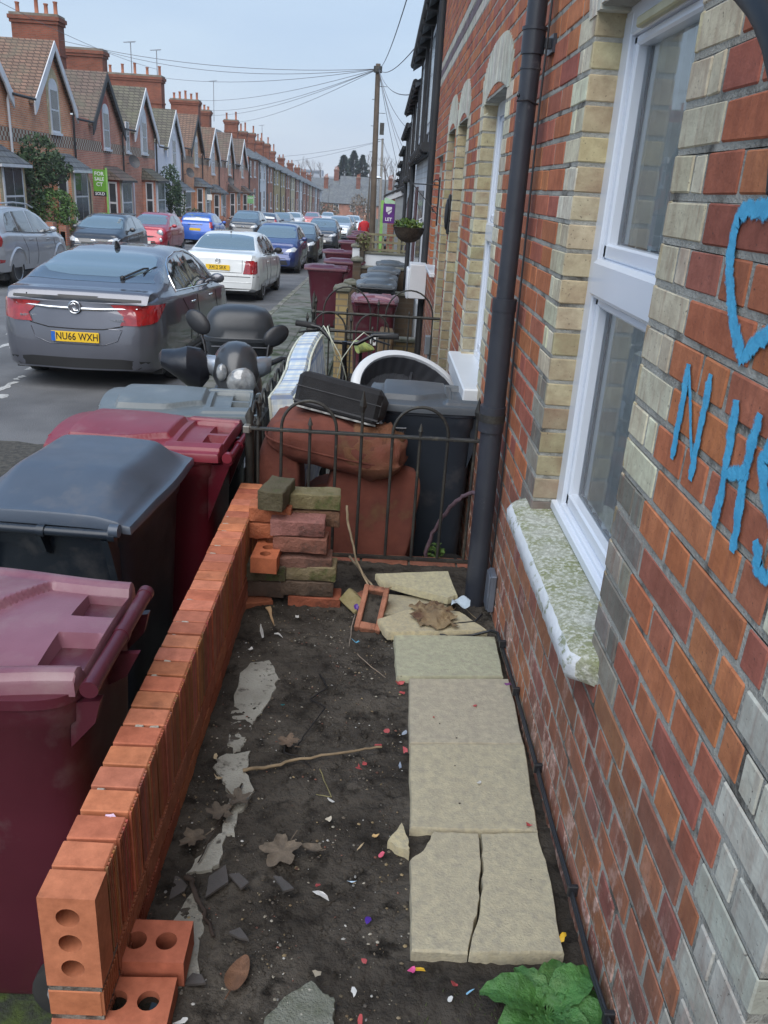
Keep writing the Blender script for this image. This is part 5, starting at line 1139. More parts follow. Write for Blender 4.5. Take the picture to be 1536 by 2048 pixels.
b = MB(); b.loft([[(w*math.copysign(abs(math.cos(a_))**.6, math.cos(a_)), y+.04*math.sin(a_), z+h*math.sin(a_)) for a_ in [2*math.pi*i/20 for i in range(20)]] for y, z, w, h in ((-.3, .4, .2, .12), (0, .35, .2, .08), (.2, .5, .17, .18), (.5, .62, .17, .2), (.9, .65, .12, .14), (1.05, .66, .04, .04))]); b.build('rear_body', M_sg, sc, smooth=60)
b = MB(); b.loft([[(w*math.cos(a_), y+.02*math.sin(a_), z+.05*math.sin(a_)) for a_ in [2*math.pi*i/16 for i in range(16)]] for y, z, w in ((.1, .79, .1), (.25, .83, .15), (.6, .86, .15), (.85, .87, .08))]); b.build('seat', M_blackp, sc, smooth=60)
# headlight cowl
b = MB(); rr = []
for y, z, w, h in ((-.60, .90, .02, .02), (-.585, .92, .075, .085), (-.54, .945, .115, .125), (-.47, .975, .145, .14), (-.38, 1.0, .15, .125), (-.31, 1.02, .11, .09), (-.27, 1.03, .03, .03)): rr.append([(w*math.copysign(abs(math.cos(a_))**.8, math.cos(a_)), y, z+h*math.sin(a_)-.02*math.cos(2*a_)) for a_ in [2*math.pi*i/24 for i in range(24)]])
b.loft(rr); hd_ = b.build('headlight_cowl', M_sg, sc, smooth=60)
b = MB(); b.sphere((0.03, -.563, .925), (.095, .07, .095), 20); hl = b.build('headlight', mat('headlight_glass', (.36, .37, .37), (.16, .17, .18), .08, ns=22, spec=.9, coat=1), hd_, smooth=60)
b = MB(); b.sphere((-.085, -.585, .985), (.035, .035, .055), 12); b.build('indicator', MC['headlight_glass'], hd_, smooth=60)
for s_ in (-1, 1):
    b = MB(); b.loft([[(s_*(x+.0), y+r*math.cos(a_), z+r*math.sin(a_)) for a_ in [2*math.pi*i/12 for i in range(12)]] for x, y, z, r in ((.11, -.42, .98, .075), (.17, -.40, .99, .065), (.22, -.37, 1.0, .05))]); b.build('silver_shroud', M_silv, sc, smooth=60)
    b = MB(); b.tube([(s_*.2, -.38, 1.0), (s_*.28, -.34, 1.03), (s_*.38, -.28, 1.02)], .017, 10); b.build('handlebar', M_blackp, sc, smooth=60)
    mi = MB(); mi.sphere((0, 0, 0), (.062, .028, .095), 18); mo_ = mi.build('mirror', M_blackp, sc, smooth=60)
    mo_.location = (.25, -.30, 1.17) if s_ > 0 else (-.24, -.30, 1.24); mo_.rotation_euler = (R(-10), R(62 if s_ > 0 else -52), R(12*s_))
    b = MB(); b.tube([(s_*.19, -.36, 1.02), (s_*.20, -.34, 1.10), (s_*.22, -.31, 1.16)], .007, 8); b.build('mirror_stem', M_blackp, sc, smooth=60)
b = MB(); b.loft([[(x, y+ry*math.cos(a_)*(1+.12*math.sin(3*a_+x*20)), z+rz_*math.sin(a_)*(1+.1*math.sin(2*a_+x*30))) for a_ in [2*math.pi*i/20 for i in range(20)]] for x, y, z, ry, rz_ in ((-.17, -.4, .97, .06, .07), (-.22, -.42, .97, .1, .12), (-.3, -.42, .98, .12, .125), (-.38, -.40, 1.0, .11, .09), (-.46, -.38, 1.02, .08, .05), (-.48, -.37, 1.025, .03, .02))]); b.build('handlebar_muff', mat('black_nylon', (.01, .011, .016), (.018, .02, .026), .35, ns=8, bump=.5, bs=9), sc, smooth=30)
b = MB(); rr = []
for z, k, kk in ((.86, .8, .8), (.90, .93, .93), (.985, .97, .97), (.99, 1.0, 1.0), (1.015, 1.0, 1.0), (1.02, .97, .97), (1.08, .97, .96), (1.15, .90, .88), (1.20, .74, .7), (1.225, .45, .4), (1.23, .02, .02)):
    rr.append([(.262*k*math.copysign(abs(math.cos(a_))**.5, math.cos(a_)), .62+.21*kk*math.copysign(abs(math.sin(a_))**.55, math.sin(a_)), z) for a_ in [2*math.pi*i/40 for i in range(40)]])
b.loft(rr); tx = b.build('top_box', mat('matt_black_box', (.03, .034, .04), (.036, .041, .048), .38, ns=5), sc, smooth=50)
b = MB(); b.box(-.2, .2, .404, .412, .955, .962); b.build('seam', mat('seam_grey', (.16, .17, .19), rough=.4), tx)
b = MB(); b.box(-.35, -.05, -.02, .2, .28, .33, ch=.02); 
b = MB(); b.tube([(.1, -.2, .3), (.25, -.1, .25), (.22, .2, .2)], .02, 8); b.build('side_stand', M_blackp, sc, smooth=60)
b = MB(); b.prism([(-.02, .62), (.1, .66), (.16, .35), (.14, .22), (.02, .25)], -.40, -.375, 'y'); b.build('splash_flap', M_blackp, sc)
# ================================================================ cars
def interp(keys, t):
    if t <= keys[0][0]: return keys[0][1]
    for (a_, va), (b_, vb) in zip(keys, keys[1:]):
        if t <= b_:
            f = (t-a_)/(b_-a_); return va+(vb-va)*(f*.5+(f*f*(3-2*f))*.5)
    return keys[-1][1]
def paint(name, c, metal=.3, rough=.22):
    if name in MC: return MC[name]
    m, n, b = nodes(name); tc = N(n, 'TexCoord')
    col = mixc(n, ramp(n, nz(n, tc.outputs['Object'], 2.5, 6), .35, .7), c, tuple(v*.86+.006 for v in c))
    col = mixc(n, ramp(n, nz(n, tc.outputs['Object'], 60, 3), .7, .76, (0, 0, 0), (.25, .25, .25)), col, tuple(v*.6 for v in c))
    n.links.new(col, b.inputs['Base Color']); b.inputs['Metallic'].default_value = metal; b.inputs['Roughness'].default_value = rough+.12
    b.inputs['Coat Weight'].default_value = 1; b.inputs['Coat Roughness'].default_value = .05; MC[name] = m; return m
def carglass(name, c):
    m, n, b = nodes(name); b.inputs['Base Color'].default_value = (*c, 1); b.inputs['Roughness'].default_value = .06; b.inputs['IOR'].default_value = 1.9
    b.inputs['Specular IOR Level'].default_value = .7; b.inputs['Coat Weight'].default_value = 1; b.inputs['Coat Roughness'].default_value = .02; b.inputs['Coat IOR'].default_value = 1.7; return m
G_side = carglass('side_glass', (.03, .036, .036)); G_screen = carglass('screen_glass', (.09, .125, .14))
M_trim = mat('black_trim', (.012, .012, .013), rough=.5); M_chr = mat('chrome_trim', (.75, .77, .8), metal=1, rough=.12); M_alloy = mat('alloy_rim', (.5, .51, .53), (.4, .41, .43), .28, metal=.8, ns=10)
M_tail = mat('red_lamp', (.32, .012, .014), (.2, .006, .008), .12, ns=18, spec=.8, coat=1); M_head = mat('clear_lamp', (.5, .53, .56), (.25, .27, .3), .1, ns=12, spec=.9, coat=1)
M_ply = mat('yellow_plate', (.75, .48, .02), (.70, .44, .02), .4, ns=9); M_plw = mat('white_plate', (.7, .7, .66), rough=.4); M_ink = mat('plate_black', (.01, .01, .01), rough=.5); M_plb = mat('plate_blue', (.02, .13, .5), rough=.4)
def add_wheel(t, x, y, r, s_, spokes, st):
    T_ = Matrix.Translation((x, y, r)) @ Euler((0, R(90 if s_ > 0 else -90), 0)).to_matrix().to_4x4(); w = .2
    b = MB(); b.lathe([(r*.62, -w*.5), (r*.9, -w*.5), (r*.985, -w*.36), (r, -w*.2), (r, w*.2), (r*.985, w*.36), (r*.9, w*.5), (r*.66, w*.48), (r*.62, w*.44)], 30, T=T_)
    wh = b.build('tyre', M_rub, t, smooth=45)
    b = MB(); b.lathe([(r*.65, w*.46), (r*.67, w*.49), (r*.61, w*.44), (r*.58, w*.2), (r*.3, w*.12), (.01, w*.1)], 30, T=T_)
    b.build('rim_well', M_trim, wh, smooth=45)
    b = MB(); b.lathe([(r*.60, w*.40), (r*.66, w*.49), (r*.63, w*.50), (r*.595, w*.45)], 36, T=T_)
    for i in range(spokes):
        a_ = 2*math.pi*i/spokes
        for da in (-.10, .10) if st == 'double' else (0,):
            Q = T_ @ Euler((0, 0, a_+da*1.5)).to_matrix().to_4x4(); ww = r*.045 if st == 'double' else r*.085
            b.add([(.02, -ww, w*.34), (.02, ww, w*.34), (r*.62, ww*1.15, w*.46), (r*.62, -ww*1.15, w*.46), (.02, -ww, w*.2), (.02, ww, w*.2), (r*.62, ww, w*.3), (r*.62, -ww, w*.3)], [(0, 1, 2, 3), (4, 7, 6, 5), (0, 3, 7, 4), (1, 5, 6, 2), (2, 6, 7, 3)], T=Q)
    b.lathe([(.001, w*.42), (r*.12, w*.40), (r*.15, w*.3)], 16, T=T_)
    b.build('rim', M_alloy, wh, smooth=35)
def car(name, label, sp, loc, rz, pm, group='cars parked along the street'):
    """sp: L, W, profiles top/belt/half/roofhalf, wheels, window outlines, lamps"""
    L, hw = sp['L'], sp['W']/2; t = thing(name, label, 'car', loc, (-SL if abs(rz) < 1 else SL, 0, rz), group)
    ys = sorted(set([0, .02, .05, .09, .14, .2, .28, .36]+[L-v for v in (0, .02, .05, .09, .14, .2, .28, .36)]+[L*i/44 for i in range(3, 42)]))
    b = MB(); rings = []; zs = sp.get('sill', .2)
    for y in ys:
        zt = interp(sp['top'], y); zb = min(interp(sp['belt'], y), zt-.012); w = interp(sp['half'], y)*hw; wr = interp(sp['roofh'], y)*hw; gh = zt-zb; e = min(y, L-y); k = ss(0, .25, e)
        s0 = zs+.05*(1-k); zm = s0+(zb-s0)*.5
        half = [(w*.55, s0-.01), (w*.88, s0-.005), (w*.965, s0+.04), (w*.995, s0+(zb-s0)*.3), (w*(1.0+.012*k), zm+.02), (w*.995, s0+(zb-s0)*.74), (w*.982, zb-.07), (w*.962, zb-.022), (w*.925, zb)]
        g = ss(.05, .3, gh)
        x0 = w*.925; half += [(x0+(wr-x0)*.28, zb+gh*(.30*g+.5*(1-g))), (x0+(wr-x0)*.62, zb+gh*(.62*g+.72*(1-g))), (x0+(wr-x0)*.9, zb+gh*(.86*g+.85*(1-g))), (wr*.965, zb+gh*.93), (wr*.8, zb+gh*.975), (wr*.42, zt-.001)]
        def yo(z):
            d = 0
            if y < .4: d += sp.get('rear_tilt', .0)*max(0, z-.55)*(1-y/.4)
            if L-y < .4: d -= sp.get('front_tilt', .25)*max(0, z-.45)*(1-(L-y)/.4)
            return d
        ring = [(x, y+yo(z), z) for x, z in half]+[(0, y+yo(zt), zt)]+[(-x, y+yo(z), z) for x, z in reversed(half)]
        rings.append(ring)
    n = len(rings[0]); vs = [p for r_ in rings for p in r_]; fs = [(i*n+j, i*n+(j+1) % n, (i+1)*n+(j+1) % n, (i+1)*n+j) for i in range(len(rings)-1) for j in range(n)]
    b.add(vs, fs)
    for ri, sg in ((0, -1), (len(rings)-1, 1)):
        r_ = rings[ri]; m_ = n//2; cols = 8; G = []
        for i in range(m_): G.append([tuple(Vector(r_[i]).lerp(Vector(r_[n-1-i]), c/cols)+Vector((0, sg*.06*math.sin(math.pi*c/cols), 0))) for c in range(cols+1)])
        vv = [p for row in G for p in row]; ff = [(i*(cols+1)+c, i*(cols+1)+c+1, (i+1)*(cols+1)+c+1, (i+1)*(cols+1)+c) for i in range(m_-1) for c in range(cols)]
        o_ = len(vv); vv.append(r_[m_]); ff += [((m_-1)*(cols+1)+c, (m_-1)*(cols+1)+c+1, o_) for c in range(cols)]
        b.add(vv, ff)
    body = b.build('body', pm, t, smooth=0); bm = bmesh.new(); bm.from_mesh(body.data); bmesh.ops.remove_doubles(bm, verts=bm.verts, dist=.0008); bmesh.ops.recalc_face_normals(bm, faces=bm.faces); bm.to_mesh(body.data); bm.free()
    r = sp['wr']; cut = MB()
    for wy in sp['wheels']:
        for s_ in (-1, 1): cut.cyl((s_*hw*.60, wy, r+.01), (s_*hw*1.3, wy, r+.01), r+.055, n=28)
    co_ = cut.build('cut', M_trim); md = body.modifiers.new('b', 'BOOLEAN'); md.operation = 'DIFFERENCE'; md.object = co_; md.solver = 'EXACT'; md.material_mode = 'TRANSFER'
    dg = bpy.context.evaluated_depsgraph_get(); bpy.context.view_layer.update(); me = bpy.data.meshes.new_from_object(body.evaluated_get(dg)); body.modifiers.clear(); body.data = me; bpy.data.objects.remove(co_)
    me.polygons.foreach_set('use_smooth', [True]*len(me.polygons)); me.set_sharp_from_angle(angle=R(38))
    bm = bmesh.new(); bm.from_mesh(me); bv = BVHTree.FromBMesh(bm); bm.free()
    def cast(ax, u, v):
        if ax in ('r', 'l'): s_ = 1 if ax == 'r' else -1; h = bv.ray_cast(Vector((3*s_, u, v)), Vector((-s_, 0, 0)))
        elif ax == 'b': h = bv.ray_cast(Vector((u, -2, v)), Vector((0, 1, 0)))
        elif ax == 'f': h = bv.ray_cast(Vector((u, L+2, v)), Vector((0, -1, 0)))
        else: h = bv.ray_cast(Vector((u, v, 4)), Vector((0, 0, -1)))
        return h
    def decal(nm, poly, ax, off, m, parent=t, grid=.07):
        q = bmesh.new(); vs_ = [q.verts.new((p[0], p[1], 0)) for p in poly]; q.faces.new(vs_); bmesh.ops.triangulate(q, faces=q.faces)
        for d in (0, 1):
            lo, hi = min(p[d] for p in poly), max(p[d] for p in poly); k = max(1, min(16, int((hi-lo)/grid)))
            for i in range(1, k):
                c = [0, 0, 0]; c[d] = lo+(hi-lo)*i/k; nn = [0, 0, 0]; nn[d] = 1
                bmesh.ops.bisect_plane(q, geom=q.verts[:]+q.edges[:]+q.faces[:], plane_co=c, plane_no=nn)
        for v_ in q.verts:
            h = cast(ax, v_.co.x, v_.co.y)
            if h[0] is None: h = cast(ax, v_.co.x*.97, v_.co.y*.985)
            if h[0] is None: v_.co = Vector((0, L/2, .5)); continue
            nn = h[1]
            d0 = {'r': Vector((1, 0, 0)), 'l': Vector((-1, 0, 0)), 'b': Vector((0, -1, 0)), 'f': Vector((0, 1, 0)), 't': Vector((0, 0, 1))}[ax]
            if nn.dot(d0) < 0: nn = -nn
            v_.co = h[0]+(nn*.6+d0*.4)*off
        me_ = bpy.data.meshes.new(nm); q.to_mesh(me_); q.free(); me_.materials.append(m); me_.polygons.foreach_set('use_smooth', [True]*len(me_.polygons))
        o = bpy.data.objects.new(nm, me_); COL.objects.link(o); o.parent = parent; return o
    def line(pts, ax, w, m=M_trim, nm='panel_gap', off=.002, parent=body):
        P = []
        for a_, c_ in zip(pts, pts[1:]):
            k = max(2, int(math.hypot(c_[0]-a_[0], c_[1]-a_[1])/.08)); P += [(a_[0]+(c_[0]-a_[0])*i/k, a_[1]+(c_[1]-a_[1])*i/k) for i in range(k)]
        P.append(pts[-1]); P3 = []
        for u, v in P:
            h = cast(ax, u, v)
            if h[0] is not None: P3.append(h[0]+h[1]*off)
        if len(P3) > 1: q = MB(); q.tube(P3, w, 4); return q.build(nm, m, parent, smooth=60)
    for sgn, ax in ((1, 'r'), (-1, 'l')):
        for wn in sp['side']: decal('side_window', wn, ax, .004, G_side)
        if sp.get('sidetrim'): line(sp['sidetrim'], ax, .009, M_chr if sp.get('chrome') else M_trim, 'window_trim')
        for ln in sp.get('gaps', []): line(ln, ax, .0035)
        for hx in sp.get('handles', []):
            h = cast(ax, *hx)
            if h[0]: q = MB(); p = h[0]; q.box(p.x-.01, p.x+.014 if sgn > 0 else p.x+.01, p.y-.09, p.y+.09, p.z-.014, p.z+.014, ch=.006) if sgn > 0 else q.box(p.x-.014, p.x+.01, p.y-.09, p.y+.09, p.z-.014, p.z+.014, ch=.006); q.build('door_handle', M_chr if sp.get('chrome') else pm, t)
        my = sp['mirror']; h = cast(ax, *my)
        if h[0]:
            q = MB(); p = h[0]; q.sphere((p.x+sgn*.13, p.y, p.z+.045), (.1, .055, .07), 14); q.tube([(p.x-sgn*.02, p.y+.02, p.z), (p.x+sgn*.08, p.y, p.z+.03)], .025, 8); q.build('door_mirror', pm if sp.get('mpaint', 1) else M_trim, t, smooth=60)
        decal('side_skirt', [(sp['wheels'][0]+r+.1, .21), (sp['wheels'][1]-r-.1, .21), (sp['wheels'][1]-r-.1, .29), (sp['wheels'][0]+r+.1, .29)], ax, .004, M_trim)
    decal('rear_window', sp['rearw'], sp.get('rax', 't'), .004, G_screen)
    if sp.get('rearw2'): decal('tinted_border', sp['rearw2'], sp.get('rax', 't'), .0025, carg)
    decal('windscreen', sp['screen'], 't', .004, G_screen)
    for po in sp['tail']: decal('tail_light', po, 'b', .011, M_tail, grid=.035); decal('tail_light', [(-x, z) for x, z in reversed(po)], 'b', .011, M_tail, grid=.035)
    for po in sp.get('tails', []): decal('tail_light', po, 'r', .010, M_tail, grid=.035); decal('tail_light', po, 'l', .010, M_tail, grid=.035)
    for po in sp['head']: decal('headlight', po, 'f', .007, M_head); decal('headlight', [(-x, z) for x, z in reversed(po)], 'f', .007, M_head)
    for po, m_, nm, ax in sp.get('extra', []): decal(nm, po, ax, .005, m_)
    for s_ in (-1, 1):
        for wy in sp['wheels']: add_wheel(t, s_*(hw-.115), wy, r, s_, sp.get('spokes', 5), sp.get('sst', 'single'))
    q = MB(); q.box(-hw*.9, hw*.9, .35, L-.35, .16, .3); q.build('underbody', M_trim, t)
    def plate(front, z, txt, yel=True, euro=False, w=.52, hh=.111):
        h = cast('f' if front else 'b', 0, z)
        if h[0] is None: return
        y = h[0].y+(.012 if front else -.014); q = MB(); q.box(-w/2, w/2, y-.005, y+.005, z-hh/2, z+hh/2, ch=.002); po = q.build('number_plate', M_ply if yel else M_plw, t)
        if euro: q = MB(); q.box(-w/2-.0, -w/2+.045, y-.007, y-.004, z-hh/2+.003, z+hh/2-.003); q.build('blue_band', M_plb, po)
        if txt: text('registration', txt, hh*.98, M_ink, po, (.022 if euro else 0, y+(.0065 if front else -.0065), z), (R(90), 0, R(180) if front else 0), .0006, sx=.80, spacing=1.03, bold=.0012)
    if sp.get('rp'): plate(False, *sp['rp'])
    if sp.get('fp'): plate(True, *sp['fp'])
    t_cast = cast
    return t, cast, decal, line, body
carg = carglass('tinted_glass', (.03, .035, .045))
# ---- fastback (nearest car)
INS = dict(L=4.84, W=1.86, wr=.345, wheels=(1.0, 3.74), rear_tilt=.16, front_tilt=.5,
  top=[(0, .98), (.04, 1.05), (.09, 1.09), (.16, 1.095), (.3, 1.10), (.5, 1.15), (.9, 1.30), (1.35, 1.43), (1.8, 1.49), (2.3, 1.505), (2.8, 1.47), (3.1, 1.38), (3.75, 1.06), (4.3, .95), (4.7, .80), (4.84, .62)],
  belt=[(0, .90), (.1, .985), (.3, 1.03), (.8, 1.035), (1.6, 1.0), (2.6, .965), (3.6, .93), (4.3, .86), (4.7, .72), (4.84, .55)],
  half=[(0, .72), (.04, .80), (.10, .87), (.2, .925), (.4, .97), (.8, 1.0), (3.6, 1.0), (4.2, .97), (4.6, .86), (4.84, .66)], roofh=[(0, .84), (.3, .84), (.5, .80), (1.4, .66), (2.2, .64), (2.9, .66), (3.6, .80), (4.84, .62)],
  side=[[(1.08, 1.06), (1.14, 1.18), (1.30, 1.29), (1.55, 1.36), (1.95, 1.40), (1.98, 1.02), (1.6, 1.035)], [(2.05, 1.015), (2.03, 1.405), (2.45, 1.40), (2.8, 1.33), (3.05, 1.21), (3.28, 1.04), (3.30, .985)]],
  sidetrim=[(1.05, 1.03), (1.07, 1.12), (1.14, 1.21), (1.30, 1.32), (1.55, 1.39), (1.98, 1.435), (2.45, 1.43), (2.8, 1.36), (3.08, 1.23), (3.34, 1.02), (3.34, .965), (2.6, .985), (1.6, 1.02), (1.05, 1.04)], chrome=True,
  gaps=[[(1.98, 1.0), (2.0, .6), (1.95, .35)], [(3.2, .95), (3.25, .6), (3.2, .35)], [(1.15, .95), (1.45, .75), (1.55, .4)]], handles=[(1.72, .86), (2.85, .84)], mirror=(3.12, 1.0),
  rearw=[(-.52, 1.36), (-.60, 1.22), (-.63, 1.0), (-.62, .82), (-.52, .70), (-.25, .64), (.25, .64), (.52, .70), (.62, .82), (.63, 1.0), (.60, 1.22), (.52, 1.36), (.25, 1.42), (-.25, 1.42)],
  rearw2=[(-.60, 1.46), (-.69, 1.2), (-.76, .9), (-.78, .68), (-.72, .56), (-.3, .5), (.3, .5), (.72, .56), (.78, .68), (.76, .9), (.69, 1.2), (.60, 1.46), (.25, 1.52), (-.25, 1.52)],
  screen=[(-.60, 3.0), (-.74, 3.68), (-.3, 3.78), (.3, 3.78), (.74, 3.68), (.60, 3.0), (.25, 2.92), (-.25, 2.92)],
  tail=[[(.38, .955), (.50, .96), (.70, .96), (.70, .74), (.48, .74), (.52, .83)]], tails=[[(.05, .955), (.40, .965), (.30, .88), (.18, .78), (.05, .745)]],
  head=[[(.42, .66), (.80, .74), (.74, .80), (.5, .74)]], rp=(.60, 'NU66 WXH', True, True), fp=(.42, '', False), spokes=5, sst='double')
M_ing = paint('graphite_paint', (.12, .125, .15), .55, .2)
c_, cast, decal, line, bd_ = car('parked_car', 'dark metallic grey fastback car parked nearest, with yellow rear plate NU66 WXH', INS, (-3.30, 9.2, GR(9.2)), 0, M_ing)
z = .915
P = [(-.66, z+.005), (-.3, z-.012), (0, z-.015), (.3, z-.012), (.66, z+.005)]
q = []
for x, zz in P:
    h = cast('b', x, zz); q.append(h[0]+Vector((0, -.014, 0)))
b = MB(); b.tube(q, [.008, .016, .018, .016, .008], 8, T=TR()); b.build('chrome_bar', M_chr, c_, smooth=60)
h = cast('b', 0, z)[0]; bg_ = MB(); ry = h.y-.03
bg_.tube([(.064*math.cos(a_), ry, z+.064*math.sin(a_)) for a_ in [2*math.pi*i/24 for i in range(25)]], .008, 8)
bg_.tube([(-.045, ry, z+.02), (-.01, ry, z+.045), (.03, ry, z+.02), (.01, ry, z), (-.02, ry, z-.005), (.0, ry, z-.035), (.04, ry, z-.03)], .009, 6); bg_.tube([(-.04, ry, z-.01), (-.02, ry, z-.045)], .008, 6)
bo = bg_.build('round_badge', M_chr, c_, smooth=60); q = MB(); q.cyl((0, ry-.002, z), (0, ry+.02, z), .058, n=24); q.build('badge_plate', M_ing, bo)
for s_, x, zz, sz in (('INSIGNIA', -.52, .80, .034), ('ecoFLEX', .44, .79, .036)):
    h = cast('b', x, zz)[0]; text('car_badge_lettering', s_, sz, M_chr, c_, (x, h.y-.006, zz), (R(90), 0, 0), .003, sx=1.35, bold=.001)
line([(-.56, 1.03), (-.58, .8), (-.50, .73), (-.3, .69), (0, .685), (.3, .69), (.50, .73), (.56, .8)], 'b', .006)
line([(-.50, .69), (-.45, .57), (-.3, .52), (.3, .52), (.45, .57), (.50, .69), (.35, .70)], 'b', .005, M_ing)
decal('painted_lip_shadow', [(-.22, 1.03), (.22, 1.03), (.21, 1.0), (-.21, 1.0)], 'b', .004, M_trim)  # flat dark strip painting in a shadow under the boot lip
decal('rear_valance', [(-.78, .34), (-.66, .26), (.66, .26), (.78, .34), (.5, .37), (-.5, .37)], 'b', .004, M_trim)
b = MB(); y = .075; rr = [[(.76*s_, y+dy+.05, 1.068+dz*.6) for dy, dz in ((-.03, .012), (-.035, .002), (.0, -.012), (.12, .01), (.1, .03), (0, .026))] for s_ in (-1, -.6, -.2, .2, .6, 1)]
for i, r_ in enumerate(rr): k = abs((-1, -.6, -.2, .2, .6, 1)[i]); rr[i] = [(x, yy+.06*k*k+.02, zz-.03*k*k) for x, yy, zz in r_]
decal('painted_lip_shade', [(-.70, .99), (-.3, .975), (.3, .975), (.70, .99), (.70, 1.015), (-.70, 1.015)], 'b', .006, M_trim)  # dark band painted on the body for the shade below the lip
h = cast('t', 0, 1.72)[0]; b = MB(); b.loft([[(w*math.cos(a_), 1.62+yy+l*math.sin(a_), h.z+zz) for a_ in [2*math.pi*i/12 for i in range(12)]] for w, l, yy, zz in ((.035, .07, .0, -.01), (.03, .06, 0, .015), (.012, .02, -.04, .07))]); b.build('roof_aerial', M_trim, c_, smooth=50)
h = cast('t', .35, .60)[0]; h2 = cast('t', .56, .82)[0]; h3 = cast('t', .70, 1.16)[0]; b = MB(); b.tube([h+Vector((0, 0, .02)), h2+Vector((-.02, 0, .03)), h2+Vector((.02, .05, .03))], .012, 6); b.tube([cast('t', .56, .72)[0]+Vector((0, 0, .02)), h3*.5+h2*.5+Vector((0, 0, .035)), h3+Vector((-.04, -.06, .02))], .010, 6); b.sphere(h+Vector((0, 0, .015)), .03); b.build('rear_wiper', M_trim, c_, smooth=60)
# ---- white saloon
BOR = dict(L=4.38, W=1.735, wr=.31, wheels=(.92, 3.43), rear_tilt=.12, front_tilt=.3, sill=.22,
  top=[(0, .92), (.05, 1.0), (.12, 1.03), (.55, 1.05), (.66, 1.07), (1.25, 1.36), (1.6, 1.43), (2.2, 1.445), (2.7, 1.40), (2.95, 1.30), (3.45, 1.0), (3.9, .93), (4.25, .80), (4.38, .6)],
  belt=[(0, .86), (.1, .95), (.6, .99), (1.6, .95), (3.2, .90), (4.0, .82), (4.25, .7), (4.38, .52)], half=[(0, .86), (.1, .93), (.3, .98), (.8, 1.0), (3.4, 1.0), (4.0, .95), (4.38, .72)],
  roofh=[(0, .82), (.5, .82), (.7, .80), (1.3, .68), (2.5, .68), (3.3, .82), (4.38, .66)],
  side=[[(1.22, 1.0), (1.30, 1.28), (1.45, 1.34), (1.82, 1.38), (1.84, .98)], [(1.92, .98), (1.90, 1.385), (2.3, 1.38), (2.6, 1.31), (3.0, 1.0), (3.02, .95)]],
  sidetrim=[(1.18, .97), (2.0, .955), (3.05, .93)], gaps=[[(1.87, .96), (1.9, .5), (1.85, .3)], [(2.98, .92), (3.0, .5), (2.95, .3)], [(1.15, .95), (1.3, .7), (1.42, .4)]], handles=[(1.55, .82), (2.6, .80)], mirror=(2.85, .97),
  rearw=[(-.55, 1.30), (-.68, .72), (-.3, .66), (.3, .66), (.68, .72), (.55, 1.30), (.25, 1.36), (-.25, 1.36)], screen=[(-.58, 2.8), (-.70, 3.38), (.70, 3.38), (.58, 2.8)],
  tail=[[(.60, .90), (.76, .90), (.80, .84), (.80, .62), (.54, .62), (.57, .75)]], tails=[[(.02, .88), (.2, .88), (.16, .64), (.02, .62)]], head=[[(.45, .58), (.78, .6), (.74, .74), (.5, .72)]], rp=(.735, 'X412 SKK', True), fp=(.42, '', False), mpaint=0,
  extra=[([(.56, .65), (.79, .65), (.79, .62), (.54, .62)], M_plw, 'reversing_light', 'b'), ([(-.8, .31), (.8, .31), (.8, .24), (-.8, .24)], M_trim, 'rear_valance', 'b')])
c2_, cast, decal, line, bd_ = car('parked_car', 'white saloon car with yellow rear plate X412 SKK parked in front of the grey one', BOR, (-3.5, 18.6, GR(18.6)), R(-1), paint('white_car_paint', (.66, .68, .68), 0, .2))
h = cast('b', 0, .87)[0]; b = MB(); b.tube([(.05*math.cos(a_), h.y-.012, .87+.05*math.sin(a_)) for a_ in [2*math.pi*i/20 for i in range(21)]], .006, 6); b.tube([(-.03, h.y-.012, .905), (-.012, h.y-.012, .872), (0, h.y-.012, .9), (.012, h.y-.012, .872), (.03, h.y-.012, .905)], .005, 5); b.tube([(-.042, h.y-.012, .88), (-.018, h.y-.012, .83), (0, h.y-.012, .865), (.018, h.y-.012, .83), (.042, h.y-.012, .88)], .005, 5); b.build('round_badge', M_chr, c2_, smooth=60)
line([(-.84, .56), (.84, .56)], 'b', .007, M_trim); line([(-.52, .90), (-.52, .64), (.52, .64), (.52, .90)], 'b', .005); line([(-.8, .44), (.8, .44)], 'b', .006, MC['white_car_paint'])
h = cast('t', 0, 1.5)[0]; b = MB(); b.cyl(h, h+Vector((0, -.14, .2)), .006, n=6); b.cyl(h, h+Vector((0, 0, .02)), .02, n=8); b.build('roof_aerial', M_trim, c2_)
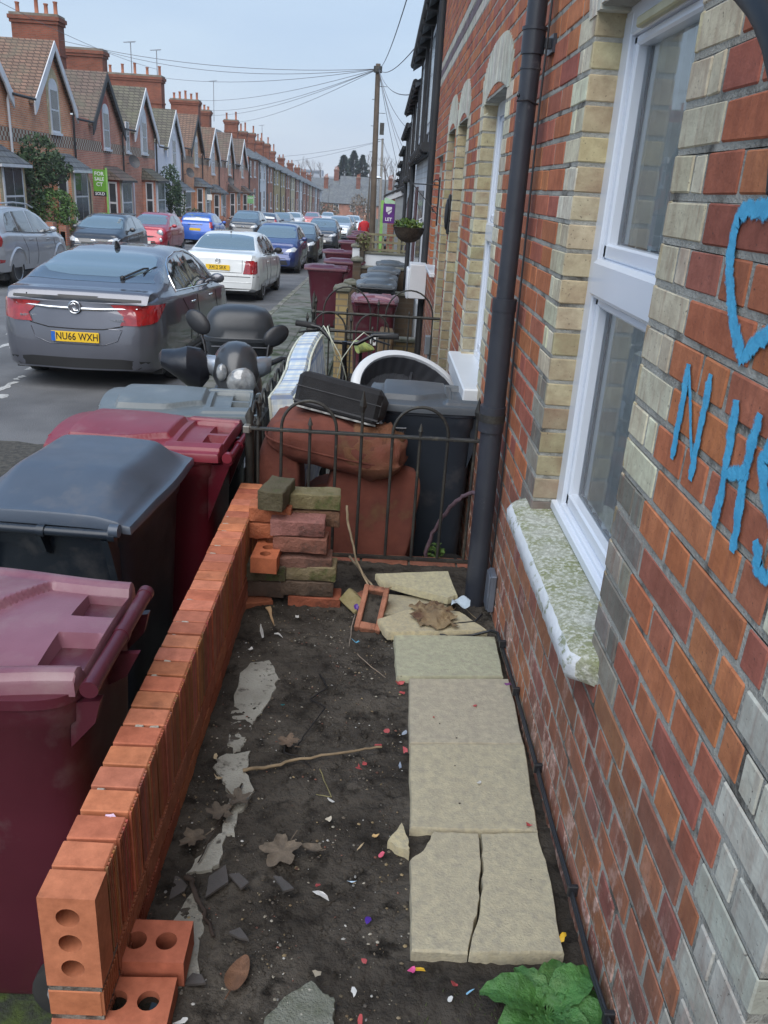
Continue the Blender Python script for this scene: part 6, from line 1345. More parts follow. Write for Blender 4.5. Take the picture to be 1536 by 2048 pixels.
# ---- hatchbacks
def hatch(L, W_, H_, wr=.3, **k):
    f = L/3.9; s = H_/1.5; P = lambda l: [(y*f, z*s) for y, z in l]; hw = W_/2
    d = dict(L=L, W=W_, wr=wr, wheels=(.62*f, 3.12*f), rear_tilt=.22, front_tilt=.45,
      top=[(0, .95*s), (.05*f, 1.02*s), (.12*f, 1.08*s), (.5*f, 1.36*s), (.75*f, 1.455*s), (1.4*f, 1.5*s), (2.0*f, 1.48*s), (2.35*f, 1.38*s), (3.05*f, 1.04*s), (3.5*f, .93*s), (3.8*f, .78*s), (3.9*f, .6*s)],
      belt=[(0, .9*s), (.1*f, 1.0*s), (.6*f, 1.04*s), (1.8*f, .98*s), (2.9*f, .93*s), (3.5*f, .84*s), (3.8*f, .7*s), (3.9*f, .54*s)], half=[(0, .86), (.1, .93), (.3, .98), (.8, 1.0), (2.9*f, 1.0), (3.4*f, .95), (3.7*f, .84), (3.9*f, .68)],
      roofh=[(0, .80), (.3*f, .78), (.7*f, .68), (2.2*f, .68), (3.0*f, .82), (3.9*f, .62)],
      side=[P([(.62, 1.08), (.78, 1.28), (.95, 1.37), (1.45, 1.40), (1.5, 1.03)]), P([(1.58, 1.02), (1.54, 1.40), (1.9, 1.38), (2.2, 1.29), (2.72, 1.03), (2.75, .98)])],
      gaps=[P([(1.53, 1.0), (1.55, .5), (1.5, .3)]), P([(2.7, .95), (2.72, .5), (2.66, .3)])], handles=P([(1.7, .86)]), mirror=(2.5*f, 1.0*s),
      rax='b', rearw=[(-.50*hw/.85, 1.40*s), (-.62*hw/.85, 1.12*s), (.62*hw/.85, 1.12*s), (.50*hw/.85, 1.40*s)],
      screen=[(-.56*hw/.85, 2.22*f), (-.70*hw/.85, 2.92*f), (-.3, 3.0*f), (.3, 3.0*f), (.70*hw/.85, 2.92*f), (.56*hw/.85, 2.22*f)],
      tail=[[(x*hw/.85, z*s) for x, z in ((.62, 1.08), (.74, 1.08), (.80, .80), (.66, .80))]], head=[[(x*hw/.85, z*s) for x, z in ((.40, .66), (.70, .68), (.76, .78), (.66, .82), (.46, .74))]], rp=(.72*s, '', True), fp=(.42*s, '', False),
      extra=[([(x*hw/.85, z*s) for x, z in ((-.42, .48), (.42, .48), (.5, .28), (-.5, .28))], M_trim, 'grille', 'f'), ([(x*hw/.85, z*s) for x, z in ((-.35, .66), (.35, .66), (.33, .60), (-.33, .60))], M_trim, 'grille', 'f')])
    d.update(k); return d
def facing(sp, x, yfront): return (x, yfront+sp['L'], GR(yfront+sp['L'])), math.pi
H1 = hatch(3.75, 1.68, 1.50); loc, rz = facing(H1, -3.42, 27.3)
car('parked_car', 'navy blue small hatchback facing the camera behind the white saloon', H1, loc, rz, paint('navy_paint', (.02, .04, .15), .3))
H2 = hatch(4.1, 1.72, 1.46); loc, rz = facing(H2, -3.3, 33.2)
car('parked_car', 'black hatchback facing the camera tucked behind the navy one', H2, loc, rz, paint('black_paint', (.012, .014, .02), .2))
H3 = hatch(4.2, 1.78, 1.52); loc, rz = facing(H3, -3.1, 44.5)
car('parked_car', 'dark slate hatchback with a pale headlamp, beyond the navy and black ones', H3, loc, rz, paint('slate_paint', (.03, .04, .055), .3))
H4 = hatch(4.2, 1.8, 1.55); loc, rz = facing(H4, -2.95, 60)
cF = car('parked_car', 'silver hatchback facing the camera, farthest clear one on the near side', H4, loc, rz, paint('silver_paint', (.42, .46, .5), .5))[0]
# ---- the far side of the road
RAV = dict(L=4.42, W=1.85, wr=.36, wheels=(.95, 3.5), rear_tilt=.08, front_tilt=.4, sill=.3,
  top=[(0, 1.06), (.05, 1.12), (.12, 1.18), (.45, 1.55), (.7, 1.66), (1.4, 1.70), (2.3, 1.68), (2.7, 1.58), (3.4, 1.20), (4.0, 1.08), (4.3, .92), (4.42, .7)],
  belt=[(0, .98), (.1, 1.10), (.6, 1.15), (2.0, 1.10), (3.3, 1.06), (4.0, .98), (4.3, .82), (4.42, .62)], half=[(0, .88), (.1, .94), (.3, .98), (.8, 1.0), (3.5, 1.0), (4.1, .93), (4.42, .74)], roofh=[(0, .82), (.4, .78), (.8, .72), (2.6, .72), (3.4, .84), (4.42, .7)],
  side=[[(.62, 1.22), (.72, 1.42), (.9, 1.55), (1.16, 1.58), (1.22, 1.16)], [(1.26, 1.155), (1.22, 1.58), (1.95, 1.60), (2.02, 1.13)], [(2.10, 1.13), (2.05, 1.60), (2.35, 1.57), (2.7, 1.46), (3.18, 1.14), (3.2, 1.10)]],
  sidetrim=[(.6, 1.185), (2.0, 1.12), (3.25, 1.09)], gaps=[[(1.3, 1.1), (1.5, .8), (1.55, .45)], [(2.06, 1.1), (2.1, .6), (2.05, .42)], [(3.15, 1.05), (3.2, .6), (3.12, .42)]], handles=[(1.75, .98), (2.75, .96)], mirror=(3.0, 1.14),
  rax='b', rearw=[(-.52, 1.55), (-.62, 1.22), (.62, 1.22), (.52, 1.55)], screen=[(-.6, 2.6), (-.74, 3.3), (.74, 3.3), (.6, 2.6)], tail=[[(.66, 1.15), (.82, 1.12), (.86, .9), (.72, .88)]], tails=[[(.05, 1.14), (.26, 1.12), (.28, .98), (.2, .88), (.05, .86)]], head=[[(.5, .78), (.84, .8), (.8, .94), (.56, .9)]], rp=(.95, '', True),
  extra=[([(.04, .62), (.30, .60), (.28, .55), (.04, .53)], M_tail, 'reflector', 'r')])
cR, cast, decal, line, bd_ = car('parked_car', 'silver off road car across the road at the left edge, with red rear lamp', RAV, (-9.02, 18.35, GR(18.3)), 0, paint('pale_silver_paint', (.42, .43, .45), .45))
for wy in (.95, 3.5):
    P = [(wy+.455*math.cos(a_), .37+.455*math.sin(a_)) for a_ in [math.pi*i/16 for i in range(1, 16)]]
    line(P, 'r', .035, MC['pale_silver_paint'], 'arch_flare', off=-.008, parent=cR)
for s_ in (-1, 1): b = MB(); b.tube([(s_*.66, .55, 1.64), (s_*.64, .75, 1.745), (s_*.63, 1.6, 1.77), (s_*.64, 2.3, 1.74), (s_*.66, 2.6, 1.66)], .018, 8); b.build('roof_rail', MC['pale_silver_paint'], cR, smooth=60)
FI = hatch(3.95, 1.72, 1.48); loc, rz = facing(FI, -8.95, 26.4)
cc = car('parked_car', 'black hatchback facing the camera across the road behind the silver off road car', FI, loc, rz+R(2), paint('jet_paint', (.02, .021, .026), .25))
b = MB(); h = cc[1]('f', 0, .70)[0]; b.sphere((0, h.y, .70), (.085, .012, .035), 16); b.build('oval_badge', M_chr, cc[0], smooth=60)
for k in range(3): b = MB(); h = cc[1]('t', -.5, 2.45+k*.10)[0]; b.box(-.55, -.47, 2.42+k*.1, 2.48+k*.1, h.z+.004, h.z+.009, T=Matrix()); b.build('windscreen_sticker', M_plw, cc[0])
FT = hatch(3.55, 1.63, 1.49, wr=.29, head=[], mirror=(2.35, .98), top=[(0, .92), (.05, 1.0), (.12, 1.08), (.45, 1.36), (.7, 1.46), (1.3, 1.49), (1.8, 1.47), (2.15, 1.37), (2.75, 1.04), (3.2, .98), (3.45, .86), (3.55, .62)],
  belt=[(0, .9), (.1, .99), (.6, 1.0), (1.8, .96), (2.7, .94), (3.2, .88), (3.45, .76), (3.55, .55)], half=[(0, .84), (.1, .92), (.3, .97), (.8, 1.0), (2.7, 1.0), (3.1, .96), (3.4, .86), (3.55, .72)])
loc, rz = facing(FT, -9.0, 33.0); cc = car('parked_car', 'small red car with round headlamps facing the camera across the road', FT, loc, rz, paint('cherry_paint', (.33, .015, .03), .25))
for s_ in (-1, 1):
    for x, z_, r_ in ((.56, .76, .115), (.6, .52, .065)):
        h = cc[1]('f', s_*x, z_)[0]; b = MB(); b.sphere((s_*x, h.y-.01, z_), (r_, .05, r_), 16); o = b.build('headlight', M_head, cc[0], smooth=60); b = MB(); b.tube([(s_*x+r_*math.cos(a_), h.y+.005, z_+r_*math.sin(a_)) for a_ in [2*math.pi*i/20 for i in range(21)]], .012, 6); b.build('ring', M_chr, o, smooth=60)
BL = hatch(4.1, 1.74, 1.48); cc = car('parked_car', 'bright blue hatchback seen from behind across the road', BL, (-8.9, 41.6, GR(41.6)), 0, paint('bright_blue_paint', (.015, .09, .42), .3))
b = MB(); b.box(-.35, .35, -.0, .02, .93, .96, ch=.004); b.build('chrome_strip', M_chr, cc[0])
PE = hatch(4.35, 1.84, 1.62, wr=.34); loc, rz = facing(PE, -7.9, 49.5); cc = car('parked_car', 'dark grey tall hatchback with swept headlamps facing the camera beyond the blue one', PE, loc, rz, paint('gunmetal_paint', (.035, .04, .048), .3))
h = cc[1]('f', 0, .75)[0]; b = MB(); b.tube([(-.09, h.y+.01, .78), (-.05, h.y+.01, .70), (0, h.y+.01, .78), (.03, h.y+.01, .69), (.09, h.y+.01, .78)], .018, 6); b.build('badge', M_chr, cc[0])
E_ = []
cheap = hatch(4.1, 1.74, 1.48)
for x, y, c, nm, lab, dr in ((-7.8, 58, (.02, .025, .05), 'indigo', 'dark estate car seen from behind past the tall swept headlamp one', 0), (-7.8, 66, (.12, .14, .16), 'steel', 'grey car facing the camera fourth behind the bright blue one', 1), (-7.7, 74, (.6, .6, .6), 'cream_white', 'white roofed car far along the left lane', 1),
                             (-7.2, 88, (.45, .12, .12), 'salmon', 'pinkish red roofed car at the far end of the left row', 1), (-3.0, 70, (.03, .03, .035), 'coal', 'black car behind the silver one on the near side', 1), (-2.75, 79, (.6, .62, .64), 'chalk', 'white car beside the red clad person', 1), (-6.6, 104, (.5, .5, .52), 'ash', 'pale car at the very end of the road', 1)):
    if dr: loc, rz = facing(cheap, x, y)
    else: loc, rz = (x, y, GR(y)), 0
    car('parked_car', lab, cheap, loc, rz, paint(nm+'_paint', c, .2))
# ================================================================ the street
M_tileR = mat('red_clay_tiles', (.22, .095, .055), (.13, .07, .045), .85, ns=2.2, dirt=(.12, .12, .09), dscale=1.4, dlo=.5, dhi=.7)
def tiles(name, c1, c2, rh=.16, bw=.3, dirt=(.1, .1, .07)):
    m, n, b = nodes(name); tc = N(n, 'TexCoord'); sp = N(n, 'SeparateXYZ'); n.links.new(tc.outputs['Object'], sp.inputs[0])
    ad = N(n, 'Math', operation='ADD'); n.links.new(sp.outputs[0], ad.inputs[0]); n.links.new(sp.outputs[1], ad.inputs[1]); cb = N(n, 'CombineXYZ'); n.links.new(ad.outputs[0], cb.inputs[0]); n.links.new(sp.outputs[2], cb.inputs[1])
    br = N(n, 'TexBrick', Scale=1.0); br.inputs['Brick Width'].default_value = bw; br.inputs['Row Height'].default_value = rh; br.inputs['Mortar Size'].default_value = .022
    br.inputs['Color1'].default_value = (*c1, 1); br.inputs['Color2'].default_value = (*c2, 1); br.inputs['Mortar'].default_value = (*[v*.25 for v in c1], 1); n.links.new(cb.outputs[0], br.inputs['Vector'])
    col = mixc(n, ramp(n, nz(n, tc.outputs['Object'], 1.2, 7, .65), .48, .72, (0, 0, 0), (.7, .7, .7)), br.outputs['Color'], dirt)
    n.links.new(col, b.inputs['Base Color']); b.inputs['Roughness'].default_value = .8; bumpn(n, b, br.outputs['Fac'], -.6, .03); return m
T_red = tiles('tiles_red', (.20, .12, .085), (.14, .09, .065), .13, .25); T_brn = tiles('tiles_brown', (.15, .105, .085), (.11, .08, .065)); T_mos = tiles('tiles_mossy', (.13, .12, .09), (.09, .08, .065), dirt=(.11, .115, .07)); T_slt = tiles('tiles_slate', (.13, .145, .16), (.09, .1, .115), .2, .35, dirt=(.16, .17, .16))
B_or = bricks('brick_orange', (.66, .28, .145), (.54, .20, .105), (.5, .43, .34), band=(.75, 1.25, (.38, .36, .3))); B_rd = bricks('brick_red', (.55, .21, .14), (.44, .155, .105), (.46, .38, .31), band=(.75, 1.25, (.38, .36, .3))); B_rd2 = bricks('brick_red_plain', (.42, .16, .11), (.34, .12, .085), (.28, .24, .19))
B_ch = bricks('brick_chimney', (.24, .075, .045), (.17, .055, .035), (.14, .1, .08)); B_yl = bricks('brick_yellow', (.42, .33, .17), (.35, .27, .13), (.35, .3, .2)); B_ylr = bricks('brick_toothed', (.55, .47, .3), (.42, .33, .2), (.4, .35, .25), bw=.16, rh=.16)
M_lil = mat('pale_lilac_render', (.74, .74, .8), (.66, .66, .72), .8, ns=1); M_crm = mat('cream_render', (.5, .44, .3), (.42, .36, .24), .85, ns=1); M_pnk = mat('dusty_red_render', (.33, .1, .075), (.28, .085, .065), .85, ns=1.2)
M_blk = mat('black_painted_wood', (.02, .02, .022), (.035, .035, .037), .6, ns=3); M_wht = mat('white_painted_wood', (.6, .62, .65), (.5, .52, .55), .6, ns=2, dirt=(.3, .3, .28), dscale=4, dlo=.6, dhi=.75)
M_pot = mat('clay_pot', (.36, .13, .07), (.26, .1, .06), .85, ns=4); M_cop = mat('cement_cap', (.2, .18, .15), (.12, .11, .09), .9, ns=2); M_pane = mat('house_pane', (.05, .06, .07), (.03, .035, .04), .12, ns=1.5, spec=.5); M_curt = mat('curtain_grey', (.3, .31, .32), (.22, .23, .25), .9, ns=3)
def chimney(parent, x0, x1, y0, y1, z0, z1, n, m=None, tall=.5, skip=()):
    b = MB(); b.box(x0, x1, y0, y1, z0, z1-.45); b.box(x0-.07, x1+.07, y0-.07, y1+.07, z1-.45, z1-.3); b.box(x0-.13, x1+.13, y0-.13, y1+.13, z1-.3, z1-.12); b.box(x0-.06, x1+.06, y0-.06, y1+.06, z1-.12, z1, 1); b.box(x0-.05, x1+.05, y0-.05, y1+.05, (z0+z1)/2, (z0+z1)/2+.12)
    c = b.build('chimney', [m or B_ch, M_cop], parent, smooth=0)
    for i in range(n):
        if i in skip: continue
        x = x0+.2+(x1-x0-.4)*i/max(1, n-1); h = tall*(1+.35*((i*7) % 3-1)*.5); b = MB(); b.lathe([(.10, 0), (.12, 0.02), (.13, .06), (.10, .1), (.095, h-.08), (.12, h-.05), (.12, h), (.08, h)], 10, T=TR((x, (y0+y1)/2, z1-.01))); b.build('chimney_pot', M_pot, c, smooth=40)
    return c
def win(parent, x, y0, y1, z0, z1, arch=False, fm=None, sx=1, bars=1, pane=None):
    """window facing +x (sx=1) on plane x"""
    f = MB(); t = .09; fm = fm or M_wht
    P = [(y0, z0), (y1, z0), (y1, z1)]
    if arch: P += [((y0+y1)/2+(y1-y0)/2*math.cos(a_), z1+(y1-y0)*.42*math.sin(a_)) for a_ in [math.pi*i/8 for i in range(1, 8)]]
    P += [(y0, z1)]
    f.prism(P, x-.02, x+.035*sx, 'x'); f.box(min(x, x+.10*sx), max(x, x+.10*sx), y0-.08, y1+.08, z0-.1, z0)
    w = f.build('window', fm, parent, smooth=0); g_ = MB(); zm = (z0+z1)/2+.05
    for a_, c_ in ((z0+t, zm-.035), (zm+.035, z1-.03)):
        ys_ = [y0+t+(y1-y0-2*t)*i/(bars) for i in range(bars+1)]
        for p, q in zip(ys_, ys_[1:]): g_.box(min(x+.03*sx, x+.042*sx), max(x+.03*sx, x+.042*sx), p+.02, q-.02, a_, c_)
    g_.build('pane', pane or M_pane, w, smooth=0); return w
XF = -14.0
GH = [ # y0, y1, apex y, apex z, wall, roof, barge, surround, lower paint
 (26.6, 33.5, 31.3, 4.75, B_or, T_red, M_wht, B_ylr, 'orange brick gabled house at the left edge, only its white bargeboard showing'),
 (33.55, 40.3, 38.35, 4.67, B_or, T_red, M_wht, B_ylr, 'orange brick gabled house with white bargeboards and a tall arched window, nearest full one'),
 (40.35, 47.6, 45.2, 4.31, B_rd, T_brn, M_blk, M_pnk, 'red brick house with a dusty red painted front and black bargeboards'),
 (47.65, 54.5, 52.2, 4.34, B_rd, T_mos, M_wht, M_wht, 'red brick gabled house with a white toothed window surround and mossy roof'),
 (54.55, 61.4, 59.4, 3.78, M_lil, T_mos, M_wht, M_lil, 'pale lilac white painted gabled house'),
 (61.45, 68.1, 66.3, 3.99, B_or, T_red, M_blk, B_ylr, 'orange brick gabled house with black bargeboards beyond the white painted one'),
 (68.15, 74.9, 72.8, 3.52, B_or, T_red, M_wht, M_wht, 'orange brick gabled house with white bargeboards, fifth from the left'),
 (74.95, 82.0, 80.4, 3.57, B_rd, T_brn, M_wht, B_ylr, 'red brick house with a dark tiled gable and satellite dish'),
 (82.05, 91.5, 87.6, 3.43, B_rd, T_brn, M_wht, B_ylr, 'last gabled brick house before the plain slate roofed terrace')]
for i, (y0, y1, ya, za, mw, mr, mb, ms, lab) in enumerate(GH):
    h = thing('gabled_house', lab, 'house', (0, 0, 0), group='gabled terrace houses across the road')
    ze = za-2.15; zb = GP((y0+y1)/2)-.6; g0, g1 = ya-2.3, ya+2.3; g1 = min(g1, y1-.05)
    b = MB(); b.prism([(y0, zb), (y1, zb), (y1, ze), (g1, ze), (ya, za-.12), (g0, ze), (y0, ze)], XF-.3, XF, 'x'); b.box(XF-8, XF-.3, y0, y1, zb, ze-.02)
    b.build('wall', mw, h, smooth=0)
    rx, rz = XF-4.6, ze+3.5
    def slab(b, P, t=.1):
        n = len(P); b.add(list(P)+[(p[0], p[1], p[2]-t) for p in P], [tuple(range(n)), tuple(range(2*n-1, n-1, -1))]+[(k, (k+1) % n, (k+1) % n+n, k+n) for k in range(n)])
    b = MB(); slab(b, [(XF+.26, y0+.02, ze-.1), (XF+.26, g0-.2, ze-.1), (rx, g0+.02, rz), (rx, y0+.02, rz)]); slab(b, [(XF-.5, g0+.03, ze+.48), (XF-.5, y1-.02, ze+.48), (rx, y1-.02, rz), (rx, g0+.03, rz)])
    if y1-g1 > .2: slab(b, [(XF+.18, g1+.05, ze-.1), (XF+.18, y1-.02, ze-.1), (XF-.49, y1-.02, ze+.48), (XF-.49, g1, ze+.48)]); slab(b, [(rx, y0+.02, rz), (rx, y1-.02, rz), (XF-9.2, y1-.02, ze), (XF-9.2, y0+.02, ze)]); b.build('roof', mr, h, smooth=0)
    b = MB(); xg = XF+.22; e = .32; dz = .29
    slab(b, [(xg, ya, za+.1), (xg, g0-e, ze-dz+.1), (XF-.1, g0-e, ze-dz+.1), (rx+.9, ya, za+.1)]); slab(b, [(xg, ya, za+.1), (rx+.9, ya, za+.1), (XF-.1, g1+e, ze-dz+.1), (xg, g1+e, ze-dz+.1)])
    b.build('gable_roof', mr, h, smooth=0)
    for s_, gg in ((-1, g0), (1, g1)):
        b = MB(); P = []
        for k in range(9):
            t = k/8; yy = ya+(gg+s_*e-ya)*t; zz = za+.1+(ze-dz-za)*t; w_ = .36+.08*math.sin(t*3.1)+(.14 if k > 6 else 0); P.append((yy, zz, w_))
        b.prism([(p[0], p[1]-.02) for p in P]+[(p[0]-s_*.0, p[1]-p[2]) for p in reversed(P)], xg-.02, xg+.04, 'x'); b.build('bargeboard', mb, h, smooth=0)
    # upper window, its surround, and the bay below
    wy0, wy1, wz0, wz1 = ya-.5, ya+.48, za-3.36, za-1.72
    if i > 0:
        b = MB(); q = .24; P = [(wy0-q, wz0-.1), (wy1+q, wz0-.1), (wy1+q, wz1)]+[(ya-.01+(.49+q)*math.cos(a_), wz1+(.44+q*1.6)*math.sin(a_)) for a_ in [math.pi*k/8 for k in range(1, 8)]]+[(wy0-q, wz1)]
        b.prism(P, XF-.01, XF+.012, 'x'); b.build('window_surround', ms, h, smooth=0)
        win(h, XF+.02, wy0, wy1, wz0, wz1, arch=True)
    if i in (3,): win(h, XF+.01, y0+.9, y0+1.5, za-3.4, za-1.9)
    gz = GP(ya); by0, by1 = ya-.7, min(ya+1.55, y1-.25); bt = za-4.75
    mbw = mw if i not in (2,) else M_pnk
    b = MB(); b.box(XF-.05, XF+.75, by0, by1, zb, bt); by = b.build('bay', mbw, h, smooth=0)
    w_ = win(by, XF+.76, by0+.28, by1-.28, bt-2.15, bt-.12, bars=2)
    b = MB(); w = b.box(XF+.2, XF+.62, by0-.02, by0+.0, bt-2.1, bt-.2) if False else None
    f = MB(); f.box(XF+.18, XF+.62, by0-.035, by0, bt-2.15, bt-.12); fo = f.build('window', M_wht, by, smooth=0); f = MB(); f.box(XF+.25, XF+.55, by0-.05, by0-.034, bt-2.05, bt-1.15); f.box(XF+.25, XF+.55, by0-.05, by0-.034, bt-1.05, bt-.2); f.build('pane', M_pane, fo, smooth=0)
    for yy in (by0+.14, by1-.14):
        q = MB(); q.box(XF+.74, XF+.757, yy-.12, yy+.12, zb, bt-.05); q.build('quoins', B_ylr if ms != M_wht else M_wht, by, smooth=0)
    b = MB(); o_ = .22; b.add([(XF+.75+o_, by0-o_, bt-.02), (XF+.75+o_, by1+o_, bt-.02), (XF-.02, by1+o_-.2, bt+.62), (XF-.02, by0-o_+.25, bt+.62), (XF-.02, by0-o_, bt-.02), (XF-.02, by1+o_, bt-.02)], [(0, 1, 2, 3), (0, 3, 4), (1, 5, 2), (0, 4, 5, 1), (2, 5, 4, 3)]); b.build('bay_roof', T_slt if i in (0, 1, 4, 5, 6) else mr, h, smooth=0)
    b = MB(); b.box(XF+.93, XF+.99, by0-.2, by1+.2, bt-.12, bt-.02); b.build('bay_fascia', M_wht if i in (0, 1, 4) else M_blk, h, smooth=0)
    # door in a round headed recess
    dy0, dy1 = y0+1.05, y0+1.95; dz1 = bt-.35; b = MB(); P = [(dy0-.2, gz-.1), (dy1+.2, gz-.1), (dy1+.2, dz1)]+[((dy0+dy1)/2+.65*math.cos(a_), dz1+.5*math.sin(a_)) for a_ in [math.pi*k/8 for k in range(1, 8)]]+[(dy0-.2, dz1)]
    b.prism(P, XF-.01, XF+.014, 'x'); b.build('door_surround', ms if ms != M_pnk else B_ylr, h, smooth=0)
    b = MB(); P = [(dy0, gz-.1), (dy1, gz-.1), (dy1, dz1)]+[((dy0+dy1)/2+.45*math.cos(a_), dz1+.34*math.sin(a_)) for a_ in [math.pi*k/8 for k in range(1, 8)]]+[(dy0, dz1)]; b.prism(P, XF, XF+.02, 'x')
    b.build('door', mat('door_%d' % i, [(.05, .05, .06), (.1, .03, .02), (.05, .04, .04), (.35, .25, .28), (.1, .1, .1), (.3, .25, .2), (.4, .4, .38), (.08, .1, .15), (.1, .04, .03)][i], rough=.5), h, smooth=0)
    b = MB(); b.tube([(XF+.22, y1, ze-.15), (XF+.12, y1, ze-.45), (XF+.1, y1, GP(y1)+.1)], .05, 8); b.build('downpipe', M_wht if i == 0 else M_blk, h, smooth=50); b = MB(); b.tube([(XF+.30, y0+.05, ze-.16), (XF+.30, g0-e-.1, ze-.16)], .055, 6); b.build('gutter', M_wht if i == 0 else M_blk, h, smooth=50)
    b = MB(); b.box(XF+1.62, XF+1.80, y0+.05, y1-.9, gz-.3, gz+.62); b.box(XF+1.57, XF+1.85, y0+.05, y0+.4, gz-.3, gz+.85); b.box(XF+1.57, XF+1.85, y1-1.2, y1-.85, gz-.3, gz+.85); tag(b.build('front_wall', B_rd2, smooth=0), 'low brick front garden wall of the %s gabled house' % ['leftmost edge', 'first', 'second', 'third', 'white painted', 'fifth', 'sixth', 'seventh', 'last'][i], 'wall', 'low front walls across the road')
    if i == 1: chimney(h, -19.5, -17.15, y1-.45, y1+.45, ze+1.2, 7.2, 5, tall=.62)
    if i == 2: chimney(h, -19.0, -16.7, y1-.45, y1+.45, ze+1.2, 7.0, 5, tall=.62, skip=(1,))
    if i == 3: chimney(h, -19.4, -16.7, y1-.45, y1+.45, ze+1.2, 6.45, 0)
    if i == 5: chimney(h, -20.7, -16.7, y1-.5, y1+.5, ze+1, 6.6, 5, tall=.65)
    if i == 7: chimney(h, -19.1, -16.7, y1-1.5, y1-.5, ze+1, 6.15, 5, tall=.6)
    if i == 8: chimney(h, -18.4, -16.9, y1-5, y1-4, ze+1, 5.8, 4, tall=.4)
    if i in (3, 5, 7):
        b = MB(); b.lathe([(.02, .0), (.25, .05), (.34, .12), (.345, .125)], 20, T=Matrix.Translation((XF+.35, y0+.9 if i != 7 else ya-1.6, za-3.9)) @ Euler((0, R(70), R(-40))).to_matrix().to_4x4(), cap=False); b.cyl((XF, y0+.9 if i != 7 else ya-1.6, za-4.0), (XF+.3, y0+.9 if i != 7 else ya-1.6, za-3.9), .02, n=6); b.build('satellite_dish', mat('dish_grey', (.09, .085, .085), rough=.6), h, smooth=60)
# plain slate roofed terrace down to the junction
wl = [B_rd2, M_wht, B_rd2, B_yl, B_yl, B_rd2, M_crm, B_rd2, M_wht, B_rd2, B_rd2, M_crm, B_rd2, M_wht]; y = 91.6; k = 0
while y < 196:
    w = 6.4 if k % 3 else 7.4; ze = 1.95-.034*(y-96); zb = GP(y)-.5; m_ = wl[k % len(wl)]
    h = thing('terrace_house', '%s terraced house with slate roof, number %s of the plain row beyond the gables' % ({M_wht: 'white', B_yl: 'yellow brick', M_crm: 'cream'}.get(m_, 'red brick'), ['one', 'two', 'three', 'four', 'five', 'six', 'seven', 'eight', 'nine', 'ten', 'eleven', 'twelve', 'thirteen', 'fourteen', 'fifteen', 'sixteen', 'seventeen'][k]), 'house', group='plain slate roofed terrace houses across the road')
    b = MB(); b.box(XF-8, XF, y, y+w-.03, zb, ze); b.build('wall', m_, h, smooth=0)
    b = MB(); slab(b, [(XF+.35, y, ze-.12), (XF+.35, y+w-.03, ze-.12), (XF-4.2, y+w-.03, ze+2.6), (XF-4.2, y, ze+2.6)]); slab(b, [(XF-4.2, y, ze+2.6), (XF-4.2, y+w-.03, ze+2.6), (XF-8.4, y+w-.03, ze), (XF-8.4, y, ze)]); b.build('roof', T_slt, h, smooth=0)
    for dy in (.8, 3.9):
        win(h, XF+.01, y+dy, y+dy+1.0, ze-1.9, ze-.35); 
    win(h, XF+.01, y+3.7, y+4.9, ze-4.9, ze-3.1, bars=2)
    b = MB(); b.box(XF, XF+.03, y+1, y+1.95, zb, ze-3.2); b.build('door', mat('door_%d' % (k % 4), (.1, .05, .04)), h, smooth=0)
    b = MB(); b.tube([(XF+.12, y+.1, ze-.1), (XF+.1, y+.1, zb)], .055, 6); b.build('gutter_pipe', M_blk, h, smooth=50)
    if k < 6: chimney(h, -17.6, -16.2, y+w-.8, y+w+.3-.35, ze+1.2, ze+(3.7, 3.2, 3.6, 3.3, 3.5, 3.0)[k], 3 if k % 2 else 2, tall=.8)
    elif k % 2: chimney(h, -17.4, -16.4, y+w-.8, y+w-.1, ze+1.2, ze+3.0, 2, tall=.5)
    y += w; k += 1
# ---- far crossing terrace and beyond
for k, (x0, x1, zr, ch) in enumerate(((-21, -13.2, -.45, 1), (-13.15, -5.4, .0, 1), (-5.35, 2.4, .2, 1), (2.45, 10, .1, 1))):
    h = thing('crossing_house', 'red brick slate roofed house facing up the street at the far junction, %s one' % ['leftmost', 'second', 'third', 'rightmost'][k], 'house', group='houses facing up the street at the far junction')
    ze = -4.1; b = MB(); b.box(x0, x1, 212, 219, -9.5, ze); b.build('wall', B_rd2, h, smooth=0)
    b = MB(); slab(b, [(x0, 211.6, ze-.1), (x1, 211.6, ze-.1), (x1, 216, zr), (x0, 216, zr)]); slab(b, [(x0, 216, zr), (x1, 216, zr), (x1, 220.2, ze), (x0, 220.2, ze)]); b.build('roof', T_slt, h, smooth=0)
    for xx in (x0+1.2, x0+5.2):
        f = MB(); f.box(xx, xx+1.3, 211.93, 212.0, -6.0, -4.4); w_ = f.build('window', M_wht, h, smooth=0); f = MB(); f.box(xx+.14, xx+1.16, 211.9, 211.94, -5.9, -5.25); f.box(xx+.14, xx+1.16, 211.9, 211.94, -5.15, -4.5); f.build('pane', M_pane, w_, smooth=0)
    chimney(h, x1-1.4, x1-.4, 215.2, 216.2, -1.5, zr+1.9, 3, tall=.7)
for k, (x0, x1, zr) in enumerate(((-24, -12, 1.3), (-11.9, -2, 2.2), (-1.9, 9, 1.9))):
    h = thing('back_house', 'slate roof showing above the far junction houses, %s one' % ['left', 'middle', 'right'][k], 'house', group='roofs behind the far junction')
    b = MB(); b.box(x0, x1, 236, 243, -9.5, -2); b.build('wall', B_rd2, h, smooth=0)
    b = MB(); slab(b, [(x0, 235.6, -2), (x1, 235.6, -2), (x1, 240, zr), (x0, 240, zr)]); slab(b, [(x0, 240, zr), (x1, 240, zr), (x1, 244, -2), (x0, 244, -2)]); b.build('roof', T_slt, h, smooth=0)
    chimney(h, x1-1.6, x1-.3, 239.4, 240.6, 0, zr+2.4, 4, tall=.8)
ob = thing('office_block', 'long pale grey office block on the skyline beyond the far roofs', 'office block')
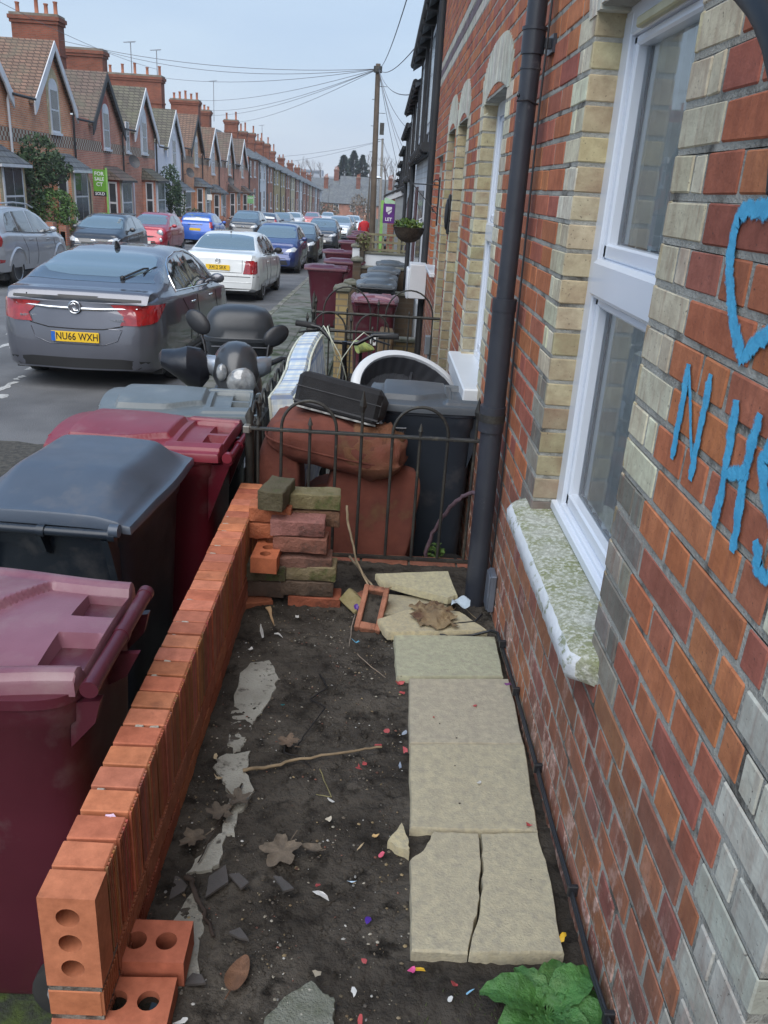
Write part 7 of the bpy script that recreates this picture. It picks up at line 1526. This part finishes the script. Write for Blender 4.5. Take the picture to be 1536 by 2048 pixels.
b = MB(); b.box(-62, -22, 420, 440, -10, 3.2); b.box(-52, -30, 425, 438, 3.2, 5.8); b.build('wall', mat('office_grey', (.3, .32, .36), (.26, .28, .32), .8, ns=.2), ob, smooth=0)
b = MB()
for r_ in range(3): b.box(-61, -23, 419.8, 420, -3+r_*2.2, -2+r_*2.2)
b.box(-51, -31, 424.8, 425, 4.2, 5.3); b.build('window_bands', mat('office_glass', (.12, .14, .17), rough=.3), ob, smooth=0)
def leaves(b, c, r, n, s, seed, col=((1, 1, 1),), hollow=.55, clump=3.0):
    q = random.Random(seed)
    for _ in range(n):
        while True:
            p = Vector((q.uniform(-1, 1), q.uniform(-1, 1), q.uniform(-1, 1)))
            if hollow < p.length < 1: break
        if noise.noise(p*clump+Vector((seed, 0, 0))) < -.12: continue
        o = Vector((c[0]+p.x*r[0], c[1]+p.y*r[1], c[2]+p.z*r[2])); a_ = Vector((q.uniform(-1, 1), q.uniform(-1, 1), q.uniform(-1, 1))).normalized(); d = a_.orthogonal().normalized(); sz = s*q.uniform(.6, 1.3); k = q.uniform(.6, 1.25); cc = q.choice(col)
        b.add([o-a_*sz, o+d*sz*.45, o+a_*sz, o-d*sz*.45], [(0, 1, 2, 3)], 0, tuple(v*k for v in cc))
M_fol = mat('foliage', (1, 1, 1), (.8, .85, .8), .7, ns=1, vcol=True)
def shrub(name, lab, parts, cols, s, trunk=None, cat='shrub', hollow=.4):
    t = thing(name, lab, cat); b = MB()
    for i, (c, r, n) in enumerate(parts): leaves(b, c, r, n, s, i*7+len(lab), cols, hollow)
    b.build('crown', M_fol, t, smooth=0, fixn=False)
    b = MB()
    for p0, p1, r in trunk or [(Vector(parts[0][0])-Vector((0, 0, parts[0][1][2]+.8)), parts[0][0], .08)]: b.cyl(p0, p1, r, r*.5, n=7)
    b.build('trunk', mat('bark', (.09, .07, .05), (.05, .04, .03), .9, ns=5), t, smooth=60); return t
DG = ((.04, .075, .03), (.06, .10, .04), (.03, .055, .025)); LG = ((.07, .14, .03), (.10, .18, .04), (.05, .10, .02)); OL = ((.05, .055, .025), (.07, .07, .03), (.035, .04, .02))
shrub('climbing_shrub', 'dark green rambling shrub climbing the front of the first gabled house', [((-13.3, 34.4, .1), (.8, 1.2, 1.05), 2400), ((-13.2, 35.6, -.1), (.7, .9, .65), 1100), ((-13.4, 33.6, -.9), (.6, .6, 1.0), 900)], DG, .085)
shrub('clipped_bush', 'rounded bright green conifer bush in front of the first bay window', [((-12.8, 34.3, -1.75), (.9, .95, 1.0), 4200)], LG, .06, hollow=.7)
shrub('climbing_shrub', 'dark leafy climber with bare stems beside the white painted house', [((-13.3, 55.3, -.7), (.7, 1.2, 1.3), 1500), ((-13.2, 56, -1.6), (.7, 1.2, .9), 800)], DG, .1)
shrub('low_bush', 'low evergreen bush behind the red car', [((-12.6, 58.5, -2.6), (.8, 1, .6), 600)], DG, .09)
shrub('bare_bush', 'wide brown leafless bush at the far end of the street', [((-14, 196, -5.6), (4.5, 4, 1.9), 1500)], ((.12, .09, .06), (.16, .12, .08)), .28)
shrub('bare_bush', 'brown twiggy tree beside the telegraph pole far away', [((-5.2, 190, -4.2), (2.2, 3, 2.6), 900)], ((.11, .08, .055), (.15, .11, .08)), .25)
def conifer(name, lab, x, y, z0, z1, r, n, seed, cols):
    t = thing(name, lab, 'tree'); b = MB(); q = random.Random(seed)
    for _ in range(n):
        f = q.random()**.8; rr = r*1.5*(1-f)**.55*(.55+.5*abs(noise.noise(Vector((f*7, seed, 0))))*2)*q.uniform(.35, 1.05); a_ = q.uniform(0, 6.28); o = Vector((x+rr*math.cos(a_), y+rr*math.sin(a_), z0+(z1-z0)*f)); d = Vector((math.cos(a_), math.sin(a_), q.uniform(-.2, .7))).normalized(); e = d.orthogonal(); s = q.uniform(.25, .55); k = q.uniform(.5, 1.3); cc = q.choice(cols)
        b.add([o-d*s, o+e*s*.3, o+d*s, o-e*s*.3], [(0, 1, 2, 3)], 0, tuple(v*k for v in cc))
    b.build('crown', M_fol, t, smooth=0, fixn=False); b = MB(); b.cyl((x, y, z0-6), (x, y, z1-.5), .5, .05, n=8); b.build('trunk', MC['bark'], t, smooth=60)
gC = 'dark evergreens on the skyline'; DC = ((.018, .035, .03), (.03, .05, .038), (.014, .028, .024))
conifer('evergreen_tree', 'dark bushy evergreen on the skyline, left of the clump', -11.6, 250, -4, 7.6, 3.4, 3400, 1, DC); conifer('evergreen_tree', 'tallest dark evergreen in the middle of the skyline clump', -8.9, 252, -4, 9.0, 3.0, 3400, 2, DC); conifer('evergreen_tree', 'dark evergreen on the right of the skyline clump, next to the pole', -6.4, 251, -4, 8.0, 2.6, 2800, 3, DC)
def bare_tree(lab, x, y, z0, h, seed, sp=.5):
    t = thing('bare_tree', lab, 'tree', group='leafless trees on the skyline'); q = random.Random(seed); b = MB(); b2 = MB()
    b.cyl((x, y, z0), (x, y, z0+h*.4), h*.022, h*.014, n=6)
    def grow(p, d, L, r, k):
        e = p+d*L; (b if k == 0 else b2).tube([p, e], [r, r*.65], 4 if k else 5, cap=False)
        if k < 5:
            for _ in range(2 if k else 4):
                nd = (d+Vector((q.uniform(-sp, sp), q.uniform(-sp, sp), q.uniform(-.1, .35)))).normalized(); grow(e, nd, L*q.uniform(.62, .85), r*.6, k+1)
    grow(Vector((x, y, z0+h*.38)), Vector((0, 0, 1)), h*.16, h*.012, 0)
    b.build('trunk', MC['bark'], t, smooth=60); b2.build('branches', mat('twigs', (.16, .13, .12), (.12, .1, .09), .9), t, smooth=60)
for i, (x, y, h) in enumerate(((-31, 330, 15), (-27, 335, 16), (-23.5, 328, 15), (-44, 335, 13), (-36, 340, 13), (-2.5, 150, 9.5), (.2, 160, 10), (1.8, 170, 9), (-6, 330, 14), (2, 320, 14))):
    bare_tree('leafless tree on the skyline, ' + ['left of three tall ones above the offices', 'middle of three tall ones above the offices', 'right of three tall ones above the offices', 'far left behind the office block', 'behind the office block roof', 'just right of the telegraph pole', 'between the lamp post and the right hand houses', 'closest to the right hand houses', 'hidden beyond the dark evergreens', 'faintest, right of the poles'][i], x, y, -8 if i < 5 or i > 7 else -6, h+3, i+5)
# ---- poles, wires, lamps, aerials
def pole(name, lab, cat, x, y, z1, r, m, steps=False):
    t = thing(name, lab, cat, (x, y, GP(y))); h = z1-GP(y); b = MB(); b.cyl((0, 0, -.3), (-.12, 0, h), r, r*.7, n=12); b.build('post', m, t, smooth=60)
    if steps:
        for k in range(8): b = MB(); s_ = 1 if k % 2 else -1; z_ = h*.42+k*.55; b.cyl((0, 0, z_), (s_*.32, 0, z_), .012, n=5); b.build('step', M_iron, t)
        b = MB(); b.box(.1, .3, -.1, .1, h-2.9, h-2.4); b.build('junction_box', M_iron, t); b = MB(); b.cyl((-.12, 0, h-.35), (-.12, 0, h-.1), .2, n=10); b.build('wire_ring', M_iron, t)
    return t
M_wood = mat('pole_wood', (.13, .10, .075), (.075, .058, .045), .9, ns=2, bump=.4, bs=20)
pole('telegraph_pole', 'tall brown wooden telegraph pole with step irons, in the middle of the picture', 'telegraph pole', -.45, 42, 5.15, .155, M_wood, True)
pole('telegraph_pole', 'slimmer pale telegraph pole behind the first, farther down', 'telegraph pole', -.22, 75, 3.75, .13, mat('pale_pole', (.28, .26, .24), (.2, .19, .17), .8, ns=3))
lp = pole('street_lamp', 'thin grey street lamp beside the telegraph pole with a small white head', 'street lamp', -.42, 60, .5, .05, mat('lamp_grey', (.25, .27, .27), rough=.5))
b = MB(); b.sphere((-.05, 0, .55-GP(60)+.02), (.25, .45, .1), 12); b.build('lamp_head', M_white, lp, smooth=60)
def wire(a_, c_, sag, lab):
    a_, c_ = Vector(a_), Vector(c_); b = MB(); b.tube([a_.lerp(c_, t/14)-Vector((0, 0, sag*4*(t/14)*(1-t/14))) for t in range(15)], .011, 4, cap=False)
    tag(b.build('overhead_wire', mat('wire_grey', (.12, .12, .13), rough=.8), smooth=60), lab, 'wire', 'overhead telephone wires')
T0 = (-.55, 42, 4.95); T1 = (-.3, 75, 3.6)
for i, (e, s_) in enumerate((((-17, 47.5, 5.96), .5), ((-16.7, 54.5, 6.4), .6), ((-16.7, 68, 6.5), .4), ((-16.7, 80.5, 6.1), .4), ((-16.9, 87, 5.8), .5), ((-16.9, 87.3, 5.4), .5), ((-16.9, 98.4, 5.5), .5), ((.45, 20, 1.9), .3), ((.5, 13.5, 2.1), .3), ((.55, 27, 1.7), .3), ((.6, 33, 1.4), .25), ((.7, 38, 1.2), .2), ((.5, 10, 3.3), .5), ((.9, 52, .6), .2))):
    wire(T0, e, s_, 'overhead wire from the brown pole, ' + ['highest to the left, nearest gable', 'second highest to the left', 'third to the left, meeting the wide chimney', 'fourth to the left', 'fifth to the left', 'sixth to the left', 'lowest to the left houses', 'right, to the painted house', 'right, to the nearest black gutter', 'right, second fan wire', 'right, third fan wire', 'right, fourth fan wire', 'right and upwards out of the picture', 'right, to the farthest houses'][i])
for i, e in enumerate(((.8, 58, .9), (.8, 50, 1.0), (-14.5, 100, 2.2), (-14.5, 112, 1.9))): wire(T1, e, .3, 'thin wire from the slimmer farther pole, ' + ['right', 'right and nearer', 'left upper', 'left lower'][i])
wire((-14.2, 22, 5.75), (-17, 67.8, 7.0), .5, 'wire running above the gable roofs at upper left')
def aerial(x, y, z0, h, lab):
    b = MB(); b.cyl((x, y, z0), (x, y, z0+h), .03, n=5); b.cyl((x-.45, y, z0+h), (x+.35, y, z0+h+.1), .018, n=4)
    for k in range(6): b.cyl((x-.4+k*.13, y-.22, z0+h), (x-.4+k*.13, y+.22, z0+h+.03*k*.3), .012, n=4)
    tag(b.build('tv_aerial', mat('aerial_metal', (.2, .2, .21), metal=.5, rough=.5), smooth=0), lab, 'aerial', 'television aerials on the chimneys')
aerial(-17.1, 61.5, 6.0, 1.8, 'aerial above the wide chimney, left one'); aerial(-17, 67.8, 6.5, 1.7, 'bent aerial right of the wide chimney'); aerial(-17, 89.3, 5.0, 3.5, 'tallest thin aerial over the far gables'); aerial(-18.6, 44, 6.6, 2.4, 'aerial at upper left beside the first chimney'); aerial(-16.8, 122, 4.5, 2.2, 'aerial on the plain slate terrace')
# ---- estate agents' boards
def board(lab, x, y, z0, z1, w, c, words, pc, flip=1, low=None, extra=None):
    t = thing('estate_agent_board', lab, 'sign', (x, y, 0)); b = MB(); b.box(-.04, .04, -.03, .03, GP(y), z1+.08); b.build('post', mat('board_post_%d' % int(pc[1]*100), pc, rough=.6), t, smooth=0)
    b = MB(); b.box(-w-.03 if flip > 0 else .03, -.03 if flip > 0 else w+.03, -.055, -.032, z0, z1); p = b.build('panel', mat('board_%d' % int(c[1]*100+c[2]*10), c, rough=.5), t, smooth=0); cx = (-w/2-.03)*flip
    for s_, zz, sz in words: text('lettering', s_, sz, mat('board_white', (.75, .75, .78), rough=.5), p, (cx, -.058, zz), (R(90), 0, 0), .001, bold=.004)
    if low: b = MB(); b.box(cx-w/2, cx+w/2, -.055, -.032, z0-.2, z0-.005); q = b.build('slip', mat('board_dark', (.02, .02, .025), rough=.5), t, smooth=0); text('lettering', low, .17, MC['board_white'], q, (cx, -.058, z0-.1), (R(90), 0, 0), .001, bold=.004)
    return t, p
board('green estate agent board marked SOLD on a green post in front of the second house', -12.35, 39.6, -.93, -.02, .56, (.13, .33, .03), (('FOR', -.20, .22), ('SALE', -.42, .20), ('CT', -.64, .22)), (.25, .5, .12), low='SOLD')
board('pale green estate agent board far along the left terrace', -12.6, 86, -2.25, -1.55, .6, (.2, .45, .2), (('SOLD', -1.75, .2),), (.5, .55, .5))
t, p = board('purple letting board with a white shield above the word LET', -.02, 24.5, -.93, -.42, .32, (.11, .02, .2), (('LET', -.83, .12),), (.5, .5, .52), flip=-1)
b = MB(); b.prism([(.11, -.50), (.27, -.50), (.27, -.62), (.19, -.70), (.11, -.62)], -.062, -.056, 'y'); sh = b.build('shield', MC['board_white'], p, smooth=0); b = MB(); b.prism([(.12, -.65), (.13, -.67), (.275, -.575), (.275, -.555)], -.066, -.0625, 'y'); b.build('stripe', p.data.materials[0], sh, smooth=0)
b = MB(); b.prism([(.06, -.415), (.355, -.415), (.355, -.35), (.13, -.27), (.06, -.27)], -.055, -.032, 'y'); b.build('green_flash', mat('pale_green_board', (.35, .6, .35), (.45, .62, .48), rough=.6, ns=14), t, smooth=0)
# sign post and small plates across the road
t = thing('street_sign', 'thin grey post with a small pale sign on the far pavement', 'sign', (-11.4, 58, GP(58))); b = MB(); b.cyl((0, 0, 0), (0, 0, 2.3), .035, n=8); b.build('post', mat('lamp_grey', (.25, .27, .27)), t); b = MB(); b.box(-.16, .16, -.05, -.035, 1.95, 2.3); b.build('plate', M_plw, t)
# ---- person in red far down the pavement
pr = thing('person', 'distant person in a red top walking on the pavement beyond the bins', 'person', (-.86, 43, GP(43)))
b = MB(); b.loft([[(x+w*math.cos(a_), y+d*math.sin(a_), z) for a_ in [2*math.pi*i/14 for i in range(14)]] for z, w, d, x, y in ((.0, .06, .12, -.08, -.03), (.08, .05, .06, -.08, 0), (.45, .06, .07, -.08, 0), (.8, .09, .1, -.05, 0), (.88, .17, .11, 0, 0), (1.1, .16, .11, 0, 0), (1.38, .2, .12, 0, 0), (1.46, .09, .08, 0, 0), (1.5, .06, .06, 0, 0), (1.56, .08, .09, 0, 0), (1.66, .085, .1, 0, 0), (1.74, .06, .07, 0, 0), (1.77, .01, .01, 0, 0))]); b.loft([[(x+w*math.cos(a_), y+w*math.sin(a_), z) for a_ in [2*math.pi*i/12 for i in range(12)]] for z, w, x, y in ((.0, .05, .09, .1), (.45, .06, .09, .03), (.85, .09, .07, 0))]); b.build('body', mat('skin', (.4, .25, .19), rough=.6), pr, smooth=60)
b = MB(); b.loft([[(w*math.cos(a_), d*math.sin(a_), z) for a_ in [2*math.pi*i/14 for i in range(14)]] for z, w, d in ((.82, .19, .13), (1.1, .18, .13), (1.38, .225, .14), (1.47, .11, .1))])
for s_ in (-1, 1): b.tube([(s_*.2, 0, 1.38), (s_*.27, .02, 1.1), (s_*.26, -.06, .86)], [.065, .055, .045], 8)
b.build('red_top', mat('red_cloth', (.5, .02, .03), rough=.8), pr, smooth=60)
b = MB()
for s_ in (-1, 1): b.tube([(s_*.08, 0, .85), (s_*.085, .01, .45), (s_*.085, 0, .06)], [.105, .085, .07], 8)
b.build('trousers', mat('dark_trousers', (.03, .035, .05)), pr, smooth=60); b = MB(); b.sphere((0, .02, 1.67), (.095, .11, .11), 10); b.build('hair', mat('dark_hair', (.03, .02, .015)), pr, smooth=60)
# ================================================================ right hand terrace beyond the brick pair
def xw(y): return .56+.0088*(y-9.75)
M_wbr = bricks('white_painted_brick', (.62, .64, .66), (.56, .58, .6), (.5, .5, .5))
RH = [(9.78, 16.5, M_wbr, 'white painted brick house next beyond the red brick ones'), (16.55, 23.4, M_wbr, 'second white painted house on the right, behind the hanging basket'), (23.45, 30.3, B_rd2, 'brick house with the pitched porch on the right'), (30.35, 37.5, M_crm, 'cream fronted house on the right past the porch'), (37.55, 45, B_rd2, 'brick house on the right, level with the telegraph pole'), (45.05, 53, M_wht, 'white upstairs house on the right far along'), (53.05, 62, B_rd2, 'brick house on the right, nearly last'), (62.05, 74, M_crm, 'last visible house on the right')]
for i, (y0, y1, mw, lab) in enumerate(RH):
    h = thing('terrace_house', lab, 'house', group='terrace houses on the near side of the street'); x = xw(y0); ze = 2.05-.036*(y0-10); zb = GP(y0)-.8; zl = ze-1.62
    b = MB(); b.box(x, x+5, y0, y1, zb, zl); b.build('wall', mw, h, smooth=0)
    b = MB(); b.box(x+.004, x+5, y0, y1, zl, ze); b.build('upper_wall', [M_wht, B_rd2, M_crm, B_rd2][i % 4], h, smooth=0)
    b = MB(); slab(b, [(x-.16, y0, ze-.02), (x-.16, y1-.02, ze-.02), (x+3.6, y1-.02, ze+2.4), (x+3.6, y0, ze+2.4)]); b.build('roof', T_slt, h, smooth=0)
    b = MB(); b.tube([(x-.16, y0+.02, ze-.03), (x-.16, y1-.05, ze-.03)], .055, 8)
    for k in range(int((y1-y0)/.9)): b.box(x-.19, x, y0+.2+k*.9, y0+.3+k*.9, ze-.14, ze-.02)
    b.build('eaves_gutter', M_blk, h, smooth=50)
    b = MB(); b.tube([(x-.12, y0+.5, zl+.02), (x-.12, y1-.6, zl-.02)], .055, 8); b.box(x-.1, x+.01, y0+.5, y1-.6, zl-.03, zl+.07)
    for k in range(7): b.cyl((x-.13, y0+.8+k*.5, zl), (x-.13, y0+1.0+k*.5, zl), .068, n=10)
    b.build('pent_gutter', M_blk, h, smooth=50)
    for yy, xx in ((y0+.15, .05), (y1-.8, .07)):
        b = MB(); b.cyl((x-xx, yy, zb), (x-xx, yy, zl if yy > y0+1 else ze), .04, n=8); b.build('downpipe', M_blk, h, smooth=50)
    for a_ in (1.1, 3.9):
        f = MB(); f.box(x-.035, x+.01, y0+a_, y0+a_+1.2, zl+.25, ze-.18); f_ = f.build('window', M_wht, h, smooth=0); f = MB(); f.box(x-.045, x-.034, y0+a_+.1, y0+a_+1.1, zl+.35, ze-.28); f.build('pane', M_pane, f_, smooth=0); f = MB(); f.box(x-.06, x-.01, y0+a_-.12, y0+a_-.02, zl+.1, ze-.1); f.build('black_post', M_blk, h, smooth=0); f = MB(); f.box(x-.06, x-.01, y0+a_+1.22, y0+a_+1.32, zl+.1, ze-.1); f.build('black_post', M_blk, h, smooth=0)
    f = MB(); f.box(x-.03, x+.01, y0+1.8, y0+3.4, zb+1.6, zl-.35); f_ = f.build('window', M_wht, h, smooth=0); f = MB(); f.box(x-.04, x-.029, y0+1.9, y0+3.3, zb+1.75, zl-.45); f.build('pane', M_pane, f_, smooth=0)
    f = MB(); f.box(x-.02, x+.01, y0+4.6, y0+5.5, zb, zl-.4); f.build('door', mat('dark_red_door', (.08, .02, .02), rough=.4), h, smooth=0)
    chimney(h, x+3, x+4, y1-.6, y1-.02, ze+1.4, ze+3.6, 3)
# porch
t = thing('porch', 'small pitched porch with white fascia and grey side panel on the right', 'porch'); yp = 25.5; xp = xw(yp)
b = MB(); slab(b, [(.0, yp-.05, -.22), (.0, yp+1.3, -.22), (xp, yp+1.3, .12), (xp, yp-.05, .12)], .06); b.build('roof', M_blk, t, smooth=0)
b = MB(); b.add([(.03, yp-.03, -.30), (xp, yp-.03, .04), (xp, yp-.03, -.12), (.03, yp-.03, -.40), (.03, yp+.01, -.30), (xp, yp+.01, .04), (xp, yp+.01, -.12), (.03, yp+.01, -.40)], [(0, 1, 2, 3), (7, 6, 5, 4), (0, 3, 7, 4), (1, 5, 6, 2), (0, 4, 5, 1), (3, 2, 6, 7)]); b.build('fascia', M_wht, t, smooth=0)
b = MB(); b.box(.16, .34, yp+.02, yp+1.2, -2.9, -.28); b.build('brick_pier', B_rd2, t, smooth=0); b = MB(); b.box(.36, xp, yp+.03, yp+.1, -2.9, -.18); b.build('side_panel', mat('grey_panel', (.33, .36, .38), rough=.5), t, smooth=0)
# hanging basket, meter cabinet, garden walls
t = thing('hanging_basket', 'wicker hanging basket of green plants on a wall bracket', 'hanging basket', (.27, 8.65, -.50)); b = MB(); b.lathe([(.02, 0), (.07, .012), (.115, .045), (.14, .09), (.155, .14), (.16, .145)], 24); b.build('basket', mat('dark_wicker', (.035, .025, .018), (.07, .05, .035), .9, ns=30, bump=1, bs=60), t, smooth=40)
b = MB(); leaves(b, (-.01, 0, .17), (.15, .15, .06), 520, .022, 3, ((.10, .18, .03), (.16, .22, .05), (.06, .11, .02)), .1, 6); b.build('plants', M_fol, t, smooth=0, fixn=False)
b = MB(); b.sphere((.1, -.03, .2), (.012, .012, .015), 8); b.tube([(.1, -.02, .16), (.125, -.03, .21), (.12, -.04, .24), (.09, -.04, .22)], .006, 6); b.build('swan_ornament', M_white, t, smooth=60)
b = MB()
for a_ in (0, 2.1, 4.2): b.cyl((.155*math.cos(a_), .155*math.sin(a_), .145), (0, 0, .55), .0018, n=4)
b.build('chains', M_iron, t)
t = thing('basket_bracket', 'black iron wall bracket holding the hanging basket', 'bracket'); b = MB(); b.box(.522, .536, 8.50, 8.54, -.32, .12); b.tube([(.53, 8.52, .05), (.4, 8.58, .05), (.27, 8.65, .05)], .006, 6); b.tube([(.53, 8.52, -.22), (.4, 8.58, -.08), (.28, 8.645, .045)], .005, 6); b.tube([(.5+.025*math.cos(a_), 8.53, .075+.025*math.sin(a_)) for a_ in [2*math.pi*k/14 for k in range(12)]], .004, 5); b.tube([(.5+.025*math.cos(a_), 8.53, -.17+.025*math.sin(a_)) for a_ in [2*math.pi*k/14 for k in range(12)]], .004, 5); b.build('arm', M_blackp, t, smooth=60)
b = MB(); b.prism([(9.55, -1.15), (9.95, -1.15), (9.95, -.78), (9.55, -.78)], .34, .53, 'x'); b.box(.31, .345, 9.58, 9.92, -1.16, -.83, ch=.01); tag(b.build('meter_cabinet', M_white, bevel=.015), 'white meter cabinet standing off the wall below the white sill', 'meter cabinet')
b = MB(); b.box(.47, .50, 7.35, 7.4, -2.3, -1.25); b.box(.44, .5, 7.33, 7.42, -1.36, -1.2, ch=.005); tag(b.build('grey_pipe_box', mat('grey_plastic', (.2, .22, .24), rough=.5)), 'grey plastic service box on a post by the third house wall', 'service box')
def gwall(lab, y, ztop, m, mc, px=-.42, pil=True, x1=.55, ph=.12):
    t = thing('garden_wall', lab, 'wall'); b = MB(); b.box(px, x1, y-.06, y+.06, GP(y)-.6, ztop); b.build('wall', m, t, smooth=0); b = MB(); b.box(px, x1, y-.09, y+.09, ztop, ztop+.05, ch=.01); b.build('coping', mc, t)
    if pil: b = MB(); b.box(px-.075, px+.075, y-.12, y+.12, GP(y)-.6, ztop+ph); p = b.build('pillar', m, t, smooth=0); b = MB(); b.box(px-.11, px+.11, y-.16, y+.16, ztop+ph, ztop+ph+.06, ch=.015); b.lathe([(.10, 0), (.09, .012), (.01, .035)], 4, T=TR((px, y, ztop+ph+.06), (0, 0, R(45)))); b.build('pillar_cap', mc, p)
M_stn = mat('weathered_stone', (.2, .19, .16), (.13, .13, .1), .9, ns=6, bump=.4, bs=60, dirt=(.07, .08, .05), dscale=8); B_dk = bricks('brick_sooty', (.14, .1, .07), (.1, .075, .055), (.12, .1, .08)); B_ys = bricks('brick_yellow_old', (.35, .27, .13), (.28, .2, .1), (.2, .17, .12))
gwall('low sooty brick wall with a yellow brick pillar beside the numbered bin', 10.5, -1.80, B_ys, M_stn, -.44, ph=.58)
gwall('low sooty garden wall with a stone capped pillar, second along', 12.9, -1.52, B_dk, M_stn, -.42); gwall('low dark brick garden wall with capped pillar, third along', 15.9, -1.42, B_dk, M_stn, -.42)
gwall('white painted garden wall and pillar under the wooden trellis', 18.4, -1.34, M_white, M_stn, -.52, x1=.62)
t = thing('trellis', 'weathered wooden trellis on top of the white garden wall', 'trellis'); M_tr = mat('trellis_wood', (.26, .23, .14), (.18, .16, .1), .85, ns=6)
for k in range(3): b = MB(); z_ = -1.27+.155*k; b.box(-.33, .60, 18.38, 18.40, z_, z_+.045); b.build('rail', M_tr, t, smooth=0)
for k in range(9): b = MB(); x = -.30+k*.108; b.box(x, x+.035, 18.405, 18.425, -1.29, -.92); b.build('slat', M_tr, t, smooth=0)
b = MB(); b.box(.36, .42, 18.35, 18.45, -1.3, -.84); b.build('post', M_tr, t, smooth=0)
shrub('straggly_plant', 'straggly yellowish plant at the left end of the trellis', [((-.38, 18.3, -1.08), (.16, .15, .2), 240)], ((.22, .2, .08), (.15, .15, .06)), .04)
shrub('weed', 'small green weeds growing by the railing behind the bicycle', [((.1, 6.6, -1.85), (.18, .15, .22), 260)], LG, .04, trunk=[((.1, 6.6, -2.2), (.1, 6.6, -1.9), .01)], cat='plant')
shrub('weed', 'green weeds under the dark bin wheel behind the plinth', [((.36, 3.82, -1.72), (.06, .05, .07), 120)], LG, .02, trunk=[((.36, 3.82, -1.9), (.36, 3.82, -1.75), .006)], cat='plant')
b = MB(); q = random.Random(4)
for i in range(260):
    x, y = q.uniform(.12, .5), q.uniform(7.5, 8.8); s = q.uniform(.02, .05); z = GP(y)+.02; b.box(x-s, x+s, y-s, y+s, z-.02, z+s, T=None, c=vary((.4, .38, .33), .4))
tag(b.build('rubble', mat('rubble_vc', (1, 1, 1), (.7, .7, .7), .9, vcol=True), smooth=0), kind='stuff')
b = MB(); b.box(.2, .36, 8.9, 9.3, -2.25, -1.45, ch=.02, T=TR((.05, .2, .0), (0, R(8), 0))); tag(b.build('wooden_board', mat('rotten_wood', (.16, .11, .06), (.09, .065, .04), .9, ns=9)), 'rotting wooden board leaning by the low wall behind the numbered bin', 'boards')

# thin damp air over the far end of the street
b = MB(); b.box(-120, 60, -12, 480, -14, 24); hz = b.build('haze', None if False else mat('haze_air', (1, 1, 1)), smooth=0)
hm = bpy.data.materials.new('damp_air'); hm.use_nodes = True; hn = hm.node_tree; hn.nodes.clear(); ho = hn.nodes.new('ShaderNodeOutputMaterial'); hv = hn.nodes.new('ShaderNodeVolumePrincipled'); hv.inputs['Density'].default_value = .0004; hv.inputs['Color'].default_value = (.85, .9, .96, 1); hn.links.new(hv.outputs[0], ho.inputs['Volume'])
hz.data.materials.clear(); hz.data.materials.append(hm); tag(hz, kind='stuff')
